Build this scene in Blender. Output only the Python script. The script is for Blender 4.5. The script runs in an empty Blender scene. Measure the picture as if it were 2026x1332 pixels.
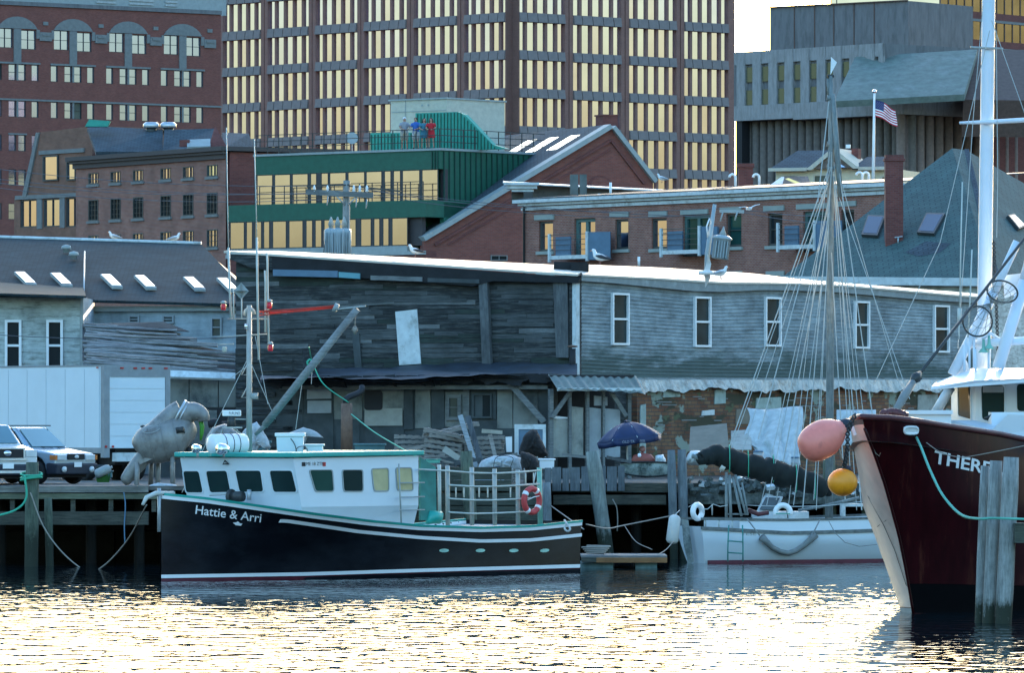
import bpy, math, random
from mathutils import Vector, Matrix
random.seed(7)
R=math.radians
F=12600.; CX=1013.; HY=830.; H=4.3; GZ=2.33
S=bpy.context.scene; COL=S.collection
def P(px,py,d): return Vector(((px-CX)/F*d,d,H+(HY-py)/F*d))
def proj(v): return (CX+v[0]/v[1]*F, HY-(v[2]-H)/v[1]*F)
W={}
def props(o,label=None,cat=None,group=None,kind=None):
    if label: o['label']=label
    if cat: o['category']=cat
    if group: o['group']=group
    if kind: o['kind']=kind
    return o
def thing(name,label,cat,loc,group=None):
    o=bpy.data.objects.new(name,None); COL.objects.link(o); o.empty_display_size=.2
    o.location=Vector(loc); W[o.name]=Vector(loc)
    return props(o,label,cat,group)
class Fac:
    """vertical plane through two points; local x along it, y inward (away from camera), z up"""
    def __init__(s,ax,ad,bx,bd,off=0):
        a=P(ax,HY,ad); b=P(bx,HY,bd); a.z=b.z=0
        s.d=(b-a).normalized(); s.n=Vector((-s.d.y,s.d.x,0)); s.o=a+s.n*off; s.L=(b-a).length
        s._m()
    def _m(s):
        s.T=Matrix(((s.d.x,s.n.x,0,s.o.x),(s.d.y,s.n.y,0,s.o.y),(0,0,1,0),(0,0,0,1)))
    def shift(s,y):
        f=Fac.__new__(Fac); f.d=s.d; f.n=s.n; f.o=s.o+s.n*y; f.L=s.L; f._m(); return f
    def side(s,u):   # perpendicular facade starting at u, running inward (its local x = inward)
        f=Fac.__new__(Fac); f.d=s.n.copy(); f.n=Vector((-f.d.y,f.d.x,0)); f.o=s.o+s.d*u; f.L=10; f._m(); return f
    def u(s,px,y=0):
        o=s.o+s.n*y; k=(px-CX)/F
        return (k*o.y-o.x)/(s.d.x-k*s.d.y)
    def z(s,px,py,y=0):
        dd=(s.o+s.n*y+s.d*s.u(px,y)).y
        return H+(HY-py)/F*dd
    def uz(s,px,py,y=0): return (s.u(px,y),s.z(px,py,y))
    def rect(s,x0,y0,x1,y1,y=0):
        xm=(x0+x1)/2
        return (s.u(x0,y),s.u(x1,y),s.z(xm,y1,y),s.z(xm,y0,y))
    def w(s,u,y,z): return s.T@Vector((u,y,z))
class M:
    def __init__(s,T=None): s.v=[];s.f=[];s.uv=[];s.sm=[];s.mi=[];s.cur=0;s.T=T if T is not None else Matrix()
    def add(s,vs,fs,smooth=False):
        n=len(s.v); vs=[Vector(v) for v in vs]
        for f in fs:
            p=[vs[i] for i in f]
            nn=Vector((0,0,0))
            for i in range(len(p)):
                a=p[i];b=p[(i+1)%len(p)]
                nn+=Vector(((a.y-b.y)*(a.z+b.z),(a.z-b.z)*(a.x+b.x),(a.x-b.x)*(a.y+b.y)))
            ax,ay,az=abs(nn.x),abs(nn.y),abs(nn.z)
            if ay>=ax and ay>=az: s.uv.append([(q.x,q.z) for q in p])
            elif ax>=az: s.uv.append([(q.y+3.3,q.z) for q in p])
            else: s.uv.append([(q.x,q.y) for q in p])
            s.f.append([n+i for i in f]); s.sm.append(smooth); s.mi.append(s.cur)
        s.v+= [s.T@v for v in vs]
        return s
    def box(s,x0,x1,y0,y1,z0,z1):
        return s.add([(x0,y0,z0),(x1,y0,z0),(x1,y1,z0),(x0,y1,z0),(x0,y0,z1),(x1,y0,z1),(x1,y1,z1),(x0,y1,z1)],
         [(0,3,2,1),(4,5,6,7),(0,1,5,4),(1,2,6,5),(2,3,7,6),(3,0,4,7)])
    def obox(s,c,sx,sy,sz,rz=0,rx=0,ry=0):
        Q=Matrix.Translation(Vector(c))@Matrix.Rotation(rz,4,'Z')@Matrix.Rotation(ry,4,'Y')@Matrix.Rotation(rx,4,'X')
        vs=[Q@Vector((a*sx/2,b*sy/2,e*sz/2)) for e in(-1,1) for a,b in((-1,-1),(1,-1),(1,1),(-1,1))]
        return s.add(vs,[(0,3,2,1),(4,5,6,7),(0,1,5,4),(1,2,6,5),(2,3,7,6),(3,0,4,7)])
    def prism(s,poly,y0,y1):     # polygon (x,z) extruded along y
        n=len(poly); vs=[(x,y0,z) for x,z in poly]+[(x,y1,z) for x,z in poly]
        area=sum(poly[i][0]*poly[(i+1)%n][1]-poly[(i+1)%n][0]*poly[i][1] for i in range(n))
        fr=list(range(n)); bk=[n+i for i in reversed(range(n))]
        sd=[(i,n+i,n+(i+1)%n,(i+1)%n) for i in range(n)]
        if area<0: fr.reverse(); bk.reverse(); sd=[t[::-1] for t in sd]
        return s.add(vs,[fr,bk]+sd)
    def slab(s,a,b,c,d,t):   # quad a,b,c,d thickened by t along its normal
        a,b,c,d=map(Vector,(a,b,c,d)); n=(b-a).cross(d-a).normalized()*t
        return s.add([a,b,c,d,a+n,b+n,c+n,d+n],[(0,3,2,1),(4,5,6,7),(0,1,5,4),(1,2,6,5),(2,3,7,6),(3,0,4,7)])
    def tube(s,pts,r,n=6,smooth=True,closed=False):
        pts=[Vector(p) for p in pts]; m=len(pts)
        rr=r if isinstance(r,(list,tuple)) else [r]*m
        up=None; vs=[]
        for i,p in enumerate(pts):
            if closed: t=pts[(i+1)%m]-pts[i-1]
            else: t=pts[min(i+1,m-1)]-pts[max(i-1,0)]
            t.normalize()
            if up is None: up=Vector((0,0,1)) if abs(t.z)<.9 else Vector((1,0,0))
            x=t.cross(up)
            if x.length<1e-4: x=t.cross(Vector((1,.3,0)))
            x.normalize(); up=x.cross(t).normalized()
            for k in range(n):
                a=2*math.pi*k/n; vs.append(p+(x*math.cos(a)+up*math.sin(a))*rr[i])
        fs=[]
        for i in range(m if closed else m-1):
            j=(i+1)%m
            for k in range(n):
                l=(k+1)%n; fs.append((i*n+k,i*n+l,j*n+l,j*n+k))
        if not closed: fs+= [tuple(range(n))[::-1],tuple((m-1)*n+k for k in range(n))]
        return s.add(vs,fs,smooth and n>4)
    def lathe(s,prof,n=16,Q=None,smooth=True):   # profile (r,z)
        Q=Q or Matrix(); vs=[]
        for r,z in prof:
            for k in range(n):
                a=2*math.pi*k/n; vs.append(Q@Vector((r*math.cos(a),r*math.sin(a),z)))
        fs=[]; m=len(prof)
        for i in range(m-1):
            for k in range(n):
                l=(k+1)%n; fs.append((i*n+k,i*n+l,(i+1)*n+l,(i+1)*n+k))
        fs+=[tuple(range(n))[::-1],tuple((m-1)*n+k for k in range(n))]
        return s.add(vs,fs,smooth)
    def grid(s,fn,nu,nv,smooth=True,flip=False):
        vs=[fn(i/nu,j/nv) for j in range(nv+1) for i in range(nu+1)]
        fs=[(j*(nu+1)+i,j*(nu+1)+i+1,(j+1)*(nu+1)+i+1,(j+1)*(nu+1)+i) for j in range(nv) for i in range(nu)]
        if flip: fs=[f[::-1] for f in fs]
        return s.add(vs,fs,smooth)
    def holed(s,u0,u1,z0,z1,holes,th,y=0):
        us=sorted(set([u0,u1]+[h[i] for h in holes for i in(0,1) if u0<h[i]<u1]))
        zs=sorted(set([z0,z1]+[h[i] for h in holes for i in(2,3) if z0<h[i]<z1]))
        for a,b in zip(us,us[1:]):
            run=None
            for c,e in zip(zs,zs[1:]):
                m=((a+b)/2,(c+e)/2)
                inside=any(h[0]<m[0]<h[1] and h[2]<m[1]<h[3] for h in holes)
                if inside:
                    if run: s.add([(a,y,run[0]),(b,y,run[0]),(b,y,run[1]),(a,y,run[1])],[(0,1,2,3)]); run=None
                else: run=(run[0],e) if run else (c,e)
            if run: s.add([(a,y,run[0]),(b,y,run[0]),(b,y,run[1]),(a,y,run[1])],[(0,1,2,3)])
        for h in holes:
            a,b,c,e=h
            for q in (((a,c),(a,e)),((a,e),(b,e)),((b,e),(b,c)),((b,c),(a,c))):
                (x0,w0),(x1,w1)=q
                s.add([(x0,y,w0),(x1,y,w1),(x1,y+th,w1),(x0,y+th,w0)],[(0,1,2,3)])
        return s
    def build(s,name,mat,parent=None,label=None,cat=None,group=None,kind=None):
        me=bpy.data.meshes.new(name); 
        c=Vector(((min(v.x for v in s.v)+max(v.x for v in s.v))/2,(min(v.y for v in s.v)+max(v.y for v in s.v))/2,min(v.z for v in s.v)))
        me.from_pydata([v-c for v in s.v],[],s.f)
        uvl=me.uv_layers.new(name='UVMap'); i=0; data=[]
        for f in s.uv:
            for q in f: data+=[q[0],q[1]]
        uvl.data.foreach_set('uv',data)
        me.polygons.foreach_set('use_smooth',s.sm)
        
        for q in (mat if isinstance(mat,(list,tuple)) else [mat]): me.materials.append(q)
        me.polygons.foreach_set('material_index',s.mi); me.validate(); me.update()
        o=bpy.data.objects.new(name,me); COL.objects.link(o)
        pw=W[parent.name] if parent else Vector((0,0,0))
        if parent: o.parent=parent
        o.location=c-pw; W[o.name]=c
        return props(o,label,cat,group,kind)
def copy_tree(o,parent=None):
    c=o.copy(); COL.objects.link(c); c.parent=parent
    W[c.name]=W[o.name]
    for ch in [q for q in KIDS.get(o.name,[])] or list(o.children): copy_tree(ch,c)
    return c
KIDS={}
def dup(o,loc,rz=0,label=None,scale=None):
    c=copy_tree(o); c.location=Vector(loc); c.rotation_euler=(0,0,rz); W[c.name]=Vector(loc)
    if label: c['label']=label
    if scale: c.scale=(scale,)*3
    return c
def solve(fn,px,py,g):
    a,b=g
    for _ in range(25):
        x,y=proj(fn(a,b)); e=1e-4
        if abs(x-px)+abs(y-py)<.01: break
        xa,ya=proj(fn(a+e,b)); xb,yb=proj(fn(a,b+e))
        j=[(xa-x)/e,(xb-x)/e,(ya-y)/e,(yb-y)/e]; D=j[0]*j[3]-j[1]*j[2]
        if abs(D)<1e-9: break
        dx,dy=px-x,py-y
        a+=max(-.3,min(.3,(dx*j[3]-dy*j[1])/D)); b+=max(-.3,min(.3,(j[0]*dy-j[2]*dx)/D))
    return a,b
def text_mesh(body,size=1,shear=0,off=0):
    cu=bpy.data.curves.new('t','FONT'); cu.body=body; cu.size=size; cu.shear=shear; cu.offset=off; cu.resolution_u=3
    o=bpy.data.objects.new('t',cu); COL.objects.link(o)
    dg=bpy.context.evaluated_depsgraph_get(); me=bpy.data.meshes.new_from_object(o.evaluated_get(dg))
    vs=[Vector(v.co) for v in me.vertices]; fs=[tuple(p.vertices) for p in me.polygons]
    bpy.data.objects.remove(o); bpy.data.curves.remove(cu); bpy.data.meshes.remove(me)
    return vs,fs
def sm(pts,rs,k=4):
    pts=[Vector(p) for p in pts]; P_=[pts[0]*2-pts[1]]+pts+[pts[-1]*2-pts[-2]]; R__=[rs[0]]+list(rs)+[rs[-1]]; op=[];orr=[]
    def c(a,b,c_,d,t): return .5*((2*b)+(c_-a)*t+(2*a-5*b+4*c_-d)*t*t+(d-a+3*b-3*c_)*t**3)
    for i in range(1,len(P_)-2):
        for j in range(k): t=j/k; op.append(c(*P_[i-1:i+3],t)); orr.append(max(.005,c(*R__[i-1:i+3],t)))
    op.append(pts[-1]); orr.append(rs[-1]); return op,orr
# ---------------- materials
def base(name,rough=.8,metal=0,spec=None):
    m=bpy.data.materials.new(name); m.use_nodes=True; b=m.node_tree.nodes['Principled BSDF']
    b.inputs['Roughness'].default_value=rough; b.inputs['Metallic'].default_value=metal
    if spec is not None: b.inputs['Specular IOR Level'].default_value=spec
    return m,m.node_tree,b
def c4(c): return (c[0],c[1],c[2],1)
def uvn(nt,sc=(1,1,1),obj=False):
    t=nt.nodes.new('ShaderNodeTexCoord'); mp=nt.nodes.new('ShaderNodeMapping'); mp.inputs['Scale'].default_value=sc
    nt.links.new(t.outputs['Object' if obj else 'UV'],mp.inputs[0])
    if not obj:
        oi=nt.nodes.new('ShaderNodeObjectInfo'); nt.links.new(oi.outputs['Random'],mp.inputs['Location']) if False else None
    return mp.outputs[0]
def noise(nt,vec,scale,detail=4,rough=.6):
    n=nt.nodes.new('ShaderNodeTexNoise'); n.inputs['Scale'].default_value=scale; n.inputs['Detail'].default_value=detail; n.inputs['Roughness'].default_value=rough
    nt.links.new(vec,n.inputs['Vector']); return n.outputs['Fac']
def ramp(nt,fac,stops):
    r=nt.nodes.new('ShaderNodeValToRGB'); nt.links.new(fac,r.inputs[0]); e=r.color_ramp.elements
    e[0].position=stops[0][0]; e[0].color=c4(stops[0][1]); e[1].position=stops[-1][0]; e[1].color=c4(stops[-1][1])
    for p,c in stops[1:-1]: q=e.new(p); q.color=c4(c)
    return r.outputs[0]
def mixc(nt,fac,a,b,mode='MIX'):
    m=nt.nodes.new('ShaderNodeMix'); m.data_type='RGBA'; m.blend_type=mode
    if isinstance(fac,(int,float)): m.inputs[0].default_value=fac
    else: nt.links.new(fac,m.inputs[0])
    for i,q in((6,a),(7,b)):
        if isinstance(q,tuple): m.inputs[i].default_value=c4(q)
        else: nt.links.new(q,m.inputs[i])
    return m.outputs[2]
def bump(nt,b,h,dist,st=1):
    n=nt.nodes.new('ShaderNodeBump'); n.inputs['Distance'].default_value=dist; n.inputs['Strength'].default_value=st
    nt.links.new(h,n.inputs['Height']); nt.links.new(n.outputs[0],b.inputs['Normal'])
def paint(name,c,rough=.5,metal=0,var=.12,scale=3,sx=1,dirt=None,dirtamt=.5,b_=0,spec=None):
    m,nt,b=base(name,rough,metal,spec); v=uvn(nt,(sx,1,1)); f=noise(nt,v,scale,6)
    lo=tuple(x*(1-var) for x in c); hi=tuple(min(1,x*(1+var)) for x in c)
    col=ramp(nt,f,[(.3,lo),(.7,hi)])
    if dirt:
        g=noise(nt,uvn(nt,(sx*1.3,1,1)),scale*.45,8,.7)
        g=ramp(nt,g,[(dirtamt-.08,(0,0,0)),(dirtamt+.12,(1,1,1))])
        col=mixc(nt,g,col,dirt)
    nt.links.new(col,b.inputs['Base Color'])
    if b_: bump(nt,b,f,b_)
    return m
def brick(name,c1,c2,mort,s=1,bw=.22,bh=.075,var=.35,patch=None):
    m,nt,b=base(name,.9); v=uvn(nt)
    t=nt.nodes.new('ShaderNodeTexBrick'); nt.links.new(v,t.inputs['Vector'])
    t.inputs['Color1'].default_value=c4(c1); t.inputs['Color2'].default_value=c4(c2); t.inputs['Mortar'].default_value=c4(mort)
    t.inputs['Scale'].default_value=1; t.inputs['Brick Width'].default_value=bw; t.inputs['Row Height'].default_value=bh; t.inputs['Mortar Size'].default_value=bh*.12
    f=noise(nt,uvn(nt),.9,8,.65); g=ramp(nt,f,[(.3,(1-var,)*3),(.7,(1+var*.6,)*3)])
    col=mixc(nt,1,t.outputs[0],g,'MULTIPLY')
    if patch:
        for k,(pc,th,sc,sx) in enumerate(patch):
            q=noise(nt,uvn(nt,(sx,1,1)),sc,5,.6); q=ramp(nt,q,[(th-.01,(0,0,0)),(th+.02,(1,1,1))]); col=mixc(nt,q,col,pc)
    nt.links.new(col,b.inputs['Base Color']); bump(nt,b,t.outputs['Fac'],.01,-1)
    return m
def wood(name,c1,c2,c3=None,ang='x',st=12,rough=.85,scale=1.5,b_=.01):
    m,nt,b=base(name,rough); sc=(1,st,1) if ang=='x' else (st,1,1)
    f=noise(nt,uvn(nt,sc),scale,7,.7); g=noise(nt,uvn(nt),.8,5,.7)
    col=ramp(nt,f,[(.3,c1),(.5,c3 or tuple((a+b)/2 for a,b in zip(c1,c2))),(.72,c2)])
    col=mixc(nt,1,col,ramp(nt,g,[(.3,(.6,)*3),(.7,(1.3,)*3)]),'MULTIPLY')
    nt.links.new(col,b.inputs['Base Color']); bump(nt,b,f,b_)
    return m
def glass(name,c,rough=.06,metal=1,var=.1):
    m,nt,b=base(name,rough,metal,.08 if metal<.7 else None); f=noise(nt,uvn(nt),.35,3)
    nt.links.new(ramp(nt,f,[(.35,tuple(x*(1-var) for x in c)),(.65,c)]),b.inputs['Base Color'])
    return m
K=dict(
 gold=glass('gold glass',(.80,.77,.90)), gold3=glass('pale gold glass',(.80,.78,1.0)), gold2=glass('rose gold glass',(.78,.69,.78)),
 pale=glass('pale reflecting glass',(.46,.54,.85)), dark=glass('dark glass',(.02,.03,.035),.1,0,.3), dim=glass('dim glass',(.10,.13,.13),.12,.3,.4),
 skyl=glass('skylight glass',(.8,.9,.95)), greenglass=glass('green tinted glass',(.03,.10,.09),.08,.3,.4), amber=paint('yellowed window sheet',(.48,.42,.22),.5),
 white=paint('white paint',(.78,.8,.8),.35,var=.04), white2=paint('weathered white paint',(.55,.6,.6),.6,var=.15,dirt=(.25,.27,.25),dirtamt=.6),
 cream=paint('cream paint',(.55,.5,.36),.6), lite=paint('light grey paint',(.31,.34,.33),.6,var=.12),
 teal=paint('teal paint',(.02,.36,.30),.4), hull=paint('navy black hull paint',(.004,.005,.008),.3,var=.3,spec=.25,scale=1.5,sx=.5,dirt=(.014,.017,.022),dirtamt=.53),
 maroon=paint('maroon hull paint',(.028,.0025,.004),.35,spec=.25,var=.35,sx=5,scale=1.2,dirt=(.1,.028,.018),dirtamt=.64), red=paint('red paint',(.45,.02,.02),.45,var=.25), bottom=paint('antifouling red',(.10,.012,.025),.6,var=.3),
 black=paint('black',(.012,.012,.014),.7), rubber=paint('rubber',(.015,.015,.017),.8), steel=paint('galvanised steel',(.38,.41,.42),.45,metal=.3,var=.2),
 iron=paint('dark iron',(.03,.035,.035),.5), alu=paint('aluminium',(.5,.53,.55),.35,metal=.6), chrome=paint('chrome',(.8,.8,.82),.1,metal=1),
 conc=paint('concrete',(.3,.285,.275),.9,var=.15,scale=1.2,sx=4,dirt=(.2,.19,.18),dirtamt=.56), concd=paint('dark concrete',(.17,.165,.165),.9,var=.15,scale=.8,sx=4,dirt=(.11,.11,.11),dirtamt=.56), brown=paint('brown facade',(.12,.075,.06),.8,var=.2),
 stone=paint('grey stone trim',(.2,.2,.19),.9,var=.15), span=paint('spandrel concrete',(.21,.175,.165),.9,var=.12,scale=2),
 slate=brick('slate',(.04,.06,.075),(.06,.085,.10),(.025,.035,.045),bw=.4,bh=.22,var=.35), shingle=brick('asphalt shingle',(.010,.028,.034),(.022,.046,.052),(.005,.014,.017),bw=.33,bh=.16,var=.5),
 greenm=paint('green metal cladding',(.012,.10,.062),.6,var=.15), greenl=paint('mint green metal',(.03,.30,.22),.6,var=.12),
 tar=paint('tar paper',(.009,.010,.012),.8,var=.5,scale=2,b_=.03), cord=paint('red cord',(.5,.05,.03),.7), rope=paint('weathered rope',(.3,.27,.23),.9), groper=paint('green rope',(.05,.4,.25),.8), line=paint('pale rigging line',(.45,.47,.45),.7),
 skin=paint('skin',(.45,.25,.17),.6,var=.05), hair=paint('dark hair',(.02,.014,.01),.7), pink=paint('pink buoy vinyl',(.95,.24,.18),.45,var=.1,dirt=(.5,.12,.1),dirtamt=.66), orange=paint('orange buoy vinyl',(.9,.3,.01),.45,var=.12,dirt=(.45,.12,.01),dirtamt=.64),
 net=paint('dark netting',(.02,.018,.018),.95,var=.5,scale=9,b_=.03), sailc=paint('dark green sail cover',(.007,.011,.010),.85,var=.4,scale=4,b_=.02), blue=paint('blue canvas',(.01,.04,.30),.7,var=.2), bluep=paint('blue panel',(.1,.17,.24),.7),
 ply=paint('weathered plywood',(.19,.20,.18),.85,var=.25,scale=1.4,dirt=(.055,.065,.065),dirtamt=.55), ply2=paint('pale plywood',(.33,.33,.29),.85,var=.2,scale=2,dirt=(.12,.13,.12),dirtamt=.6), plyd=paint('dark damp plywood',(.055,.066,.068),.85,var=.35,scale=1.4),
 tarp=paint('crinkled silver tarp',(.42,.42,.38),.4,var=.3,scale=5,dirt=(.2,.17,.13),dirtamt=.55,b_=.06), tub=paint('blue white plastic',(.45,.55,.68),.5,var=.06), tank=paint('weathered grey tank',(.24,.235,.22),.5,metal=.2,var=.25,scale=2,dirt=(.12,.10,.08),dirtamt=.56,b_=.01), wroof=paint('white roof membrane',(.55,.5,.42),.55,var=.1,scale=1.5,sx=.3),
 pile=wood('weathered pile',(.13,.14,.13),(.36,.37,.35),ang='y',st=9,scale=2), pileg=wood('algae covered pile',(.035,.05,.035),(.14,.17,.12),ang='y',st=7,scale=2), beam=wood('pier timber',(.02,.022,.017),(.10,.10,.075)), plank=wood('grey planks',(.08,.09,.09),(.24,.25,.24)), lumber=wood('fresh brown lumber',(.2,.09,.035),(.36,.18,.07)),
 pallet=wood('pallet wood',(.12,.11,.095),(.36,.33,.29)), boards=wood('black stained boards',(.008,.010,.011),(.12,.125,.12),(.026,.031,.032),st=10,scale=1.3,b_=.03), clap=wood('weathered grey clapboard',(.12,.14,.145),(.34,.37,.37),(.25,.28,.285),st=14,scale=.9), clapw=wood('peeling white clapboard',(.14,.15,.12),(.55,.6,.58),(.45,.5,.48),st=5,scale=1.4), spar=wood('grey spar wood',(.16,.17,.17),(.34,.36,.36),ang='x',st=12),
 b_tower=brick('tower brick',(.23,.10,.08),(.27,.125,.10),(.22,.15,.12),var=.15), b_red=brick('red brick',(.2,.05,.035),(.26,.075,.05),(.15,.1,.09),var=.15), b_old=brick('old brown brick',(.25,.075,.045),(.32,.125,.08),(.27,.22,.2),var=.3), b_dk=brick('dark red brick',(.14,.035,.028),(.2,.055,.042),(.14,.08,.075),var=.25),
 b_orange=brick('sandy brown brick',(.2,.085,.05),(.25,.11,.07),(.22,.15,.12),var=.25), b_patch=brick('patched harbour brick',(.17,.06,.03),(.22,.12,.06),(.08,.06,.05),bw=.4,bh=.13,var=.55,patch=[((.24,.28,.23),.57,.8,1),((.05,.045,.025),.56,1.1,.4),((.09,.10,.05),.62,2.2,.6)]),
 rock=paint('seawall stone with shade painted in',(.005,.006,.005),.8,var=.5,scale=2,b_=.05), asphalt=paint('asphalt',(.05,.05,.05),.95,var=.3,scale=2), deck=wood('pier deck planks',(.05,.05,.045),(.16,.155,.14)),  # rock holds the under-deck shade as a near-black stone colour
 beam2=wood('pale curb log',(.10,.095,.08),(.26,.25,.22)), beamg=wood('mossy stringer',(.07,.085,.05),(.18,.19,.13)), beam3=wood('greenish crib timber',(.02,.027,.02),(.09,.10,.075)), rubble=paint('rubble edge',(.12,.14,.13),.9,var=.5,scale=5,dirt=(.04,.05,.045),dirtamt=.5,b_=.05), plankd=wood('upright grey planks',(.07,.085,.095),(.17,.19,.2),ang='y'), pilew=wood('worn leaning pile',(.12,.14,.12),(.26,.29,.27),ang='y',st=9,scale=2), pile2=wood('blue grey pile',(.09,.11,.12),(.22,.25,.26),ang='y',st=9,scale=2), pilek=wood('pile with deck shade painted in',(.004,.004,.004),(.012,.013,.012),ang='y'), bluer=paint('faded blue rope',(.1,.2,.3),.8), plankl=wood('sawn block',(.3,.28,.22),(.5,.47,.4)), rustred=paint('dull red plastic',(.28,.07,.05),.6,var=.2), rustb=paint('rust brown board',(.14,.075,.04),.85,var=.3), pinkd=paint('dull pink',(.3,.14,.12),.6),  # pilek: pile wood blackened to stand in for shade under the deck
 green=paint('grass green',(.03,.12,.02),.9), bowglow=paint('scuffed bow with sky glow painted in',(.5,.4,.34),.35,var=.15,scale=2,dirt=(.2,.1,.09),dirtamt=.68), silver=paint('silver blue car paint',(.36,.45,.52),.25,metal=.5,var=.03), brownp=paint('rusty brown pipe',(.16,.09,.06),.7,var=.4,scale=3),
)
def band_z(mt,zlo,zhi,col,lo=.36,hi=.5):
    nt=mt.node_tree; b=nt.nodes['Principled BSDF']; l=b.inputs['Base Color'].links[0].from_socket
    t=nt.nodes.new('ShaderNodeTexCoord'); sp=nt.nodes.new('ShaderNodeSeparateXYZ'); nt.links.new(t.outputs['UV'],sp.inputs[0])
    mr=nt.nodes.new('ShaderNodeMapRange'); mr.inputs['From Min'].default_value=zlo; mr.inputs['From Max'].default_value=zhi; mr.inputs['To Min'].default_value=1; mr.inputs['To Max'].default_value=0; nt.links.new(sp.outputs[1],mr.inputs[0])
    f=noise(nt,uvn(nt,(3,1.2,1)),2.2,6,.7); a=nt.nodes.new('ShaderNodeMath'); a.operation='MULTIPLY'; nt.links.new(f,a.inputs[0]); nt.links.new(mr.outputs[0],a.inputs[1])
    g=ramp(nt,a.outputs[0],[(lo-.12,(0,0,0)),(hi-.1,(1,1,1))]); c=mixc(nt,g,l,col); nt.links.new(c,b.inputs['Base Color'])
for k_,z_ in(('pile',.9),('pileg',1.9),('pilew',1.6),('pile2',1.7)): band_z(K[k_],.2 if z_<1 else .5,z_,(.022,.028,.016))
# ---------------- world, sun, camera
SUN_AZ=R(6.5); SUN_EL=R(6.0)
w=bpy.data.worlds.new('World'); S.world=w; w.use_nodes=True; nt=w.node_tree
bg=nt.nodes['Background']; sk=nt.nodes.new('ShaderNodeTexSky'); sk.sky_type='NISHITA'; sk.sun_disc=False
sk.sun_elevation=SUN_EL; sk.sun_rotation=SUN_AZ; sk.air_density=1.2; sk.dust_density=2.6; sk.ozone_density=3.2; sk.altitude=0
nt.links.new(mixc(nt,1,sk.outputs[0],(.945,1.0,1.03),'MULTIPLY'),bg.inputs[0]); bg.inputs[1].default_value=.12
ld=bpy.data.lights.new('sun','SUN'); ld.energy=2.0; ld.angle=R(.6); ld.color=(1,.78,.55)
lo=bpy.data.objects.new('sun',ld); COL.objects.link(lo)
sd=Vector((math.sin(SUN_AZ)*math.cos(SUN_EL),math.cos(SUN_AZ)*math.cos(SUN_EL),math.sin(SUN_EL)))
lo.rotation_euler=sd.to_track_quat('Z','Y').to_euler(); lo.location=(0,100,80)
cd=bpy.data.cameras.new('camera'); cam=bpy.data.objects.new('camera',cd); COL.objects.link(cam); S.camera=cam
cam.location=(0,0,H); cam.rotation_euler=(R(90),0,0); cd.sensor_width=36; cd.lens=36*F/2026; cd.shift_y=(HY-666)/2026; cd.clip_end=20000; cd.clip_start=1
S.view_settings.view_transform='Standard'; S.view_settings.look='None'; S.view_settings.gamma=1; S.view_settings.exposure=3.4
# ---------------- water, ground
W_OFF=(-3000+209)/2   # water object origin is its bbox centre
def make_water():
    m,nt,b=base('harbour water',.03); b.inputs['Base Color'].default_value=(.004,.012,.016,1); b.inputs['IOR'].default_value=1.33
    t=nt.nodes.new('ShaderNodeTexCoord')
    def ms(sx,sy,rz=0):
        mp=nt.nodes.new('ShaderNodeMapping'); mp.inputs['Scale'].default_value=(sx,sy,1); mp.inputs['Rotation'].default_value=(0,0,rz); nt.links.new(t.outputs['Object'],mp.inputs[0]); return mp.outputs[0]
    a=noise(nt,ms(1.0,.75,.1),1.6,2,.5); c=noise(nt,ms(1,.8,-.3),.45,2,.5); e=noise(nt,ms(1,1,.5),5,2,.5)
    def mul(x,k):
        q=nt.nodes.new('ShaderNodeMath'); q.operation='MULTIPLY'; q.inputs[1].default_value=k; nt.links.new(x,q.inputs[0]); return q.outputs[0]
    def ad(x,y):
        q=nt.nodes.new('ShaderNodeMath'); q.operation='ADD'; nt.links.new(x,q.inputs[0]); nt.links.new(y,q.inputs[1]); return q.outputs[0]
    sp=nt.nodes.new('ShaderNodeSeparateXYZ'); nt.links.new(t.outputs['Object'],sp.inputs[0])
    mr=nt.nodes.new('ShaderNodeMapRange'); nt.links.new(sp.outputs[1],mr.inputs[0])
    G=W_OFF
    for k,v in(('From Min',124-G),('From Max',170-G),('To Min',1.55),('To Max',.55)): mr.inputs[k].default_value=v
    hgt=ad(ad(mul(a,.078),mul(c,.07)),mul(e,.005)); q=nt.nodes.new('ShaderNodeMath'); q.operation='MULTIPLY'; nt.links.new(hgt,q.inputs[0]); nt.links.new(mr.outputs[0],q.inputs[1])
    bump(nt,b,q.outputs[0],1.0)
    g=M(); g.add([(-3000,-3000,0),(3000,-3000,0),(3000,209,0),(-3000,209,0)],[(0,1,2,3)])
    g.build('water',m,kind='structure')
make_water()
g=M(); g.add([(-6000,209.4,GZ),(6000,209.4,GZ),(6000,9000,GZ),(-6000,9000,GZ)],[(0,1,2,3)]); g.build('ground',K['asphalt'],kind='structure')
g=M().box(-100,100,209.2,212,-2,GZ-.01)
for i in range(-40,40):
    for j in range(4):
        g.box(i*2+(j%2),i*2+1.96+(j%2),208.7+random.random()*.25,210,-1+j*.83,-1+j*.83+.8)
g.build('seawall',K['rock'],None,'stone seawall coloured dark for the shade behind the pier piles under the deck','seawall')
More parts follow.
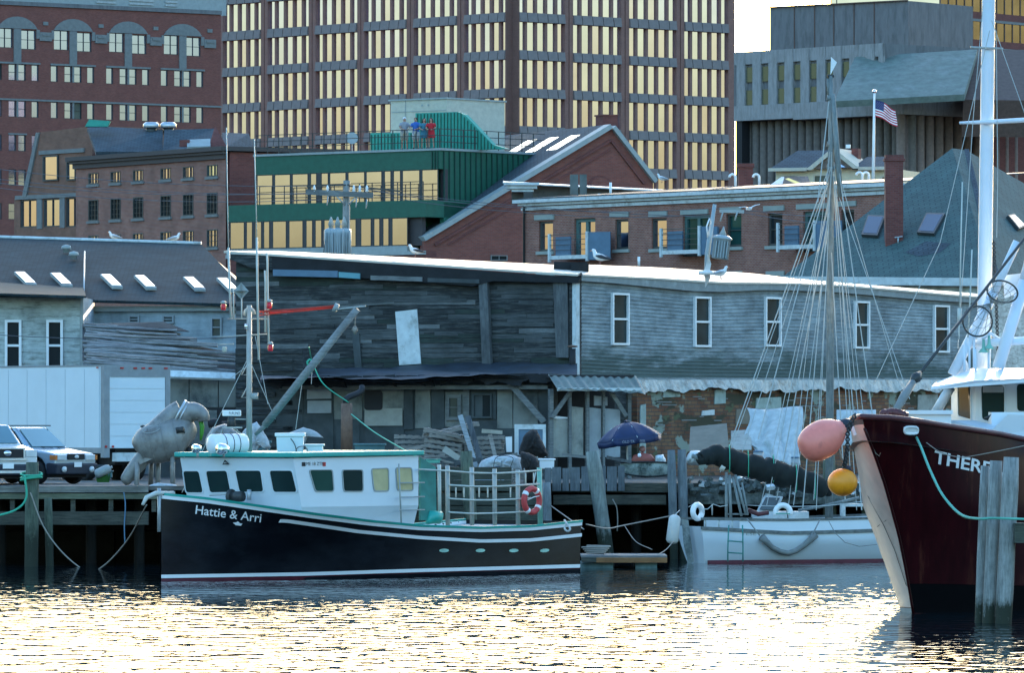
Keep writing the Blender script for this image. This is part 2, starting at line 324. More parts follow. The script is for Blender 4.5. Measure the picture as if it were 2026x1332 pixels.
def window(fac,parent,r,y,fm,pm,nx=1,nz=1,fw=.06,mw=.035,name='window',dep=.06,sill=None):
    u0,u1,z0,z1=r; m=M(fac.T)
    m.box(u0,u0+fw,y-dep,y+.05,z0,z1).box(u1-fw,u1,y-dep,y+.05,z0,z1).box(u0+fw,u1-fw,y-dep,y+.05,z0,z0+fw).box(u0+fw,u1-fw,y-dep,y+.05,z1-fw,z1)
    for i in range(1,nx):
        x=u0+(u1-u0)*i/nx; m.box(x-mw/2,x+mw/2,y-dep*.7,y+.02,z0+fw,z1-fw)
    for i in range(1,nz):
        z=z0+(z1-z0)*i/nz; m.box(u0+fw,u1-fw,y-dep*.6,y+.025,z-mw/2,z+mw/2)
    o=m.build(name,fm,parent)
    if sill: M(fac.T).box(u0-.12,u1+.12,-.1,-.002,z0-.16,z0-.01).build('sill',sill,o)
    t=random.uniform(-.006,.006)*(u1-u0)
    p=M(fac.T).add([(u0+.01,y+.03+t,z0+.01),(u1-.01,y+.03-t,z0+.01),(u1-.01,y+.03-t,z1-.01),(u0+.01,y+.03+t,z1-.01),(u0+.01,y+.045,z0+.01),(u1-.01,y+.045,z0+.01),(u1-.01,y+.045,z1-.01),(u0+.01,y+.045,z1-.01)],[(0,1,2,3),(7,6,5,4)])
    p.build('pane',pm,o); return o
# ================= BACKGROUND BUILDINGS =================
def tower():
    root=thing('office_tower','brown brick office tower with grid of narrow gold windows filling the top centre','office building',P(1013,HY,620).to_2d().to_3d()+Vector((0,0,GZ)))
    fl=Fac(430,653.6,1013,620); A=R(48)
    fl.o=P(1013,HY,620)-Vector((math.cos(A),-math.sin(A),0))*45.2; fl.o.z=0; fl.d=Vector((math.cos(A),-math.sin(A),0)); fl.n=Vector((math.sin(A),math.cos(A),0)); fl.L=45.2; fl._m()
    fr=fl.side(45.2)          # runs inward from corner
    # make right facade: local x runs away to the right
    fr=Fac.__new__(Fac); fr.d=Vector((math.sin(A),math.cos(A),0)); fr.n=Vector((-math.cos(A),math.sin(A),0)); fr.o=P(1013,HY,620); fr.o.z=0; fr.L=30.2; fr._m()
    top=62.; bay=45.2/6; ztop0=44.03
    body=M(fl.T); body.box(.5,44.7,.75,29.7,GZ,top); body.build('core_wall',K['brown'],root)
    roofm=M(fl.T); roofm.box(0,45.2,0,30.2,top,top+1.2); roofm.build('roof_cap',K['span'],root)
    proto=None; pan=0
    stuff=M(fl.T)
    for fi,(fc,nb,y0) in enumerate(((fl,6,0),(fr,4,0))):
        pil=M(fc.T); fin=M(fc.T); rows={}
        for b in range(nb+1):
            u=b*bay
            if b in(0,nb): pil.box(max(u-.9,.0) if b else 0,min(u+.9,fc.L) if b==0 else u,0,1,GZ,top)
            else: pil.box(u-.55,u-.06,0,.75,GZ,top); pil.box(u+.06,u+.55,0,.75,GZ,top); pil.box(u-.06,u+.06,.12,.75,GZ,top)
        for b in range(nb):
            a0=b*bay+(.9 if b==0 else .55); a1=(b+1)*bay-(.9 if b==nb-1 else .55)
            wd=(a1-a0); pit=wd/4.55
            xs=[a0+pit*(.78+k) for k in range(4)]
            for x in xs: fin.box(x-.16,x+.16,.12,.75,GZ,top)
            ed=[a0]+xs+[a1]
            for r in range(-5,15):
                zt=ztop0-3.7*r
                if zt<4 or zt>top: continue
                for k in range(5):
                    q0,q1=ed[k]+.05,ed[k+1]-.05
                    zb=zt-.9
                    sp=rows.setdefault(r,M(fc.T)); sp.add([(q0,-.22,zb),(q1,-.22,zb),(q1,.5,zb),(q0,.5,zb),(q0+.0,-.08,zt),(q1,-.08,zt),(q1,.5,zt),(q0,.5,zt)],[(0,3,2,1),(4,5,6,7),(0,1,5,4),(1,2,6,5),(2,3,7,6),(3,0,4,7)])
                    w0=ed[k]+(.16 if k else 0); w1=ed[k+1]-(.16 if k<4 else 0)
                    z0,z1=zt-3.7+.0,zb
                    t=random.uniform(-.008,.008)
                    if fi==1 and 0<=r<=4:
                        p=M(fc.T).add([(w0,.29+t,z0),(w1,.29-t,z0),(w1,.29-t,z1),(w0,.29+t,z1)],[(0,1,2,3)])
                        p.build('window',K['gold2'] if random.random()<.35 else K['gold'],root); pan+=1
                    else:
                        stuff.T=fc.T; stuff.cur=random.choice((0,0,0,1,2,2)); stuff.add([(w0,.29+t,z0),(w1,.29-t,z0),(w1,.29-t,z1),(w0,.29+t,z1)],[(0,1,2,3)])
        pil.build('pillar',K['b_tower'],root); fin.build('fin',K['b_tower'],root); [sp.build('spandrel_band',K['span'],root) for sp in rows.values()]
    stuff.build('window',[K['gold'],K['gold2'],K['gold3']],root,kind='stuff')
    # head beam seen above the first storey at far left
tower()

def redbrick():
    fc=Fac(-60,548,437,563.7); root=thing('brick_building','tall dark red brick building with grey arches over paired windows at top left','building',fc.w(0,0,GZ))
    s1=lambda x:x/2.663
    pitch=fc.u(144.6+109.7/2,)-fc.u(144.6-109.7/2)
    uc=fc.u(144.6)
    def Z(py,px=144.6): return fc.z(px,py)
    ztop=fc.z(0,8.5); holes=[]; wins=[]; arches=[]
    k2=1/22.4/ math.cos(math.atan(.67))
    kx=(fc.u(160)-fc.u(130))/30
    def rct(dx0,dx1,y0,y1,c): return (c+dx0*kx,c+dx1*kx,Z(y1),Z(y0))
    for k in range(-2,3):
        c=uc+k*pitch
        if k<3 and k!=2 or True:
            if k<=2:
                for r in ((-38,-8.5,61,99.5),(7.5,36.5,63,101)): wins.append((rct(*r,c),2,2))
                for yy in ((131,163),(203,235),(270,302),(338,370),(405,437)):
                    for (a,b,nx,nz) in ((-44,-30,1,1),(-17,-2,1,2),(2,17,1,2),(28,42,1,1)): wins.append((rct(a,b,yy[0],yy[1],c),nx,nz))
    wins=[q for q in wins if q[0][1]<fc.L-.3 and q[0][0]>.2]
    m=M(fc.T); m.holed(0,fc.L,GZ,ztop,[q[0] for q in wins],.3); m.build('wall',K['b_red'],root)
    m=M(fc.T); m.box(0,fc.L,.3,14,GZ,ztop-.01); m.build('side_wall',K['b_red'],root)
    tr=M(fc.T)
    for k in range(-2,3):
        c=uc+k*pitch
        if c+43*kx>fc.L: continue
        n=14; z0=Z(79); rx=43*kx; rz=(Z(37)-z0)
        pts=[(c-rx,Z(63)-2.0)]+[(c-rx,z0)]+[(c+rx*math.cos(math.pi-math.pi*i/n),z0+rz*math.sin(math.pi*i/n)) for i in range(1,n)]+[(c+rx,z0),(c+rx,Z(63)-2.0)]
        ipts=[(c+36.5*kx,Z(63)-1.9),(c+36.5*kx,Z(61)),(c-38*kx,Z(61)),(c-38*kx,Z(63)-1.9)]
        # arch band above windows
        tr.prism([p for p in pts[1:-1] if p[1]>=Z(62)]+[(c+rx,Z(62)),(c-rx,Z(62))][:0] or pts,-.1,-.001)
        tr.box(c-rx,c-38.4*kx,-.1,-.001,Z(79),Z(62)+.02); tr.box(c+37*kx,c+rx,-.1,-.001,Z(79),Z(62)+.02)
        tr.box(c-7.5*kx,c+6.8*kx,-.1,-.001,Z(131),Z(62)+.02)
        tr.box(c+rx+.01,c+pitch-rx-.01,-.14,-.001,Z(83),Z(66)); tr.box(c+rx+.2,c+pitch-rx-.2,-.2,-.14,Z(73),Z(68))
        tr.box(c-45*kx,c+44*kx,-.12,-.001,Z(130.5),Z(127)) 
        tr.box(c-1.8*kx,c+1.8*kx,-.04,-.001,Z(163),Z(131)); tr.box(c-1.8*kx,c+1.8*kx,-.04,-.001,Z(235),Z(203))
        tr.box(c+pitch/2-.25,c+pitch/2+.25,-.1,-.001,Z(52),Z(45))
        tr.box(c-18*kx,c+18*kx,-.1,-.001,Z(270),Z(267)); 
    tr.box(0,fc.L,-.1,-.001,Z(202.5),Z(199))
    tr.build('stone_trim',K['stone'],root)
    cp=M(fc.T).box(0,fc.L,-.15,.5,ztop,ztop+.35); cp.build('coping',K['concd'],root)
    for i,(r,nx,nz) in enumerate(wins):
        if r[2]>fc.z(100,300) or True:
            if r[2]>8: window(fc,root,r,.12,K['iron'],[K['pale'],K['pale'],K['pale'],K['dim']][i%4 if i%7==0 else 0],nx,nz,.05,.04)
    # rooftop plant screen
    g=M(fc.T); x0=fc.u(17); g.box(x0,fc.L+1.2,.9,9,ztop,ztop+6)
    g.build('plant_screen',K['lite'],root)
    for a,b in((190,228),(255,303),(326,350)):
        l=M(fc.T); u0,u1=fc.u(a,.9),fc.u(b,.9)
        for i in range(9): l.box(u0,u1,.8,.9,ztop+.6+i*.32,ztop+.78+i*.32)
        l.build('louvre',K['steel'],root)
redbrick()

def civic():
    f1=Fac(1452,492,1790,478); f2=Fac(1790,478,2090,489)
    root=thing('civic_building','grey concrete civic building with ribbed upper wall and dark fluted columns at top right','building',f1.w(0,0,GZ))
    zt=f1.z(1600,95); 
    zb1=f1.z(1600,232); zb2=f1.z(1600,202)
    b=M(f1.T); b.box(0,f1.L-.3,0,25,zb1,zb2); 
    b.T=f2.T; b.box(.0,f2.L,0,12,f2.z(1900,230.5),f2.z(1900,198)); b.build('concrete_band',K['conc'],root)
    # upper ribbed wall set back
    u=M(f1.T); u.box(f1.u(1452,2),f1.u(1705),2.0,14,zb2,f1.z(1600,94,2)); u.build('upper_wall',K['concd'],root)
    r=M(f1.T); x=.2; p=(f1.u(1520,1.8)-f1.u(1488.5,1.8)); x=f1.u(1459,1.8)
    w=[]
    while x<f1.u(1700):
        r.box(x,x+p*.52,1.7,2,zb2,f1.z(1600,94.5,2))
        w.append((x+p*.52,x+p*.98)); x+=p
    r.box(x,f1.u(1706),1.7,2,zb2,f1.z(1600,94.5,2)); r.box(f1.u(1452,1.75),x,1.75,2,f1.z(1600,120,2),f1.z(1600,94.6,2))
    r.build('rib',K['conc'],root)
    for a,c in w[:7]:
        for y0,y1 in((122,152),(168,198)):
            g=M(f1.T).box(a+.02,c-.02,1.85,1.99,f1.z(1600,y1),f1.z(1600,y0)); g.build('window',K['olive'],root)
    # columns
    c=M(f1.T); n=22
    for i in range(n):
        x=f1.L*(i+.5)/n; c.lathe([(.33,GZ),(.33,zb1)],10,f1.T@Matrix.Translation((x,1.2,0)) if False else Matrix.Translation((x,1.2,0)))
    c.build('column',K['brown3'],root)
    c=M(f2.T); n=13; z1=f2.z(1900,230.5)
    for i in range(n):
        x=f2.u(1788)+(f2.u(1945)-f2.u(1788))*(i+.3)/8.4; c.lathe([(.36,GZ),(.36,z1)],10,Matrix.Translation((x,.6,0)))
    c.build('column',K['brown2'],root)
    bk=M(f1.T); bk.box(0,f1.L-1.4,3.5,14,GZ,zb1).box(0,.7,.2,3.5,GZ,zb1); bk.T=f2.T; bk.box(3.8,f2.u(1945),1.3,12,GZ,z1); bk.build('recessed_wall',K['black'],root)
    bk=M(f2.T); bk.box(f2.u(1945),f2.L,.3,20,GZ,z1); bk.build('brick_wall',K['b_dk'],root)
    # sloping copper grey roof
    s=M(); 
    a,bb,cc,dd=P(1650,200,474),P(1908,186,474),P(1934,97,484),P(1692,112,484)
    s.slab(a,bb,cc,dd,-.5); s.build('sloping_roof',K['copper'],root)
    s=M(); s.slab(P(1906,197,477),P(2090,199,477),P(2090,98,486),P(1933,98,486),-3); s.build('brown_wall',K['brown'],root)
    s=M(); s.slab(P(1700,205,490),P(2090,205,490),P(2090,100,490),P(1700,100,490),-8); s.build('rear_wall',K['concd'],root)
    f3=Fac(1523,520,1900,508)
    s=M(f3.T); s.box(0,f3.u(1797),0,9,zb2,f3.z(1660,8)); s.build('plant_block',K['concd'],root)
    s=M(f3.T)
    for px in(1572,1612,1650,1690,1730): uu=f3.u(px); s.box(uu-.04,uu+.04,-.06,-.001,f3.z(1660,97),f3.z(1660,8))
    s.box(0,f3.u(1797),-.2,-.001,f3.z(1660,8),f3.z(1660,6)); s.build('panel_joint',K['brown'],root)
    s=M(f3.T)
    for px,h in((1567,.9),(1574,.6),(1583,1.1),(1601,1.3),(1612,.7),(1640,.8)): uu=f3.u(px); s.box(uu,uu+.06,1,1.06,f3.z(1660,8),f3.z(1660,8)+h)
    s.build('rooftop_mast',K['iron'],root)
K['brown3']=paint('brown shingles',(.14,.11,.09),.85,var=.25)
K['olive']=glass('olive glass',(.16,.16,.10),.15,.3); K['brown2']=paint('warm fluted concrete',(.22,.15,.12),.85,var=.2); K['copper']=paint('streaked grey green roof',(.13,.165,.14),.75,var=.25,scale=1.5,dirt=(.19,.22,.2),dirtamt=.58)
civic()
def glasstower():
    c=P(1861,HY,760); c.z=0
    f=Fac(1861,760,2120,783); root=thing('glass_office_block','brown office block with bands of bronze glass in the top right corner','office building',f.w(0,0,GZ))
    g=Fac.__new__(Fac); g.d=-f.n; g.d=Vector((-f.n.x,-f.n.y,0)); 
    L=16; g.o=f.w(0,L,0); g.n=f.d.copy(); g.L=L; g._m()
    m=M(f.T); m.box(.1,f.L,.1,L,GZ,57); m.build('glass_core',K['bronze'],root)
    br=M(f.T); li=M(f.T); z0=f.z(1861,16)
    for k in range(-12,3):
        z=z0+k*3.35
        if z<5 or z>57: continue
        for ff,l in((f,f.L),(g,L)):
            br.T=ff.T; li.T=ff.T
            br.box(-.03,l,0,.3,z-.85,z); li.box(-.08,l,-.1,.3,z-1.15,z-.85)
    br.build('brown_band',K['b_dk'],root); li.build('light_band',K['stone'],root)
    mu=M(f.T)
    for i in range(12): mu.box(i*1.75,i*1.75+.12,.02,.2,GZ,57)
    mu.build('mullion',K['brown'],root)
    gw=M(g.T)
    for k in range(-1,3):
        z=z0+k*3.35; gw.box(.2,L-.1,.05,.25,z,z+2.2)
    gw.build('gold_window',K['gold'],root)
K['bronze']=glass('bronze glass',(.22,.15,.08),.12,.8,.25)
glasstower()

# -------- small brick building left
def brick_left():
    f=Fac(150,377,447,362); root=thing('brick_building','square brown brick block with three rows of small windows under a dark cornice','building',f.w(0,0,GZ))
    zr=f.z(447,300); wins=[]
    ku=[f.u(p) for p in(185,229,273.5,328,372.6,420)]
    w=.5*(f.u(195)-f.u(175)); w=f.u(194.7)-f.u(185)
    rows=[(f.z(420,349),f.z(420,326),3,1,K['gold2']),(f.z(420,424),f.z(420,381),3,4,K['dark']),(f.z(420,489),f.z(420,454),3,3,K['gold'])]
    for z0,z1,nx,nz,g in rows:
        for i,u in enumerate(ku): wins.append(((u-w,u+w,z0,z1),nx,nz,g if not(i==5 and nz==1) else K['skyl']))
    m=M(f.T); m.holed(0,f.L,GZ,zr,[q[0] for q in wins],.25); m.build('wall',K['b_old'],root)
    m=M(f.T); m.box(0,f.L,.25,8,GZ,zr-.01); m.build('side_wall',K['b_dk'],root)
    m=M(f.T)
    m.box(-.5,f.L+.25,-.45,8.1,zr+.05,zr+.3).box(-.3,f.L+.15,-.3,.02,zr-.12,zr+.05).box(-.15,f.L,-.15,-.001,zr-.4,zr-.12); m.build('cornice',K['cornice'],root)
    for r,nx,nz,g in wins: window(f,root,r,.03,K['frameb'],g,nx,nz,.06,.025,sill=K['stone'])
    # low slate roof behind to the right
K['cornice']=paint('dark brown cornice',(.06,.05,.05),.7); K['frameb']=paint('dark window frame',(.05,.055,.05),.6)
brick_left()
PP=P
def slate_left():
    P=lambda x,y,d: PP(x,y,d+33)
    root=thing('slate_roofed_house','dark slate roof with brick gable ends behind the square brown brick block','house',P(300,HY,352).to_2d().to_3d()+Vector((0,0,GZ)))
    m=M(); m.slab(P(190,300,350),P(322,300,350),P(322,256,354),P(172,249,356),-.3); m.slab(P(322,298,349),P(452,296,347),P(425,254,352),P(325,257,352),-.3)
    m.build('roof',K['slate'],root)
    m=M(); m.slab(P(413,291,347),P(450,292,347),P(427,251,348),P(423,256,348),-.4); m.build('brick_gable',K['b_dk'],root)
    m=M(); m.slab(P(185,500,357),P(460,500,357),P(460,298,357),P(185,298,357),-5); m.build('rear_wall',K['b_dk'],root)
    m=M(); m.slab(P(440,296,346),P(503,296,350),P(492,264,352),P(440,262,352),-.3); m.build('lower_roof',K['slate'],root)
    m=M(); m.slab(P(447,304,345),P(510,304,349),P(510,296,349),P(447,296,345),-.3); m.build('eave_board',K['lite'],root)
    m=M(); m.slab(P(451,470,346),P(510,470,350),P(510,304,350),P(451,304,346),-3); m.build('side_wall',K['b_dk'],root)
    m=M(); m.slab(P(370,290,346),P(416,289,346),P(416,274,347),P(370,276,347),-.6); m.build('roof_hatch',K['lite'],root)
    m=M(); m.slab(P(355,290,346.5),P(375,290,346.5),P(375,276,346.5),P(355,277,346.5),-.5); m.build('chimney',K['b_dk'],root)
    for px,py,lab in((298,252,'round white roof vent nearest the tall chimneyless brick wall'),(334,254,'')):
        pass
    m=M(); m.slab(P(168,250,353),P(212,250,353),P(218,239,353),P(176,236,353),-1.0); m.build('roof_deck',K['greenl'],root)
slate_left()
for px,lab in((299,'left one of two domed metal vents on the dark slate roof'),(333,'right one of two domed metal vents on the dark slate roof')):
    q=P(px,256,387); t=thing('roof_vent',lab,'roof vent',q,'domed roof vents on the slate roof')
    M(Matrix.Translation(q)).lathe([(.32,-.3),(.32,.12)],14).build('vent_neck',K['iron'],t)
    M(Matrix.Translation(q)).lathe([(.46,.1),(.5,.18),(.48,.34),(.36,.44),(.02,.46)],16).build('vent_hood',K['alu'],t)
def gable_left():
    f=Fac(28,399,182,392); root=thing('brick_building','sandy brown brick building with sloping gable edge and big square windows','building',f.w(0,0,GZ))
    m=M(f.T); uz=f.uz
    wins=[(f.rect(87,307,117,358),K['gold2']),(f.rect(134,318,152,357),K['gold']),(f.rect(40,395,72,450),K['gold2']),(f.rect(86,393,118,449),K['gold']),(f.rect(130,391,160,449),K['gold2'])]
    zs=f.z(100,388); m.holed(0,f.u(182),GZ,zs,[r for r,_ in wins[2:]],.25); 
    m.build('wall',K['b_orange'],root)
    M(f.T).box(0,f.u(182),.26,7,GZ,zs).build('side_wall',K['b_orange'],root)
    m=M(f.T); m.prism([(f.u(50),zs),(f.u(182),zs),(f.u(182),f.z(182,249)),uz(76,262)],0,7); m.build('gable',K['b_orange'],root)
    m=M(f.T); m.box(f.u(32),f.u(182),-.1,-.001,f.z(100,392),f.z(100,384)); m.box(f.u(79),f.u(168),-.1,-.001,f.z(100,305),f.z(100,297)); 
    for a,b in((74,84),(119,129)): m.box(f.u(a),f.u(b),-.06,-.001,f.z(100,452),f.z(100,392))
    m.prism([uz(74,262),uz(80,262),(f.u(54),zs),(f.u(46),zs)],-.12,-.001)
    m.build('stone_trim',K['stone'],root)
    for r,g in wins[:2]:
        window(f,root,r,-.06,K['frameb'],g,1,1,.1)
    for r,g in wins[2:]: window(f,root,r,.1,K['frameb'],g,2,1,.08)
    for r,g in wins:
        pass
gable_left()

# -------- green building
def green():
    f=Fac(505,353.6,870,345); root=thing('green_building','green metal clad building with two bands of gold windows and rooftop terrace','building',f.w(0,0,GZ))
    zt=f.z(870,297); zpb=f.z(870,334); zw1=zpb; zw0=f.z(870,397); z2t=f.z(870,397)
    f2=f.shift(-1.5); zb2=f2.z(835,425); zl1=f2.z(807,430); zl0=f2.z(807,486)
    L=f.L; dp=16
    m=M(f.T); m.box(-.02,L,0,dp,zpb,zt); m.build('parapet_band',K['greenm'],root)
    m=M(f.T); m.box(0,L,.7,dp,zw0-.1,zpb); m.build('upper_core',K['greenm'],root)
    m=M(f.T); XL=f.u(449,-1.5); m.box(XL,L+.3,-1.5,0,zl1,zw0); m.box(XL,L+.3,0,dp,zl1,zw0-.1); m.build('deck_band',K['greenm'],root)
    m=M(f.T); m.box(XL,L-1.2,-.9,dp,zl0-.3,zl1); m.build('lower_core',K['greenm'],root)
    m=M(f.T); m.box(XL,L+.3,-1.5,dp,GZ,zl0-.3); m.build('base_wall',K['b_dk'],root)
    m=M(f.T); m.box(XL,L+.3,-1.62,-1.5,zl0-.5,zl0-.3); m.box(XL,L-1,-1.55,-1.4,zl0-.3,zl0); m.build('sill_band',K['lite'],root)
    # upper windows
    xs=[508,539,545,576,580,611,615,628,634,649,653,686,688,722,724,757,761,774,779,793,797,832,834,868]
    xs=[(508,540),(543,575),(578,610),(614,627),(635,650),(652,685),(688,722),(724,756),(760,774),(778,793),(796,831),(834,867)]
    for a,b in xs: window(f,root,(f.u(a),f.u(b),zw0+.02,zpb-.02),-.03,K['frameb'],K['gold'],1,1,.03,dep=.01)
    for a,b in zip(xs,xs[1:]): M(f.T).box(f.u(a[1]),f.u(b[0]),-.02,.7,zw0,zpb).build('mullion',K['cornice'],root)
    m=M(f.T); m.box(f.u(868,.3),L,.45,.7,zw0,zpb); m.box(-.02,f.u(508,.3),.1,.7,zw0,zpb); m.build('mullion',K['cornice'],root)
    ys=[(455,484),(487,500),(504,518),(521,534),(539,567),(571,600),(605,619),(623,637),(641,680),(691,705),(713,735),(739,752),(757,770),(775,807)]
    for a,b in ys: window(f2,root,(f2.u(a),f2.u(b),zl0+.02,zl1-.02),-.03,K['frameb'],K['gold'],1,1,.03,dep=.01)
    for a,b in zip(ys,ys[1:]): M(f2.T).box(f2.u(a[1]),f2.u(b[0]),-.02,.55,zl0,zl1).build('mullion',K['cornice'],root)
    m=M(f2.T); m.box(f2.u(807,.3),f2.u(828),.3,.6,zl0,zl1); m.build('corner_recess',K['cornice'],root)
    # right side wall with standing seams; lower edge follows the neighbouring slate roof
    sd=f.side(L); m=M(f.T); 
    m.prism([(L+.001,zl0),(L+.3,zl0),(L+.3,zw0),(L+.001,zw0)],0,dp); 
    m.build('side_cladding',K['greenm'],root)
    m=M(f.T)
    for i in range(34): m.box(L+.001,L+.07,.3+i*.45,.36+i*.45,GZ,zt-.05)
    for i in range(3): m.box(L-.55+i*.2,L-.5+i*.2,-.06,-.001,zpb,zt-.05)
    m.build('seam',K['greens'],root)
    m=M(f.T); m.box(-.1,L+.1,-.08,dp,zt,zt+.12); m.build('roof_edge',K['lite'],root)
    # stair enclosure
    s=f.shift(3.2)
    m=M(s.T); m.prism([(s.u(733),zt+.12),(s.u(1003),zt+.12),(s.u(975),s.z(975,286)),s.uz(920,227),s.uz(905,221),(s.u(822),s.z(860,222)),(s.u(822),s.z(822,262)),(s.u(733),s.z(733,263))],0,.3)
    m.build('stair_enclosure',K['greenl'],root)
    m=M(s.T)
    u=s.u(735)
    while u<s.u(980):
        px=u; zz=s.z(822,262) if u<s.u(822) else (s.z(860,223) if u<s.u(912) else s.z(912,224)+(u-s.u(912))*(s.z(975,286)-s.z(912,224))/(s.u(975)-s.u(912)))
        m.box(u,u+.04,-.05,-.001,zt+.12,zz-.03); u+=.24
    m.build('seam',K['greenm'],root)
    e=f.shift(6)
    m=M(e.T); m.box(e.u(773),e.u(884),0,5,zt,e.z(820,198)); m.build('lift_housing',K['creamp'],root)
    m=M(e.T); m.box(e.u(770),e.u(886),-.1,5.1,e.z(820,198),e.z(820,195)); m.box(e.u(775),e.u(882),-.03,-.001,e.z(820,221),e.z(820,219.5)); m.box(e.u(802),e.u(803),-.03,-.001,zt,e.z(820,198)); 
    for a in(834,846): m.box(e.u(a),e.u(a+3),-.03,-.001,e.z(820,211),e.z(820,207))
    m.build('panel_trim',K['lite'],root)
    # railings (posts and rails are one railing part each)
    r=M(f.T); zz=zt+.12
    L2=L+.02
    for i in range(17): x=i*(L-.1)/16+.05; r.box(x-.02,x+.02,.02,.06,zz,zz+1.05)
    for i in range(1,9): y=i*1.0; r.box(L-.06,L-.02,y,y+.04,zz,zz+1.05)
    for h in(.35,.7,1.05): r.box(0,L,.02,.05,zz+h-.02,zz+h+.02); r.box(L-.06,L-.02,.02,9,zz+h-.02,zz+h+.02)
    r.build('terrace_railing',K['iron'],root)
    r=M(f2.T); zz=zw0
    a=f2.u(512); b=f2.u(869,1.4)
    for i in range(14): x=a+(b-a)*i/13; r.box(x-.02,x+.02,.05,.09,zz,zz+1.0)
    for h in(.33,.66,1.0): r.box(a,b,.05,.08,zz+h-.02,zz+h+.02)
    r.build('deck_railing',K['iron'],root)
    # terrace clutter: things
    q=f.w(f.u(668),1.2,zt+.12); t=thing('satellite_dish','round pale satellite dish on the green building terrace','satellite dish',q)
    D=Matrix.Translation(q+Vector((0,0,.75)))@Matrix.Rotation(R(78),4,'X')
    M(D).lathe([(.02,0),(.25,.03),(.32,.1),(.34,.12),(.31,.12),(.02,.04)],20).build('dish',K['lite'],t)
    M().tube([q,q+Vector((0,0,.75))],.03).build('pole',K['steel'],t)
    return f,zt+.12
K['greens']=paint('dark green seam',(.006,.05,.035),.6); K['creamp']=paint('cream render',(.5,.47,.38),.8)
GF,GZT=green()

# -------- gabled brick building and neighbours
def gable():
    f=Fac(835,344,1300,349.5)
    root=thing('gabled_brick_building','brick building with steep grey coped gable and skylit slate roof right of the green terrace','building',f.w(0,0,GZ))
    A=f.uz(1208,254); B=f.uz(1292,362); C=f.uz(838,477)
    m=M(f.T); m.prism([(C[0],GZ),(B[0],GZ),B,A,C],0,.5); m.build('gable_wall',K['b_red'],root)
    r=f.rect(970,505,1003,516); window(f,root,r,-.04,K['stone'],K['dark'],2,1,.05)
    # recessed line bands
    def strip(p,q,t,y0,y1,mm):
        p=Vector((p[0],p[1]));q=Vector((q[0],q[1])); d=(q-p).normalized(); n=Vector((-d.y,d.x))*t
        mm.prism([tuple(p),tuple(q),tuple(q+n),tuple(p+n)],y0,y1)
    m=M(f.T); strip(C,A,.26,-.3,.6,m); strip(A,B,.24,-.29,.59,m); m.build('coping',K['lite'],root)
    m=M(f.T); strip((C[0]+.6,C[1]-.15),(A[0]-.05,A[1]-.6),-.14,-.12,-.001,m); strip((A[0]+.05,A[1]-.6),(B[0]-.5,B[1]),-.14,-.12,-.001,m); 
    strip((C[0]+1.4,C[1]-.15),(A[0]-.05,A[1]-1.1),-.1,-.06,-.001,m); m.build('brick_band',K['b_dk'],root)
    c=f.uz(1187,372); n=12; m=M(f.T); r=.75
    m.prism([(c[0]+r*math.cos(math.pi*i/n),c[1]+r*.9*math.sin(math.pi*i/n)) for i in range(n+1)],-.08,-.001); m.build('lunette',K['b_dk'],root)
    m=M(f.T); m.prism([(c[0]+r*.85*math.cos(math.pi*i/n),c[1]+r*.75*math.sin(math.pi*i/n)) for i in range(n+1)],-.12,-.08); m.build('lunette_brick',K['b_red'],root)
    # roofs: ridge recedes to the left
    rv=Vector((-6.1,14.4,0)).normalized()*16
    Aw,Bw,Cw=f.w(A[0],.1,A[1]),f.w(B[0],.1,B[1]),f.w(C[0],.1,C[1])
    m=M(); m.slab(Cw,Aw,Aw+rv,Cw+rv,.25); m.slab(Aw,Bw,Bw+rv,Aw+rv,.25); m.build('roof',K['slate'],root)
    m=M(); m.tube([Aw+Vector((0,0,.1)),Aw+rv+Vector((0,0,.1))],.09,6); m.build('ridge_cap',K['lite'],root)
    m=M(); gb=[(Cw+rv),(Bw+rv),(Aw+rv)]; m.add([*gb,Vector((gb[0].x,gb[0].y,GZ)),Vector((gb[1].x,gb[1].y,GZ))],[(0,2,1),(0,1,4,3)])
    m.build('back_wall',K['b_dk'],root)
    sl=(Cw-Aw).normalized(); nn=sl.cross(rv.normalized()).normalized(); nn=nn if nn.z>0 else -nn
    rn=rv.normalized()
    for k in(1.6,4.6,7.6):
        o=Aw+rn*k+sl*.9+nn*.12
        m=M(); m.slab(o,o+rn*1.6,o+rn*1.6+sl*1.9,o+sl*1.9,-.1); fr=m.build('skylight',K['lite'],root)
        m=M(); o2=o+nn*.13+rn*.1+sl*.1; m.slab(o2,o2+rn*1.4,o2+rn*1.4+sl*1.7,o2+sl*1.7,-.02); m.build('pane',K['skyl'],fr)
    # chimney
    g=f.shift(3); m=M(g.T); m.box(g.u(1193),g.u(1222),0,1,g.z(1200,262),g.z(1200,229)).box(g.u(1191),g.u(1224),-.05,1.05,g.z(1200,229),g.z(1200,226)); m.build('chimney',K['b_dk'],root)
gable()
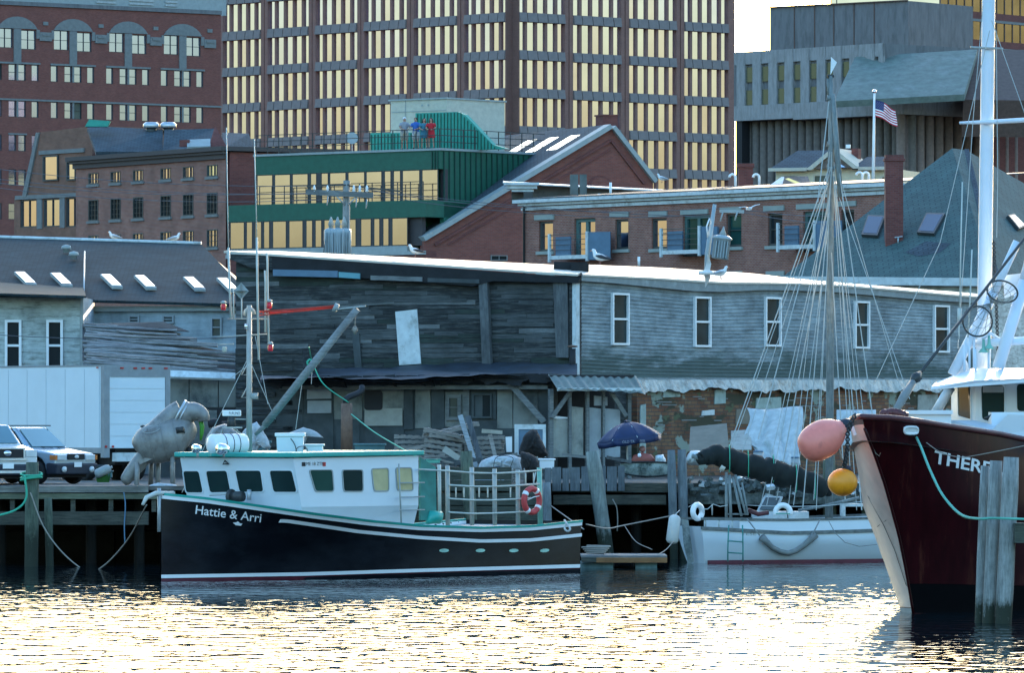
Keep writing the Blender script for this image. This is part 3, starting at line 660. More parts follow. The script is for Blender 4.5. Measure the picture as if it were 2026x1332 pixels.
def rowhouse():
    f=Fac(1037,303,1762,281); root=thing('brick_row_building','long brown brick row building with three balconies behind the grey clapboard shed','building',f.w(0,0,GZ))
    zr=f.z(1400,391); L=f.L
    def rr(x0,y0,x1,y1): return f.rect(x0,y0,x1,y1)
    W1=[(rr(1066,438,1094,497),K['gold2'],'b'),(rr(1217,434,1243,493),K['gold'],'w'),(rr(1289,432,1319,492),K['gold2'],'g'),(rr(1437,423,1467,488),K['greenglass'],'g'),(rr(1519,422,1548,486),K['dark'],'w'),(rr(1664,415,1690,470),K['dark'],'w')]
    D1=[rr(1136,432,1178,515),rr(1351,425,1405,507),rr(1589,418,1640,498)]
    LW=[(f.u(p-16),f.u(p+16),f.z(p,600),f.z(p,552)) for p in(1080,1230,1305,1451,1535)]
    m=M(f.T); m.holed(0,L,GZ,zr,[q[0] for q in W1]+D1+LW,.3); m.build('wall',K['b_old'],root)
    M(f.T).box(0,L,.3,9,GZ,zr-.01).build('side_wall',K['b_dk'],root)
    for r,g,t in W1: window(f,root,r,.15,K['frameb'],g,1,2,.1,sill=K['trimg'])
    for r in LW: window(f,root,r,.15,K['frameb'],K['dark'],1,2,.1)
    for i,r in enumerate(D1):
        window(f,root,r,.18,K['doorg'],K['gold2'] if i==0 else K['greenglass'],2,1,.17,.2,name='balcony_door')
    m=M(f.T)
    for a,b,y in((1058.7,1097,430),(1208,1245,424),(1285,1321,423),(1348,1402,419),(1426,1468,415),(1512,1552.5,412),(1577,1645,408),(1655,1695,403)):
        z=f.z((a+b)/2,y); M(f.T).box(f.u(a),f.u(b),-.07,-.001,z-.12,z+.12).build('lintel',K['trimg'],root)
    for p in(1080,1305,1451,1535): z=f.z(p,541); M(f.T).box(f.u(p-18),f.u(p+18),-.07,-.001,z-.12,z+.1).build('lintel',K['trimg'],root)
    m=M(f.T); m.box(-.35,L+.1,-.45,9,zr+.12,zr+.28).box(-.2,L,-.25,-.001,zr-.02,zr+.12).box(-.1,L,-.12,-.001,zr-.22,zr-.06); m.build('cornice',K['white2'],root)
    m=M(f.T); m.slab((-.2,-.2,zr+.3),(L,-.2,zr+.3),(L,9,zr+.95),(-.2,9,zr+.95),.05); m.build('roof',K['slate'],root)
    m=M(f.T); m.tube([(.12,-.1,GZ),(.12,-.1,zr-.3),(.3,-.25,zr)],.06); m.build('downpipe',K['iron'],root)
    # balconies
    for i,(x0,x1,yt,yb,px1,y) in enumerate(((1087,1162,463,519,1192,516),(1308,1384,452,509,1404,506),(1539,1612,441,499,1650,496))):
        u0,u1,u2=f.u(x0,-1),f.u(x1,-1),f.u(px1,-1); zb=f.z(x0,yb,-1); zt=f.z(x0,yt,-1); 
        b=M(f.T); b.box(u0,u1+.02,-1.05,0,zb+.12,zb+.3); bo=b.build('balcony',K['white2'],root)
        b=M(f.T); b.box(u0,u0+.12,-1.1,-.98,zb,zt); b.box(u1-.02,u1+.12,-1.1,-.98,zb,zt+.05); b.build('post',K['white2'],bo)
        b=M(f.T)
        for k in range(1,5): z=zb+.3+(zt-zb-.35)*k/4; b.box(u0+.12,u1-.02,-1.05,-1.03,z-.015,z+.015)
        b.build('rail',K['iron'],bo)
        b=M(f.T); b.box(u1+.12,u1+.16,-1.04,0,zb+.05,zt+.02)
        b.slab((u1+.12,-1.04,zb+.05),(u2,-.55,zb+.05),(u2,-.55,zt+.02),(u1+.12,-1.04,zt+.02),-.06); b.build('side_panel',K['bluep'],bo)
        b=M(f.T); b.box(u0+.35,(u0+u1)/2,-.9,-.82,zb+.3,zt-.15); b.build('wind_screen',K['bluep'],bo)
K['doorg']=paint('sea green door frame',(.06,.13,.12),.6); K['trimg']=paint('pale green stone',(.3,.33,.3),.85,var=.1)
rowhouse()
def parapet():
    root=thing('roof_parapet','long weathered parapet wall with cornice end rising above the brick row roof','parapet',P(1000,380,306)); 
    m=M(); a,b,c,d=P(1012,362,307),P(1450,388,311),P(1450,402,311),P(1040,402,306)
    m.add([P(1012,361,307),P(1450,384,311),P(1450,404,311),P(1012,404,307),P(1012,361,308),P(1450,384,312),P(1450,404,312),P(1012,404,308)],[(3,2,1,0),(4,5,6,7),(0,1,5,4),(1,2,6,5),(2,3,7,6),(3,0,4,7)]); m.build('parapet_wall',K['trimd'],root)
    m=M(); m.slab(P(995,361,306),P(1450,384,310.6),P(1450,382,312.4),P(995,358,308.4),-.05); m.build('coping',K['white2'],root)
    m=M(); 
    for i,(x0,x1,y0,y1) in enumerate(((997,1067,361,366),(1004,1063,366,373),(1012,1056,373,379))): q=P(x0,y1,306-.15*(2-i)); r=P(x1,y0,306-.15*(2-i)); m.box(q.x,r.x,q.y,307,q.z,r.z)
    m.build('cornice_end',K['white2'],root)
    m=M(); q=P(1036,403,305.6); r=P(1054,379,305.6); m.box(q.x,r.x,305.6,306.6,q.z,r.z); m.build('bracket',K['iron'],root)
    m=M()
    for px,w in((1128,16),(1147,14)): q=P(px,385,306.3); r=P(px+w,345,306.3); m.box(q.x,r.x,306.3,306.9,q.z,r.z)
    m.build('torn_flashing',K['trimd'],root)
    root2=None
K['trimd']=paint('weathered grey render',(.13,.145,.135),.9,var=.25,scale=1.5,dirt=(.06,.07,.065),dirtamt=.6)
parapet()
def pipe(px,y0,y1,d,lab,hook=True):
    q=P(px,y1,d); s=d/F; r=5.2*s/1.0*.55
    pts=[P(px,y1,d),P(px,y0+8,d)]
    if hook:
        for i in range(1,9): a=math.pi*i/7.; pts.append(P(px-6+6*math.cos(a),y0+7-6*math.sin(a),d)) if i<8 else None
    m=M(); m.tube(pts,2.6*s,8); m.build('vent_pipe',K['white'],None,lab,'vent pipe','white vent pipes on the roofs')
pipe(1455,344,380,306,'white hooked vent pipe at the left end of the brick chimney on the row roof')
pipe(1502,344,374,306,'white hooked vent pipe just left of the small glazed roof hatch')
pipe(1706,340,366,312,'left white hooked vent pipe beside the flagpole foot')
pipe(1719,340,366,313,'right white hooked vent pipe touching the flagpole foot')
pipe(1208,353,391,302,'short straight white vent pipe on the parapet roof below the gable',False)
pipe(1185,375,392,302,'tiny straight white pipe left of the white vent pipe below the gable',False)
pipe(1264,500,526,262,'straight white pipe standing behind the pale shed roof beside the gull',False)
pipe(1976,334,372,330,'white hooked vent pipe on the far right roof beside the white mast')
for x0,x1,y0,y1,d,lab in((1461,1490,323,374,309,'square brick chimney with corbelled top behind the hooked vent pipes'),):
    q=P(x0,y1,d); r=P(x1,y0,d); t=thing('brick_chimney',lab,'chimney',q)
    M().box(q.x,r.x,d,d+.8,q.z,r.z-.2).build('shaft',K['b_dk'],t); M().box(q.x-.06,r.x+.06,d-.06,d+.86,r.z-.2,r.z).build('cap',K['b_dk'],t)
def cream():
    f=Fac(1535,334,1760,332); root=thing('cream_house','cream house with grey hipped roof and pointed dormer behind the wooden mast','house',f.w(0,0,GZ))
    zt=f.z(1600,334); wins=[f.rect(1609,345,1637,366),f.rect(1548,346,1580,375),f.rect(1742,348,1758,361)]
    m=M(f.T); m.holed(0,f.L,GZ,zt,wins,.2); m.build('wall',K['cream'],root); M(f.T).box(0,f.L,.2,6,GZ,zt-.01).build('side_wall',K['cream'],root)
    m=M(f.T); m.slab((f.u(1526),-.4,zt),(f.u(1602),-.4,zt),(f.u(1640),3,f.z(1620,297,3)),(f.u(1578,3),3,f.z(1578,298,3)),-.12)
    m.slab((f.u(1690),-.4,zt),(f.L,-.4,zt),(f.L,2.5,zt+.7),(f.u(1690),2.5,zt+.7),-.1); m.build('roof',K['slate'],root)
    A=f.uz(1653,297); a=f.uz(1600,335); b=f.uz(1704,332)
    m=M(f.T); m.prism([a,b,A],-.35,3); m.build('dormer_gable',K['brown3'],root)
    m=M(f.T); m.prism([(a[0]-.05,a[1]-.05),(A[0],A[1]+.12),(A[0],A[1]-.12),(a[0]+.3,a[1]-.05)],-.5,3); m.prism([(b[0]+.05,b[1]-.05),(A[0]+.001,A[1]+.12),(A[0]+.001,A[1]-.12),(b[0]-.3,b[1]-.05)],-.5,3)
    m.box(f.u(1525),f.u(1601),-.5,-.38,zt-.12,zt+.05); m.box(f.u(1703),f.L,-.5,-.38,zt-.12,zt+.05); m.build('bargeboard',K['creamp'],root)
    for r,g in zip(wins,(K['dim'],K['dark'],K['dim'])): window(f,root,r,.05,K['creamp'],g,1,1,.07)
    o=f.rect(1652,324,1674,331); m=M(f.T); m.slab((f.u(1652),-.55,f.z(1660,322)),(f.u(1662),-.55,f.z(1660,322)),(f.u(1682),-.9,f.z(1660,332)),(f.u(1657),-.9,f.z(1660,332)),.05); m.build('skylight',K['skyl'],root)
    m=M(f.T); m.box(f.u(1664),f.u(1677),2,2.6,A[1]-.6,f.z(1670,294,2)); m.build('chimney',K['b_dk'],root)
    M(f.T).box(f.u(1661),f.u(1670),1.2,1.25,f.z(1665,291),f.z(1665,284)).build('vent_grille',K['white'],root)
K['brown3']=paint('brown shingles',(.14,.11,.09),.85,var=.25)
cream()
t=thing('roof_hatch','small glazed roof hatch with white edges on the row roof','roof hatch',P(1550,374,300))
M().slab(P(1512,374,299),P(1545,374,299),P(1552,350,302),P(1546,350,302),-.1).build('side_panel',K['white2'],t)
M().slab(P(1545,374,299),P(1608,373,302),P(1598,348,306),P(1552,350,302),-.1).build('slate_top',K['slate'],t)
M().slab(P(1553,354,300),P(1560,352,300),P(1594,366,300),P(1587,369,300),-.06).build('glazing',K['skyl'],t)
def slatehouse():
    root=thing('slate_roof_building','building with big green grey pyramid slate roof behind the white mast','building',P(1800,HY,270).to_2d().to_3d()+Vector((0,0,GZ)))
    L_=P(1548,548,269); C_=P(1966,552,261); R_=P(2300,520,285); A1=P(1884,293,276); A2=P(1912,297,277); B_=P(1750,540,300)
    m=M(); m.add([L_,C_,R_,A1,A2,B_,P(2150,520,305)],[(0,1,4,3),(1,2,4),(0,3,5),(3,4,6,5),(4,2,6)]); m.build('roof',K['slateg'],root)
    m=M(); m.add([C_+Vector((0,-.03,.02)),C_+Vector((.25,-.03,.02)),A2+Vector((.1,-.05,.05)),A2+Vector((-.1,-.05,.05)),C_+Vector((0,.2,-.1)),C_+Vector((.3,.2,-.1)),A2+Vector((0,.2,0))],[(0,1,2,3),(1,5,6,2)]); m.build('hip_cap',K['slate'],root)
    def drop(v): return Vector((v.x,v.y,GZ))
    m=M(); i=Vector((.0,.5,-.25)); q=[L_+i+Vector((.5,0,0)),C_+i,R_+i,P(2150,520,305),B_]
    m.add(q+[drop(v) for v in q],[(5,6,1,0),(6,7,2,1),(7,8,3,2),(8,9,4,3),(9,5,0,4)]); m.build('wall',K['clapw'],root)
    m=M(); m.slab(L_+Vector((-.1,-.1,-.3)),C_+Vector((0,-.1,-.3)),C_+Vector((0,-.1,.03)),L_+Vector((-.1,-.1,.03)),-.12); m.slab(C_+Vector((0,-.1,-.3)),R_+Vector((0,-.1,-.3)),R_+Vector((0,-.1,.03)),C_+Vector((0,-.1,.03)),-.12); m.build('fascia',K['white2'],root)
    n=(C_-L_).cross(A1-L_).normalized(); n=n if n.y<0 else -n
    def onroof(px,py,pl=(L_,n)):
        d=P(px,py,1)-Vector((0,0,H)); o=Vector((0,0,H)); t=(pl[0]-o).dot(pl[1])/d.dot(pl[1]); return o+d*t
    n2=(R_-C_).cross(A2-C_).normalized(); n2=n2 if n2.y<0 else -n2
    for q,pl in((((1706,470),(1738,472),(1753,433),(1719,431)),(L_,n)),(((1816,466),(1850,468),(1872,428),(1835,427)),(L_,n)),(((1990,431),(2002,428),(2026,452),(2012,458)),(C_,n2))):
        pts=[onroof(*a,pl)+pl[1]*.02 for a in q]
        m=M(); m.slab(*[v for v in pts],.14 if (pts[1]-pts[0]).cross(pts[3]-pts[0]).dot(pl[1])>0 else -.14); fr=m.build('skylight',K['iron'],root)
        c=sum(pts,Vector())/4; m=M(); pp=[c+(v-c)*.84+pl[1]*.15 for v in pts]; m.add(pp,[(0,1,2,3)]); m.build('pane',K['bluegl'],fr)
    # tall chimney
    q=P(1752,478,264.5); a=onroof(1770,470); 
    m=M(); d=a.y-.6; x0,x1=P(1752,0,d).x,P(1787,0,d).x; zt=P(0,318,d).z; m.box(x0,x1,d,d+.9,a.z-.6,zt); m.box(x0-.05,x1+.08,d-.06,d+.96,zt,zt+.1).box(x0,x1+.03,d-.02,d+.92,zt+.1,zt+.26)
    m.build('chimney',K['b_dk'],root)
    m=M(); m.tube([P(1777,470,d-.1),P(1777,482,d-.1)],.04).tube([P(1770,470,d-.12),P(1786,468,d-.12)],.03); m.build('flue_clamp',K['steel'],root)
    m=M(); pts=[onroof(*a)+n*.012 for a in((1790,500),(1832,478),(1882,482),(1860,500),(1818,508))]; m.add(pts,[(0,1,2,3,4)] if True else []); m.build('roof_patch',K['slate'],root)
K['slateg']=brick('green grey slate',(.055,.10,.095),(.07,.125,.115),(.035,.065,.065),bw=.45,bh=.2,var=.3); K['bluegl']=glass('blue glass',(.03,.07,.12),.15,.2)
slatehouse()
def flag():
    b=P(1727,378,325); t=thing('flagpole','white flagpole carrying a flag of stripes and a blue canton above the cream house','flagpole',b)
    M().tube([P(1727,378,325),P(1728.5,300,325),P(1730,183,325)],[.09,.075,.05],8).build('pole',K['white'],t)
    M(Matrix.Translation(P(1730,181,325))).lathe([(.01,-.1),(.09,-.05),(.12,.03),(.07,.1),(.01,.13)],10).build('finial',K['gold'],t)
    nu,nv=26,13; W_,H_=1.62,1.05
    m=M()
    def fn(u,v):
        x=u; sag=u*.95; wv=math.sin(u*9+v*1.5)*.12*u
        px=1730.5+43*u+2*math.sin(v*3+u*5)*u; py=196+30*v+ (26*u*(1-.1*v)) + math.sin(u*8)*1.5
        py=195+33*v+22*u+1.5*math.sin(7*u+2)
        return P(px,py,325)+Vector((0,wv,0))
    vs=[fn(i/nu,j/nv) for j in range(nv+1) for i in range(nu+1)]
    for j in range(nv):
        for i in range(nu):
            a=j*(nu+1)+i; m.cur=2 if (j<7 and i<nu*.4) else (0 if j%2==0 else 1)
            if m.cur==2 and (i+j)%2==0 and 0<j<6 : m.cur=3
            m.add([vs[a],vs[a+1],vs[a+nu+2],vs[a+nu+1]],[(0,1,2,3)],True)
    o=m.build('flag',[K['flagr'],K['white'],K['flagb'],K['flags']],None,'red white and blue striped flag blowing to the right from the flagpole','flag')
K['flagr']=paint('flag red',(.5,.02,.05),.8); K['flagb']=paint('flag blue',(.02,.03,.12),.8); K['flags']=paint('flag starred blue',(.09,.10,.2),.8)
flag()
# ================= MIDGROUND SHEDS =================
def hitp(px,py,pt,n):
    d=P(px,py,1)-Vector((0,0,H)); o=Vector((0,0,H)); return o+d*((pt-o).dot(n)/d.dot(n))
def pxbox(m,x0,y0,x1,y1,d,dep):
    a=P(x0,y1,d); b=P(x1,y0,d); m.box(a.x,b.x,d,d+dep,a.z,b.z); return m
def interp(tab,x):
    if x<=tab[0][0]: return tab[0][1]
    for (a,b),(c,d) in zip(tab,tab[1:]):
        if x<=c: return b+(d-b)*(x-a)/(c-a)
    return tab[-1][1]
K['brd2']=wood('grey stained board',(.02,.025,.026),(.10,.11,.11),st=14); K['brd3']=wood('silvery board',(.05,.06,.06),(.19,.2,.2),st=14); K['brd4']=wood('mossy black board',(.008,.014,.012),(.04,.06,.05),st=14)
def tarred():
    f=Fac(467,219,1147,215); root=thing('tarred_shed','long black tarred waterfront shed with thin sloping roof edge and leaning posts','shed',f.w(0,0,GZ))
    uz=f.uz
    m=M(f.T); m.prism([(0,GZ),(f.L,GZ),uz(1147,552),uz(700,530),uz(467,512)],0,10); m.build('wall',K['boards'],root)
    m=M(f.T); random.seed(3)
    zt_=lambda px: f.z(px,interp([(467,513),(700,531),(1147,553)],px))
    row=0; z=GZ+2.9
    while z<f.z(467,515):
        u=random.uniform(-1,0); h_=.165
        while u<f.L-.1:
            w=random.uniform(1.2,4.2); a=max(0,u)+.01; b=min(f.L-.02,u+w)-.01
            if b-a>.15 and random.random()>.03:
                pxm=proj(f.w((a+b)/2,0,5))[0]; lim=min(zt_(proj(f.w(a,0,5))[0]),zt_(proj(f.w(b,0,5))[0])); 
                if z+h_<lim+.12:
                    t=random.uniform(-.014,.014); g=random.uniform(.008,.03); m.cur=random.choice((0,0,0,1,1,2,3)); o_=random.uniform(.004,.022)
                    m.prism([(a,z+g),(b,z+g+t),(b,min(z+h_+t,lim)),(a,min(z+h_,lim))],-o_,-.0005)
            u+=w
        z+=h_; row+=1
    m.cur=1
    for i in range(26):
        px=random.uniform(470,1080); w=random.uniform(40,200); py=random.uniform(560,700) if px<940 else random.uniform(575,690); x1=min(px+w,945 if px<940 else 1095)
        if x1-px<30: continue
        a=f.u(px);b=f.u(x1); z=f.z(px,py); t=random.uniform(-.02,.02)
        m.prism([(a,z),(b,z+t),(b,z+t+.14),(a,z+.14)],-random.uniform(.012,.035),-.0005)
    m.build('wall_boards',[K['boards'],K['brd2'],K['brd3'],K['brd4']],root,kind='stuff')
    # roof
    A,B=f.w(f.u(450),-.35,f.z(450,501)),f.w(f.u(1149),-.35,f.z(1149,547))
    bk=f.n*5
    A2=A+bk+Vector((0,0,.13)); B2=f.w(f.u(1085),-.35,f.z(1085,543))+bk+Vector((0,0,.30))
    m=M(); m.slab(A,B,B2,A2,.07); m.build('roof',K['wroof'],root)
    m=M(f.T); y=-.34
    m.prism([uz(538,506,y),uz(538,535,y),uz(700,549,y),uz(935,566,y),uz(975,556,y),uz(1143,560,y),uz(1147,549,y)],y+.01,0); m.build('tar_fascia',K['tar'],root)
    m=M(f.T); m.prism([uz(455,503,y),uz(455,513,y),uz(495,530,y),uz(538,535,y),uz(538,506,y)],y+.05,-.01); m.build('ragged_eave',K['boards'],root)
    for x0,x1,y0,y1,mt in((540,668,533,548,'bluep'),(670,712,538,551,'skyb'),(733,835,545,556,'plank'),(846,948,550,560,'plyd')):
        m=M(f.T); m.prism([uz(x0,y0,-.38),uz(x1,y0+3,-.38),uz(x1,y1+1,-.38),uz(x0,y1-2,-.38)],-.38,-.33); m.build('eave_board',K[mt],root)
    m=M(f.T); m.prism([uz(952,550),uz(969,550),uz(977,738),uz(960,738)],-.3,-.06); m.build('post',K['plank2'],root)
    m=M(f.T); m.prism([uz(1098,560),uz(1126,560),uz(1128,708),uz(1104,708)],-.2,-.01); m.build('post',K['plank2'],root)
    m=M(f.T); m.box(f.u(1129),f.u(1139),-.15,-.01,f.z(1130,745),f.z(1130,556)); m.build('corner_board',K['boards'],root)
    m=M(f.T); m.prism([uz(783,617),uz(826,612),uz(834,720),uz(791,723)],-.06,-.01); m.build('white_board',K['white2'],root)
    m=M(f.T); m.prism([uz(698,660),uz(712,660),uz(717,732),uz(704,732)],-.08,-.01); m.build('loose_board',K['plyd'],root)
    m=M(f.T); m.prism([uz(655,606),uz(780,598),uz(780,601),uz(655,610)],-.05,-.01); m.build('batten',K['plank'],root)
    # stub roof hatch at the junction
    m=M(); pxbox(m,1096,518,1162,541,217,1.2); pxbox(m,1130,521,1165,540,216.6,.3); m.build('tar_chimney',K['tar'],root)
    return f
K['skyb']=paint('turquoise board',(.12,.3,.34),.7); K['plank2']=wood('dark grey timber',(.04,.045,.05),(.13,.14,.14),ang='y',st=8)
FB=tarred()
def leanto():
    f=Fac(467,213,1092,210.5); root=thing('plywood_lean_to','patched plywood lean-to with tar roof under the black shed','shed',f.w(0,0,GZ))
    uz=f.uz
    m=M(); A,B=P(515,752,209.8),P(1142,742,209.8); C,D=P(1142,712,216.5),P(520,733,217)
    def tf(u,v):
        q=A.lerp(B,u).lerp(D.lerp(C,u),v); return q+Vector((0,0,.018*math.sin(u*37+v*3)+.012*math.sin(u*83+v*9)+.05*math.sin(v*7+u*11)))
    m.grid(tf,90,10,True); m.grid(lambda u,v:tf(u,v)-Vector((0,0,.08)),30,2,True,True); m.build('tar_roof',K['tarb'],root)
    m=M(f.T); random.seed(5)
    for i in range(26):
        px=520+i*22; y0=746-.012*(px-520); m.prism([uz(px,y0,-.8),uz(px+random.uniform(18,60),y0+random.uniform(-2,2),-.8),uz(px+random.uniform(18,40),y0+random.uniform(7,24),-.8),uz(px,y0+random.uniform(8,22),-.8)],-.8-random.uniform(0,.05),-.7)
    m.build('eave_trim',K['tar'],root,kind='stuff')
    m=M(f.T); m.box(f.u(560),f.u(1090),-.5,-.4,f.z(800,771),f.z(800,763)); m.build('eave_beam',K['plank'],root)
    m=M(f.T); m.box(0,f.L,0,3,GZ,f.z(800,752)); m.build('wall',K['plyd'],root)
    P_=[(560,600,768,890,'plyd',.05),(608,655,763,790,'litep',.07),(609,656,793,818,'litep',.07),(600,660,820,900,'plyd',.04),(662,718,768,830,'ply',.04),(665,712,830,900,'plyd',.05),
        (720,800,766,812,'ply',.06),(722,797,808,843,'ply2',.075),(800,818,765,850,'plyd',.09),(822,852,768,848,'ply',.05),(854,880,770,850,'plyd',.045),(881,918,775,845,'ply',.06),(918,930,765,850,'plank',.1),(932,982,775,830,'plyd',.06),(984,1014,770,850,'ply',.04),(1016,1064,772,848,'ply',.05),(860,1060,848,895,'plyd',.045),(722,800,845,900,'plyd',.04)]
    for x0,x1,y0,y1,mt,t in P_:
        m=M(f.T); a=uz(x0,y1); b=uz(x1,y0); e=random.uniform(-.02,.02)
        m.prism([(a[0],a[1]),(b[0]+e,a[1]+e),(b[0],b[1]),(a[0]+e,b[1]-e)],-t,-.001); m.build('plywood_panel',K[mt],root)
    # dark opening with rounded corners
    x0,x1,z0,z1=f.rect(722,773,758,812); r=.1; pts=[]
    for cx,cz,a0 in((x1-r,z1-r,0),(x0+r,z1-r,90),(x0+r,z0+r,180),(x1-r,z0+r,270)):
        pts+=[(cx+r*math.cos(R(a0+k*30)),cz+r*math.sin(R(a0+k*30))) for k in range(4)]
    M(f.T).prism(pts,-.09,-.0765).build('window',K['black'],root)
    window(f,root,f.rect(884,781,914,832),-.1,K['plank'],K['dim'],1,2,.12)
    window(f,root,f.rect(936,779,975,828),-.09,K['plyd'],K['dark'],1,1,.06)
    m=M(f.T); m.prism([uz(1004,762,-.5),uz(1016,758,-.5),uz(1082,832,-.5),uz(1072,838,-.5)],-.55,-.42); m.build('brace',K['plank'],root)
    # stepped siding at the left end
    m=M(f.T); random.seed(9)
    for i in range(12):
        y0=690+i*17; x1=random.choice((545,560,580,598)); m.prism([uz(468,y0+12),uz(x1,y0+10),uz(x1,y0+1),uz(468,y0+2)],-.05-.02*(i%3),-.001)
    m.build('dark_siding',K['boards'],root)
    m=M(f.T); m.box(f.u(466),f.u(600),-.02,2,f.z(500,760),f.z(500,690)); m.build('upper_wall',K['boards'],root)
K['tarb']=paint('blue grey tar felt',(.022,.034,.05),.6,var=.4,scale=2,dirt=(.015,.018,.022),dirtamt=.5,b_=.02); K['litep']=paint('pale grey board',(.33,.36,.37),.75,var=.12)
leanto()
def clapshed():
    f=Fac(1141,215,1960,236.5); root=thing('clapboard_building','long sagging grey clapboard building with tall narrow white windows over a patched brick base','building',f.w(0,0,GZ))
    topT=[(1141,556),(1200,560),(1290,569),(1360,576),(1420,578),(1500,574),(1560,575),(1640,578),(1700,583),(1800,592),(1860,596),(1960,602)]
    ftop=[(1141,543),(1290,550),(1420,559),(1500,559),(1560,560),(1650,564),(1750,572),(1850,581),(1960,590)]
    botT=[(1141,742),(1250,748),(1500,753),(1700,755),(1960,750)]
    n=40; pxs=[1141+(1960-1141)*i/n for i in range(n+1)]
    us=[f.u(p) for p in pxs]; zt=[f.z(p,interp(topT,p)) for p in pxs]; zb=[f.z(p,interp(botT,p)) for p in pxs]; zf=[f.z(p,interp(ftop,p)) for p in pxs]
    NB=25; m=M(f.T)
    for j in range(NB):
        jj=random.uniform(-.004,.004)
        for i in range(n):
            a0=zb[i]+(zt[i]-zb[i])*j/NB; a1=zb[i]+(zt[i]-zb[i])*(j+1.04)/NB; b0=zb[i+1]+(zt[i+1]-zb[i+1])*j/NB; b1=zb[i+1]+(zt[i+1]-zb[i+1])*(j+1.04)/NB
            m.add([(us[i],-.035+jj,a0),(us[i+1],-.035+jj,b0),(us[i+1],-.008+jj,b1),(us[i],-.008+jj,a1),(us[i],0,a0),(us[i+1],0,b0)],[(0,1,2,3),(4,5,1,0)])
    m.build('clapboard_wall',K['clap2'],root)
    m=M(f.T)
    for i in range(n): m.add([(us[i],-.2,zt[i]),(us[i+1],-.2,zt[i+1]),(us[i+1],-.2,zf[i+1]),(us[i],-.2,zf[i]),(us[i],0,zt[i]),(us[i+1],0,zt[i+1])],[(0,1,2,3),(4,5,1,0)])
    m.build('fascia',K['fasc'],root)
    bkT=[(1080,521),(1147,523),(1300,529),(1480,540),(1570,551),(1700,562),(1960,583)]
    def fn(u,v):
        i=min(n-1,int(u*n)); t=u*n-i; a=f.w(us[i]+(us[i+1]-us[i])*t,-.24,zf[i]+(zf[i+1]-zf[i])*t)
        px=1141+819*u; q=P(px,interp(bkT,px),a.y+5.5); return a.lerp(q,v)
    m=M(); m.grid(fn,n,3,False); m.grid(lambda u,v:fn(u,v)-Vector((0,0,.06)),n,3,False,True)
    for i in range(n):
        a,b=fn(i/n,0),fn((i+1)/n,0); q=Vector((0,0,.06)); m.add([a,b,b-q,a-q],[(3,2,1,0)])
    m.build('roof',K['wroof'],root)
    m=M(f.T); m.prism([(us[0],GZ),(us[-1],GZ)]+[(us[i],zf[i]-.03) for i in range(n,-1,-2)],.02,9); m.build('core',K['boards'],root)
    m=M(f.T); m.box(f.u(1136),f.u(1143),-.08,.1,zb[0],zt[0]); m.build('corner_board',K['white2'],root)
    for x0,x1,y0,y1 in((1207,1240,580,683),(1370,1402,587,687),(1510,1541,588,686),(1687,1716,596,690),(1844,1874,604,698)):
        window(f,root,f.rect(x0,y0,x1,y1),-.07,K['white'],K['dirtyg'],1,2,.07,.07)
    # brick base
    m=M(f.T); m.box(f.u(1246),f.L,-.3,.01,GZ,f.z(1500,760)); m.build('brick_base',K['b_patch'],root)
    # crinkled silver drape over the ledge
    def fn(u,v):
        px=1243+(1915-1243)*u; uu=f.u(px); wv=.05*math.sin(u*61+math.sin(u*23)*2)+.035*math.sin(u*133+1)
        drop=interp([(0,752),(1,773)],v)+ (2.2*math.sin(u*47+2*math.sin(u*13))+2*math.sin(u*101+2)+2.5*math.sin(u*17+1)+1.5*math.sin(u*211))*v
        return Vector((uu,-.36-.14*v-abs(wv)*(.3+v),f.z(px,drop)))
    m=M(f.T); m.grid(fn,150,6); 
    m.grid(lambda u,v:Vector((f.u(1243+672*u),-.05-.31*v,f.z(1243+672*u,748+4*v))),60,2); m.build('tarp_flashing',K['tarp'],root)
    for x0,x1,y0,y1,mt in((1373,1398,811,823,'white2'),(1296,1330,768,787,'mintp'),(1398,1420,770,800,'mintp'),(1480,1530,786,812,'mintp'),(1250,1262,800,900,'mintp'),(1800,1840,780,840,'ply2'),(1750,1800,815,860,'ply'),(1440,1500,808,840,'plyb')):
        m=M(f.T); a=f.uz(x0,y1);b=f.uz(x1,y0); m.prism([a,(b[0],a[1]+.03),b,(a[0]+.05,b[1]-.04)],-.34,-.301); m.build('patch',K[mt],root)
    m=M(f.T); random.seed(4)
    for i in range(40):
        px=random.uniform(1255,1900); py=random.uniform(780,880); a=f.uz(px,py); m.box(a[0],a[0]+random.uniform(.2,1.1),-.325,-.3,a[1],a[1]+.04)
    m.build('brick_ledge',K['stone'],root,kind='stuff')
    return f
K['clap2']=wood('grey clapboard',(.13,.16,.17),(.33,.37,.38),(.25,.29,.30),st=6,scale=1.1,b_=.004); K['fasc']=paint('grey weathered fascia',(.25,.27,.26),.8,var=.15,scale=3,dirt=(.42,.44,.43),dirtamt=.62); K['dirtyg']=glass('dirty window glass',(.06,.085,.085),.15,.0,.6)
K['mintp']=paint('pale mint peeling paint',(.33,.40,.36),.8,var=.2,dirt=(.12,.12,.09),dirtamt=.6); K['plyb']=paint('brown plywood',(.2,.17,.13),.85,var=.15)
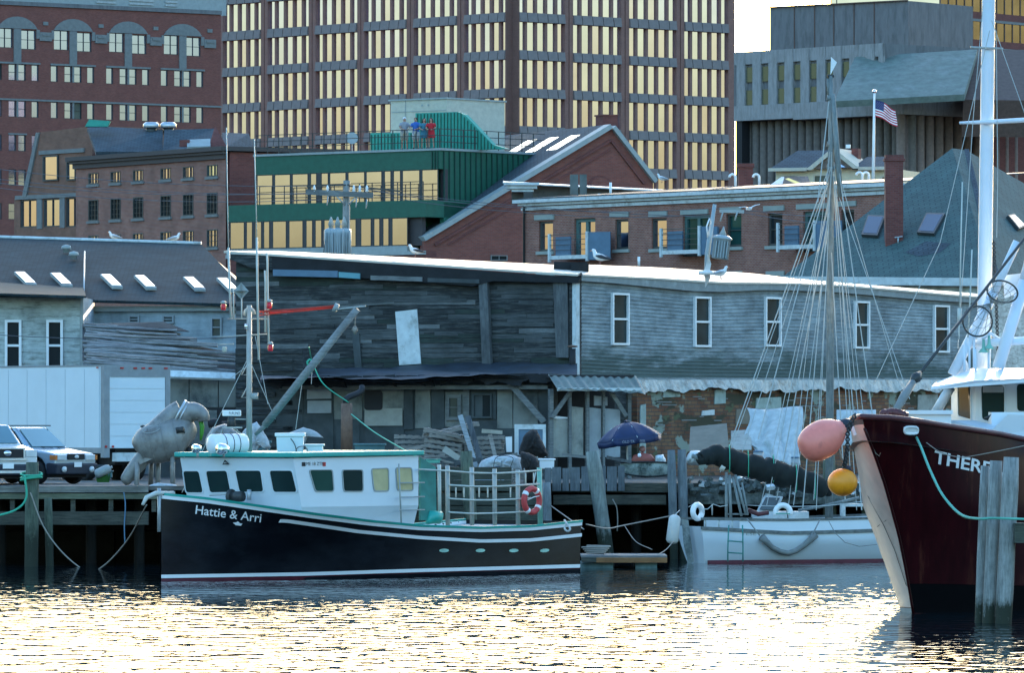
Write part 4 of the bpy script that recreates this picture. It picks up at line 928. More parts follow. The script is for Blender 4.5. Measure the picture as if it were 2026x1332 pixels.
# mossy band on the clapboard
def moss(mt,zlo,zhi):
    nt=mt.node_tree; b=nt.nodes['Principled BSDF']; l=b.inputs['Base Color'].links[0].from_socket
    t=nt.nodes.new('ShaderNodeTexCoord'); sp=nt.nodes.new('ShaderNodeSeparateXYZ'); nt.links.new(t.outputs['UV'],sp.inputs[0])
    mr=nt.nodes.new('ShaderNodeMapRange'); mr.inputs['From Min'].default_value=zlo; mr.inputs['From Max'].default_value=zhi; mr.inputs['To Min'].default_value=1; mr.inputs['To Max'].default_value=0; nt.links.new(sp.outputs[1],mr.inputs[0])
    f=noise(nt,uvn(nt,(.35,1.6,1)),1.3,7,.7); a=nt.nodes.new('ShaderNodeMath'); a.operation='MULTIPLY'; nt.links.new(f,a.inputs[0]); nt.links.new(mr.outputs[0],a.inputs[1])
    g=ramp(nt,a.outputs[0],[(.28,(0,0,0)),(.42,(.85,.85,.85))]); c=mixc(nt,g,l,(.045,.075,.065)); nt.links.new(c,b.inputs['Base Color'])
moss(K['clap2'],5.9,8.0)
FC=clapshed()
def annex():
    f=Fac(1085,209.5,1250,210.5); root=thing('open_annex','open fronted annex with rippled awning and pale panels beside the brick wall','shed',f.w(0,0,GZ)); uz=f.uz
    def fn(u,v):
        px=1082+175*u; return Vector((f.u(px),-1.0+.9*(1-v)+.05*math.sin(u*70),f.z(px,(741+3*u)*(1-v)+(771+9*u*u)*v+1.5*math.sin(u*33)*v)))
    m=M(f.T); m.grid(fn,90,5); m.build('awning',K['awn'],root)
    m=M(f.T); m.box(0,f.L,-.9,-.82,f.z(1160,774),f.z(1160,768)); m.build('eave_beam',K['white2'],root)
    m=M(f.T); m.box(0,f.L,1.6,2,GZ,f.z(1160,745)); m.box(0,f.L,-.2,2,f.z(1160,748),f.z(1160,742)); m.build('back_wall',K['black'],root)
    for x0,x1 in((1081,1089),(1120,1125),(1154,1160),(1187,1191),(1236,1243)):
        M(f.T).box(f.u(x0),f.u(x1),-.3,-.15,GZ,f.z(1160,770)).build('post',K['plank'],root)
    m=M(f.T); m.prism([uz(1126,774,-.4),uz(1134,774,-.4),uz(1096,828,-.4),uz(1088,826,-.4)],-.42,-.32); m.build('brace',K['plank'],root)
    m=M(f.T); m.prism([uz(1206,778,-.4),uz(1214,776,-.4),uz(1243,822,-.4),uz(1236,826,-.4)],-.42,-.32); m.build('brace',K['plank'],root)
    for x0,x1,y0,y1,mt in((1126,1152,804,905,'ply2'),(1159,1187,806,905,'litep'),(1190,1225,808,905,'litep'),(1092,1122,828,905,'ply2'),(1174,1200,783,803,'litep'),(1091,1122,823,829,'white')):
        m=M(f.T); a=uz(x0,y1);b=uz(x1,y0); m.prism([a,(b[0],a[1]),(b[0],b[1]-.05),(a[0],b[1])],-.1,-.04); m.build('wall_panel',K[mt],root)
K['awn']=paint('corrugated awning',(.17,.19,.165),.6,var=.3,scale=2.5,dirt=(.1,.12,.12),dirtamt=.6)
annex()
t=thing('stove_pipe','black stovepipe with flat cap at the corner of the black shed','stovepipe',P(1133,740,214))
M().tube([P(1133,742,214),P(1133,690,214)],.11,10).build('pipe',K['black'],t); M(Matrix.Translation(P(1133,688,214))).lathe([(.05,0),(.17,.02),(.17,.06),(.02,.09)],12).build('cap',K['brownp'],t)
t=thing('flue_column','rusty brown square flue column with black elbow in front of the plywood lean-to','flue',P(686,898,208))
M().tube([P(686,898,208),P(686,845,208),P(686,798,208)],[.2,.2,.19],10).build('column',K['brownp'],t); M().tube([P(684,800,208),P(684,790,208),P(690,786,208.1),P(708,779,208.4),P(716,772,208.6),P(716,765,208.7)],.1,8).build('elbow',K['black'],t)
def leftshed():
    root=thing('shingled_building','white clapboard building with dark shingle roof and six slanted skylights at left','building',P(150,HY,228).to_2d().to_3d()+Vector((0,0,GZ)))
    A,B,C,D=P(-80,592,229),P(515,608,227),P(398,488,238.5),P(-80,473,240)
    m=M(); m.slab(A,B,C,D,.1); m.build('roof',K['shingle'],root)
    m=M(); m.tube([D+Vector((0,0,.12)),C+Vector((0,0,.12))],.08); m.build('ridge_cap',K['white2'],root)
    m=M(); m.add([P(398,489,238.5),P(515,609,227.2),P(540,609,250),P(515,GZ and 830,227.2)],[(0,1,2)]); m.build('back_slope',K['shingle'],root)
    n=(B-A).cross(D-A).normalized(); n=n if n.y<0 else -n
    pt=A+n*.12
    for x in(28,99,198,265,362,428):
        y0=543+(x-28)*.03
        q=[(x,y0),(x+20,y0),(x+45,y0+24),(x+24,y0+24)]
        pts=[hitp(a,b,A+n*.14,n) for a,b in q]
        m=M(); m.slab(*pts,.1 if (pts[1]-pts[0]).cross(pts[3]-pts[0]).dot(n)>0 else -.1); fr=m.build('skylight',K['lite'],root)
        c=sum(pts,Vector())/4; M().add([c+(v-c)*.86+n*.13 for v in pts],[(0,1,2,3)]).build('pane',K['skyl'],fr)
    f=Fac(150,229,470,227.5); m=M(f.T); m.box(0,f.L,0,8,GZ,f.z(300,606)); m.build('main_wall',K['clapb'],root)
    m=M(f.T); m.box(0,f.L,-.2,-.001,f.z(300,616),f.z(300,606)); m.build('eave_fascia',K['lite'],root)
    for r in((255,624,277,640),(322,624,345,640),(418,628,440,668)): window(f,root,f.rect(*r),-.04,K['litep'],K['dim'],1,2,.06)
    # wing
    f=Fac(-30,223,165,223); m=M(f.T); m.box(0,f.L,.02,6,GZ,f.z(100,588)); m.build('wing_core',K['clapb'],root)
    m=M(f.T); z=f.z(100,735); zt=f.z(100,590)
    for j in range(30):
        a=z+(zt-z)*j/30; b=z+(zt-z)*(j+1.05)/30; m.add([(0,-.03,a),(f.L,-.03,a),(f.L,0,b),(0,0,b),(0,0,a),(f.L,0,a)],[(0,1,2,3),(4,5,1,0)])
    m.build('wing_clapboard',K['clapw'],root)
    m=M(); m.slab(P(-60,583,221.8),P(170,590,221.8),P(165,572,231),P(-60,560,231),.08); m.build('wing_roof',K['shingle'],root)
    M(f.T).box(f.L-.12,f.L,-.06,.03,GZ,zt).build('corner_board',K['lite'],root)
    for x in(10,92): window(f,root,f.rect(x,633,x+33,735),-.1,K['white'],K['dark'],1,2,.09,.08)
    m=M(); q=hitp(168,505,pt,n); m.tube([hitp(166,600,pt,n)+Vector((0,-.1,0)),hitp(168,503,pt,n)+Vector((0,-.1,.1))],.03); m.build('lightning_rod',K['steel'],root)
    m=M(); 
    for x,y in((131,500),(146,513)): c=hitp(x,y,pt,n); m.lathe([(.12,0),(.12,.12),(.2,.14),(.16,.26),(.02,.3)],10,Matrix.Translation(c))
    m.build('roof_vent',K['lite'],root)
K['clapb']=wood('pale blue clapboard',(.28,.34,.36),(.42,.48,.5),st=8,scale=1.2)
leftshed()
def oldroof():
    root=thing('collapsed_shed','low shed with collapsed roof of loose weathered planks beside the white truck','shed',P(300,HY,216).to_2d().to_3d()+Vector((0,0,GZ)))
    top=[(165,640),(330,634),(380,655),(430,680),(467,694)]
    m=M(); m.slab(P(163,714,215.8),P(467,742,215.2),P(467,700,218),P(163,645,220.5),.02); m.slab(P(163,650,220),P(375,657,219.4),P(325,638,220.6),P(163,642,220.7),.02); m.build('roof_deck',K['boards'],root)
    random.seed(12); m=M()
    for i in range(46):
        v=i/45.; yl=640+v*76; 
        ph=random.random(); xl=163+ph*(120 if i%3 else 10); xr=random.choice((467,467,430,390,350)); 
        yl+= (xl-163)*(.02+.07*v)
        yr=yl+(xr-xl)*random.uniform(.02+.04*v,.09+.03*v)
        lim=interp(top,xr)
        if yr<lim: xr=min(xr,330+ (yl-634)*1.8); yr=max(yr,interp(top,xr))
        if xr-xl<60: continue
        d=220.5-v*5; th=random.uniform(1.2,3.2); a,b=P(xl,yl,d-.15),P(xr,yr,d-.4-.2*random.random())
        u=Vector((0,0,th/F*d)); m.slab(a,b,b+u+Vector((0,.12,0)),a+u+Vector((0,.12,0)),-.05)
    m.build('roof_planks',K['plankp'],root,kind='stuff')
    m=M(); m.slab(P(322,745,214.8),P(468,750,214.6),P(468,738,214.8),P(322,732,215),-.1); m.build('eave_board',K['white2'],root)
    f=Fac(300,216,468,215.2); m=M(f.T); m.box(0,f.L,0,2,GZ,f.z(380,736)); m.build('wall',K['plyd'],root)
    for x0,x1,y0,y1,mt in((320,374,748,880,'ply'),(376,432,748,806,'ply'),(434,467,752,806,'ply'),(376,430,812,880,'ply'),(432,467,852,890,'plyd')):
        m=M(f.T); a=f.uz(x0,y1);b=f.uz(x1,y0); m.box(a[0],b[0],-.05,-.001,a[1],b[1]); m.build('wall_panel',K[mt],root)
    m=M(f.T); a=f.uz(412,852);b=f.uz(466,808); m.box(a[0],b[0],-.02,-.001,a[1],b[1]); m.build('opening',K['black'],root)
K['plankp']=wood('loose grey boards',(.04,.043,.043),(.42,.42,.40),(.17,.175,.17),st=10,scale=1.6)
oldroof()
# ---------- poles and wires
def pole(px0,y0,px1,y1,d,lab,r=.15):
    t=thing('utility_pole',lab,'utility pole',P(px1,y1,d),'utility poles behind the sheds')
    return t
K['tgrey']=paint('pale blue grey enamel',(.3,.36,.38),.5,var=.1)
t=thing('utility_pole','wooden utility pole with crossarm and three grey transformers in front of green building','utility pole',P(684,830,236)+Vector((0,0,-2)))
d=236
m=M(); m.tube([Vector((P(684,0,d).x,d,GZ)),P(684,500,d),P(686,357,d)],[.18,.15,.13],10); m.build('pole',K['pile'],t)
m=M(); m.obox(P(672,383,d-.2),2.5,.12,.2,0,0,R(3)); m.build('crossarm',K['plank'],t)
m=M(); m.obox(P(650,367,d-.1),1.6,.05,.05,0,0,R(-2)); m.obox(P(742,373,d-.1),1.9,.06,.06,0,0,R(6)); m.build('insulator_arm',K['iron'],t)
m=M(); m.tube([P(663,385,d-.2),P(682,405,d-.15)],.03).tube([P(706,388,d-.2),P(690,405,d-.15)],.03); m.build('arm_brace',K['steel'],t)
for px in(622,648,700,712,726): m=M(Matrix.Translation(P(px,380,d-.2))); m.lathe([(.03,0),(.07,.03),(.04,.1),(.06,.14),(.03,.22),(.01,.26)],8); m.build('insulator',K['white'],t)
for px,py in((647,398),(704,402),(724,404)): M().tube([P(px+2,py-10,d-.3),P(px,py+8,d-.35)],.03,6).build('fuse_cutout',K['lite'],t)
for i,(px,dd) in enumerate(((655,d-.35),(681,d-.3),(668,d-.6))):
    q=P(px,508,dd); o=M(Matrix.Translation(q)).lathe([(.2,0),(.26,.04),(.26,.95),(.22,1.02),(.1,1.06),(.02,1.07)],16).build('transformer',K['tgrey'],t)
    M(Matrix.Translation(q+Vector((0,0,1.06)))).lathe([(.09,0),(.09,.1),(.12,.12),(.06,.3),(.02,.42)],10).build('bushing',K['lite'],o)
    m=M(); [m.box(q.x+k*.09-.012,q.x+k*.09+.012,dd-.29,dd-.2,q.z+.1,q.z+.9) for k in(-2,-1,0,1,2)]; m.build('cooling_fin',K['tgrey'],o)
M().tube([P(690,455,d),P(643,458,d-.4)],.04).tube([P(645,470,d-.6),P(640,500,d-.7)],.015).tube([P(678,460,d-.7),P(655,505,d-.8)],.015).build('bracket',K['iron'],t)
d=232
t=thing('utility_pole','leaning thin utility pole with one tilted pale transformer in front of brick row building','utility pole',P(1398,830,d)+Vector((0,0,-2)))
M().tube([P(1396,600,d),P(1400,500,d),P(1414,404,d)],[.13,.10,.07],10).build('pole',K['tgrey'],t)
q=P(1424,513,d-.35); Q=Matrix.Translation(q)@Matrix.Rotation(R(7),4,'Y')
o=M(Q).lathe([(.26,0),(.31,.04),(.31,.72),(.36,.74),(.36,.8),(.2,.88),(.02,.9)],16).build('transformer',K['tgrey'],t)
M(Q@Matrix.Translation((0,0,.88))).lathe([(.1,0),(.13,.05),(.05,.2),(.02,.32)],10).build('bushing',K['lite'],o)
m=M(Q); [m.box(k*.1-.015,k*.1+.015,-.34,-.2,.05,.66) for k in(-2,-1,0,1,2)]; m.build('cooling_fin',K['tgrey'],o)
M().obox(P(1448,418,d),.9,.1,.12,0,0,R(2)).build('crossarm',K['lite'],t)
for px,py in((1427,432),(1456,430)): M().tube([P(px+3,py-12,d-.1),P(px-2,py+6,d-.1)],.035).build('fuse_cutout',K['lite'],t)
M().tube([P(1404,432,d-.1),P(1398,448,d-.15),P(1400,470,d-.1)],.03).build('insulator',K['white'],t)
def wire(pts,r=.012,lab='thin dark overhead wire crossing in front of the brick buildings'):
    P3=[P(*p) for p in pts]; out=[]
    for a,b in zip(P3,P3[1:]):
        L=(b-a).length; n=10
        for i in range(n): t=i/n; p=a.lerp(b,t); p.z-=4*t*(1-t)*L*.012; out.append(p)
    out.append(P3[-1]); M().tube(out,r,4).build('overhead_wire',K['wire'],None,lab,'wire','overhead wires between the poles')
K['wire']=paint('overhead cable',(.10,.10,.11),.6)
for a in(((-40,330,250),(620,368,236)),((-40,350,250),(632,383,236)),((-40,358,255),(650,380,236)),((-20,370,255),(640,395,236)),((735,377,236),(1040,412,240),(1414,412,232)),((726,383,236),(1030,420,240),(1414,425,232)),((700,372,236),(1410,430,232)),((1414,412,232),(1500,418,232),(1660,428,228)),((1470,420,232),(1660,446,228))): wire(a)
wire(((-20,662,217),(470,668,214)),.012,'thin wire crossing in front of the collapsed plank roof')
K['dimtx']=paint('faded white lettering',(.25,.27,.32),.8)
K['wsc']=glass('windscreen glass',(.22,.34,.36),.08,.6,.2)
K['dblue']=paint('dark blue grey plastic',(.02,.025,.04),.6)
K['lamp']=paint('headlamp glass',(.6,.63,.63),.12); K['amberl']=paint('amber lens',(.55,.16,.03),.3)
K['silverw']=paint('white car paint',(.6,.62,.63),.25,var=.03)
K['truckw']=paint('pale blue white panel',(.62,.70,.74),.45,var=.04,scale=1); K['greyf']=paint('grey frame paint',(.25,.27,.28),.6)
K['greenh']=paint('bright green hose',(.05,.25,.02),.6)
K['truckd']=paint('blue grey seam paint',(.42,.48,.51),.5)  # panel seams slightly darker than the box sides
K['bluet']=paint('blue canvas cloth',(.003,.016,.07),.6,var=.25); K['whites']=paint('dirty white cloth',(.4,.43,.44),.8,var=.3,scale=4,b_=.03); K['foam']=paint('weathered foam block',(.12,.2,.2),.8,var=.4,scale=3); K['tealg']=paint('dull teal plastic',(.06,.14,.15),.7,var=.2); K['mintc']=paint('mint plastic',(.12,.42,.33),.6)
K['skiffp']=paint('peeling skiff paint',(.35,.42,.40),.8,var=.2,scale=4,dirt=(.03,.05,.045),dirtamt=.5)
K['tarpw']=paint('pale tarp cloth',(.42,.46,.45),.7,var=.18,scale=3,dirt=(.28,.31,.3),dirtamt=.6,b_=.02)
# ================= PIER =================
def ppile(px0,y0,px1,y1,d,w,mat,lab,group=None,cat='pile',name='pier_pile',top=True):
    a,b=P(px1,y1,d),P(px0,y0,d); r=w/2/F*d
    # extend to below water
    if b.z>a.z: k=(a.z+.6)/(b.z-a.z); e=a-(b-a)*k
    m=M(); n=10; pts=[e.lerp(b,i/6) for i in range(7)]
    m.tube(pts,[r*(1.04+.03*math.sin(i*2.3+px0)) for i in range(6)]+[r*.93],n,True)
    return m.build(name,mat,None,lab,cat,group)
pr=thing('pier','long weathered timber pier deck with curb log and stringers behind the boats','pier',P(400,HY,198).to_2d().to_3d()+Vector((0,0,GZ)))
m=M(); m.box(-24,-2.5,187.6,209.3,GZ-.12,GZ); m.box(-2.5,26,196.6,209.3,GZ-.12,GZ); m.build('deck',K['deck'],pr)
x=P(300,0,187.4).x
m=M(); m.box(-24,x-.1,187.3,187.6,P(0,975,187.3).z,P(0,964,187.3).z+.02); m.build('curb_log',K['beam2'] if 'beam2' in K else K['pile'],pr)
m=M(); m.box(-24,x+.4,187.35,187.65,P(0,988,187.3).z,P(0,977,187.3).z); m.build('stringer',K['beamg'] if 'beamg' in K else K['beam'],pr)
m=M(); m.box(-24,P(293,0,187).x,187.0,187.4,P(0,1039,187).z,P(0,1013,187).z); m.build('wale',K['beam'],pr)
for px in(20,140,215,300): m=M(); m.box(P(px,0,187.5).x,P(px+9,0,187.5).x,187.45,187.7,P(0,1014,187).z,P(0,987,187).z); m.build('block',K['beam'],pr)
# right section
m=M(); m.box(P(870,0,196).x,26,196.2,196.6,P(0,975,196).z,P(0,957,196).z); m.build('stringer',K['beam'],pr)
m=M(); m.box(P(1095,0,196).x,P(1318,0,196).x,196.1,196.5,P(0,999,196).z,P(0,980,196).z); m.build('wale',K['beam'],pr)
m=M(); m.box(P(1345,0,196).x,26,196.0,196.5,P(0,998,196).z,P(0,966,196).z); m.build('rubble_edge',K['rubble'] if 'rubble' in K else K['ply'],pr)
for i,(y0,y1) in enumerate(((925,950),(951,972),(976,1000),(1002,1036))):
    m=M(); m.box(P(850,0,192).x-.2*i,P(1012 if i<2 else 1090,0,192).x,192-.03*i,192.5,P(0,y1,192).z,P(0,y0,192).z); m.build('crib_timber',K['beam3'],pr)
m=M(); m.box(P(845,0,192.5).x,P(1090,0,192.5).x,192.5,196.6,P(0,1020,192).z,GZ); m.build('crib_core',K['beam'],pr)
# planks standing at the edge
random.seed(21)
m=M(); px=1078
while px<1228:
    w=random.uniform(13,24); a=P(px,972,196.1); b=P(px+w-2.5,924+random.uniform(-2,4),196.1); m.box(a.x,b.x,196.0,196.1,a.z,b.z); px+=w
m.build('edge_planking',K['plankd'] if 'plankd' in K else K['plank'],pr,kind=None)
# ---- piles
G='timber piles along the pier'
ppile(64,915,62,1100,185.6,27,K['pileg'],'fat green algae pile at the left pier edge with green rope looped round it',G)
for px in(95,): ppile(px,985,px+3,1100,186.2,16,K['pileg'],'short dark pile just right of the rope looped green pile',G)
ppile(922,893,930,1010,190.6,26,K['pileg'],'upright green pile behind the rail cage of the black boat',G)
ppile(1172,893,1199,1086,194.6,29,K['pilew'],'thick leaning pile between black boat stern and float',G)
ppile(1328,891,1332,1040,195.4,17,K['pile2'],'left pile of the close pair behind the white fender',G)
ppile(1349,890,1352,1042,195.6,19,K['pile2'],'right pile of the close pair behind the white fender',G)
ppile(1081,955,1083,1036,191.6,18,K['pile2'],'short grey pile behind the black boat stern with rope tied on',G)
ppile(1640,900,1642,1060,196.8,26,K['pileg'],'dark pile under the boom end behind the yellow buoy',G)
ppile(1715,905,1716,1060,196.8,22,K['pileg'],'dark pile right of the yellow buoy',G)
random.seed(8)
for i in range(17):
    x=-15+i*2.1+random.uniform(-.4,.4); y=189.6 if x<-2.5 else 198.2
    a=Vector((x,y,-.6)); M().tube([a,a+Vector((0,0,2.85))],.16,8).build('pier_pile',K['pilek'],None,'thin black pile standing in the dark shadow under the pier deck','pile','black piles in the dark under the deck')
# front dolphin
GD='three grey dolphin piles'
ppile(1949,922,1938,1228,134.4,19,K['pile'],'leftmost grey pile of the leaning trio before the maroon hull',GD,name='mooring_pile')
ppile(1971,912,1957,1232,134.1,27,K['pile'],'middle grey pile of the leaning trio before the maroon hull',GD,name='mooring_pile')
ppile(2001,905,1985,1240,133.8,33,K['pile'],'rightmost and thickest grey pile of the leaning trio',GD,name='mooring_pile')
t=thing('dock_timber','squared timber end with dark piles at the right frame edge','dock',P(2060,1050,133))
M().box(P(2008,0,133.4).x,P(2160,0,133.4).x,133.4,134.2,P(0,1075,133.4).z,P(0,1036,133.4).z).build('timber',K['beam3'],t)
M().tube([Vector((P(2080,0,134).x,134,-.5)),P(2080,950,134)],.2,10).build('post',K['pileg'],t)
# float
t=thing('float_dock','small low wooden float with brown edge plank and foam blocks right of the black boat','float',P(1235,1120,184))
def fb(m,x0,x1,y0,y1,d,dep): a=P(x0,y1,d); b=P(x1,y0,d); m.box(a.x,b.x,d,d+dep,a.z,b.z)
m=M(); fb(m,1150,1320,1100,1104,183.5,3); m.build('deck',K['plank'],t)
m=M(); fb(m,1180,1320,1104,1114,183.35,.15); m.build('edge_plank',K['lumber'],t)
m=M(); fb(m,1150,1180,1104,1113,183.36,.15); m.build('edge_plank',K['beam'],t)
for x0,x1 in((1150,1213),(1257,1300)): m=M(); fb(m,x0,x1,1114,1134,183.6,2.4); m.build('foam_block',K['foam'],t)
q=P(1178,1098,184.5); M().tube([q+Vector((.25*math.cos(a*.7)*(1+a*.02),.25*math.sin(a*.7),.02+.006*a)) for a in range(40)],.025,5).build('coiled_rope',K['rope'],None,'coil of pale rope lying on the small float','rope coil')
def rope(pts,d,r=.02,mat='rope',name='mooring_rope',lab='',cat='rope',group=None,n=8):
    # smooth path through pixel points (px,py[,d])
    P3=[P(*(p if len(p)==3 else (p[0],p[1],d))) for p in pts]; out=[]
    ext=[P3[0]*2-P3[1]]+P3+[P3[-1]*2-P3[-2]]
    for i in range(1,len(ext)-2):
        p0,p1,p2,p3=ext[i-1:i+3]
        for k in range(n):
            t=k/n; out.append(.5*((2*p1)+(p2-p0)*t+(2*p0-5*p1+4*p2-p3)*t*t+(3*p1-p0-3*p2+p3)*t**3))
    out.append(P3[-1])
    m=M(); m.tube(out,r,6)
    return m.build(name,K[mat],None,lab,cat,group) if lab else m
rope([(60,975),(85,1040),(120,1090),(165,1128),(210,1142)],185.2,.022,lab='slack mooring rope hanging from the green pile into the dark water')
rope([(290,1000,170),(255,1065,176),(215,1112,181),(180,1136,184),(150,1145,185)],180,.022,lab='pale mooring rope dropping in a curve from the black boat bow to the left')
rope([(48,940),(52,985),(30,1010),(-20,1025)],185.1,.035,'groper',lab='green rope leading left from the big green pile')
m=M()
for k in range(3):
    q=P(62,938+k*5,185.6); m.tube([q+Vector((.31*math.cos(a/3),.31*math.sin(a/3),.05*math.sin(a/3+k))) for a in range(19)],.03,5,closed=True)
m.build('rope_loop',K['groper'],None,'turns of green rope wound round the big green pile','rope')
rope([(245,975),(248,1000),(246,1040),(247,1075)],186.9,.02,'bluer',lab='frayed blue rope hanging straight down from the pier edge')
rope([(1085,998,192),(1130,1030,188),(1155,1048,180)],188,.018,lab='brown rope from the pier down to the stern of the black boat')
rope([(1160,1038,181),(1200,1046,186),(1235,1040,190),(1325,1022,193)],188,.02,lab='pale rope from black boat stern across the dark gap to the fender')
rope([(1212,988),(1220,1005),(1222,1030),(1221,1052)],195.6,.02,lab='rope end dangling below the pier wale beside the leaning pile')
rope([(1235,1040,190),(1258,1072,188),(1290,1088,186)],188,.012,lab='thin line slanting down to the float from the pale rope')
rope([(1332,1072,188),(1318,1088,186),(1302,1098,184.5)],186,.014,lab='thin line from the white fender down to the float')
rope([(690,797,206),(640,760,206),(618,715,206),(612,690,200),(611,688,176)],200,.02,'groper',lab='green line sagging from the grey boom back to the flue column')
rope([(695,820,206),(740,855,200),(790,885,190),(822,903,180)],200,.02,'groper',lab='pale green line running from the flue column to the cabin roof')

# ================= VEHICLES =================
def Tr(o,rz): return Matrix.Translation(Vector(o))@Matrix.Rotation(rz,4,'Z')
def bev(o,w,seg=2):
    b=o.modifiers.new('bevel','BEVEL'); b.width=w; b.segments=seg; b.limit_method='ANGLE'; b.angle_limit=R(30); return o
def arch(cx,r,z,n=7): return [(cx-r*math.cos(math.pi*i/n),z+r*math.sin(math.pi*i/n)) for i in range(n+1)]
def wheel(T,x,y,r,root,side=1):
    Q=T@Matrix.Translation((x,y,r))@Matrix.Rotation(R(90)*side,4,'X')
    w=M(Q).lathe([(r*.6,-.11),(r*.95,-.11),(r,-.07),(r,.07),(r*.95,.11),(r*.6,.11)],24).build('wheel',K['rubber'],root)
    m=M(Q); m.lathe([(r*.08,-.14),(r*.5,-.1),(r*.62,-.09),(r*.62,.09),(.02,.09)],20); m.build('rim',K['alu'],w)
def car(T,root,L,W_,hood,roof,bmat,low,xw1,xw2,xb,truck=False,rw=.36):
    h=W_/2; z0=.38
    prof=[(.0,.42),(.0,hood-.22),(.12,hood-.06),(xb,hood+.08),(L-.1,hood+.12),(L,hood-.1),(L,.42)]+arch(xw2,rw+.07,.40)[::-1]+arch(xw1,rw+.07,.40)[::-1]
    m=M(T); m.prism(prof,-h,h); bev(m.build('body',bmat,root),.06,3)
    m=M(T); m.prism([(-.06,.3),(-.08,.62),(.25,.66),(xw1-rw-.1,.64),(xw1-rw-.12,.3)],-h-.02,h+.02); bev(m.build('front_bumper',low,root),.04)
    m=M(T); 
    for s_ in(-1,1): m.box(xw1+rw+.1,xw2-rw-.1,s_*(h+.012)-.012,s_*(h+.012)+.012,.32,.6)
    m.build('side_cladding',low,root)
    m=M(T); m.box(.3,L-.2,-h+.12,h-.12,.2,.5); m.build('underbody',K['black'],root)
    zb=hood+.06; xe=L-.25 if not truck else L-2.0
    rk=.78
    v=[(xb-.02,-h+.05,zb),(xb-.02,h-.05,zb),(xe,h-.05,zb),(xe,-h+.05,zb),(xb+rk,-h+.22,roof),(xb+rk,h-.22,roof),(xe-.25,h-.22,roof),(xe-.25,-h+.22,roof)]
    m=M(T); m.add(v,[(0,3,2,1),(4,5,6,7),(0,1,5,4),(1,2,6,5),(2,3,7,6),(3,0,4,7)][0:6]); bev(m.build('cabin',bmat,root),.06,3)
    def lerpq(a,b,c,d,u,w): a,b,c,d=map(Vector,(a,b,c,d)); return (a.lerp(b,u)).lerp(d.lerp(c,u),w)
    def pane(q,name,u0,u1,w0,w1,mt,off):
        p=[lerpq(*q,u,w) for u,w in((u0,w0),(u1,w0),(u1,w1),(u0,w1))]; n=(p[1]-p[0]).cross(p[3]-p[0]).normalized()*off
        M(T).slab(*[x+n*.5 for x in p],n.length*(1 if True else 1)).build(name,mt,root)
    pane((v[1],v[0],v[4],v[5]),'windscreen',.07,.93,.08,.9,K['wsc'],.03)
    for s_,q in((1,(v[2],v[1],v[5],v[6])),(-1,(v[0],v[3],v[7],v[4]))):
        if s_==1:
            pane(q,'side_window',.04,.34,.1,.86,K['dark'],.03); pane(q,'side_window',.38,.66,.1,.86,K['dark'],.03); pane(q,'side_window',.70,.93,.1,.84,K['dark'],.03)
        else: pane(q,'side_window',.07,.93,.1,.86,K['dark'],.03)
    for x in(xw1,xw2):
        for s_ in(-1,1): wheel(T,x,s_*(h-.12),rw,root,1)
    return h
def suv():
    q=P(150,958,193.2); q.z=GZ; root=thing('suv','silver blue sport utility car with dark lower bumper parked before the white box truck','car',q)
    T=Tr(q,R(140)); h=car(T,root,4.4,1.78,1.0,1.72,K['silver'],K['dblue'],.85,3.45,1.12)
    for s_ in(-1,1):
        o=M(T).box(-.035,.16,s_*.62-.2,s_*.62+.2,.72,.9).build('headlight',K['lamp'],root); bev(o,.03)
        M(T).box(-.03,.22,s_*(h-.02)-.04,s_*(h-.02)+.04,.74,.88).build('indicator',K['amberl'],root)
        M(T@Matrix.Translation((-.1,s_*.6,.45))@Matrix.Rotation(R(90),4,'Y')).lathe([(.09,-.02),(.09,.04),(.02,.05)],12).build('fog_lamp',K['lamp'],root)
    o=M(T).box(-.03,.02,-.36,.36,.74,.92).build('grille',K['black'],root)
    M(T@Matrix.Translation((-.04,0,.83))@Matrix.Scale(1.6,4,(0,1,0))@Matrix.Rotation(R(90),4,'Y')).lathe([(.055,-.01),(.055,.012),(.01,.015)],16).build('oval_badge',K['lamp'],root)
    M(T).box(-.1,-.085,-.16,.16,.52,.67).build('number_plate',K['white'],root)
    M(T).box(1.75,4.0,-.72,-.68,1.76,1.79).box(1.75,4.0,.68,.72,1.76,1.79).build('roof_rack',K['black'],root)
    m=M(T); m.box(1.05,1.25,h+.02,h+.2,1.02,1.16); bev(m.build('wing_mirror',K['silver'],root),.03)
    m=M(T); m.tube([(1.06,-.1,1.1),(1.2,.5,1.14)],.012).tube([(1.08,-.7,1.1),(1.2,-.15,1.14)],.012); m.build('wiper',K['black'],root)
suv()
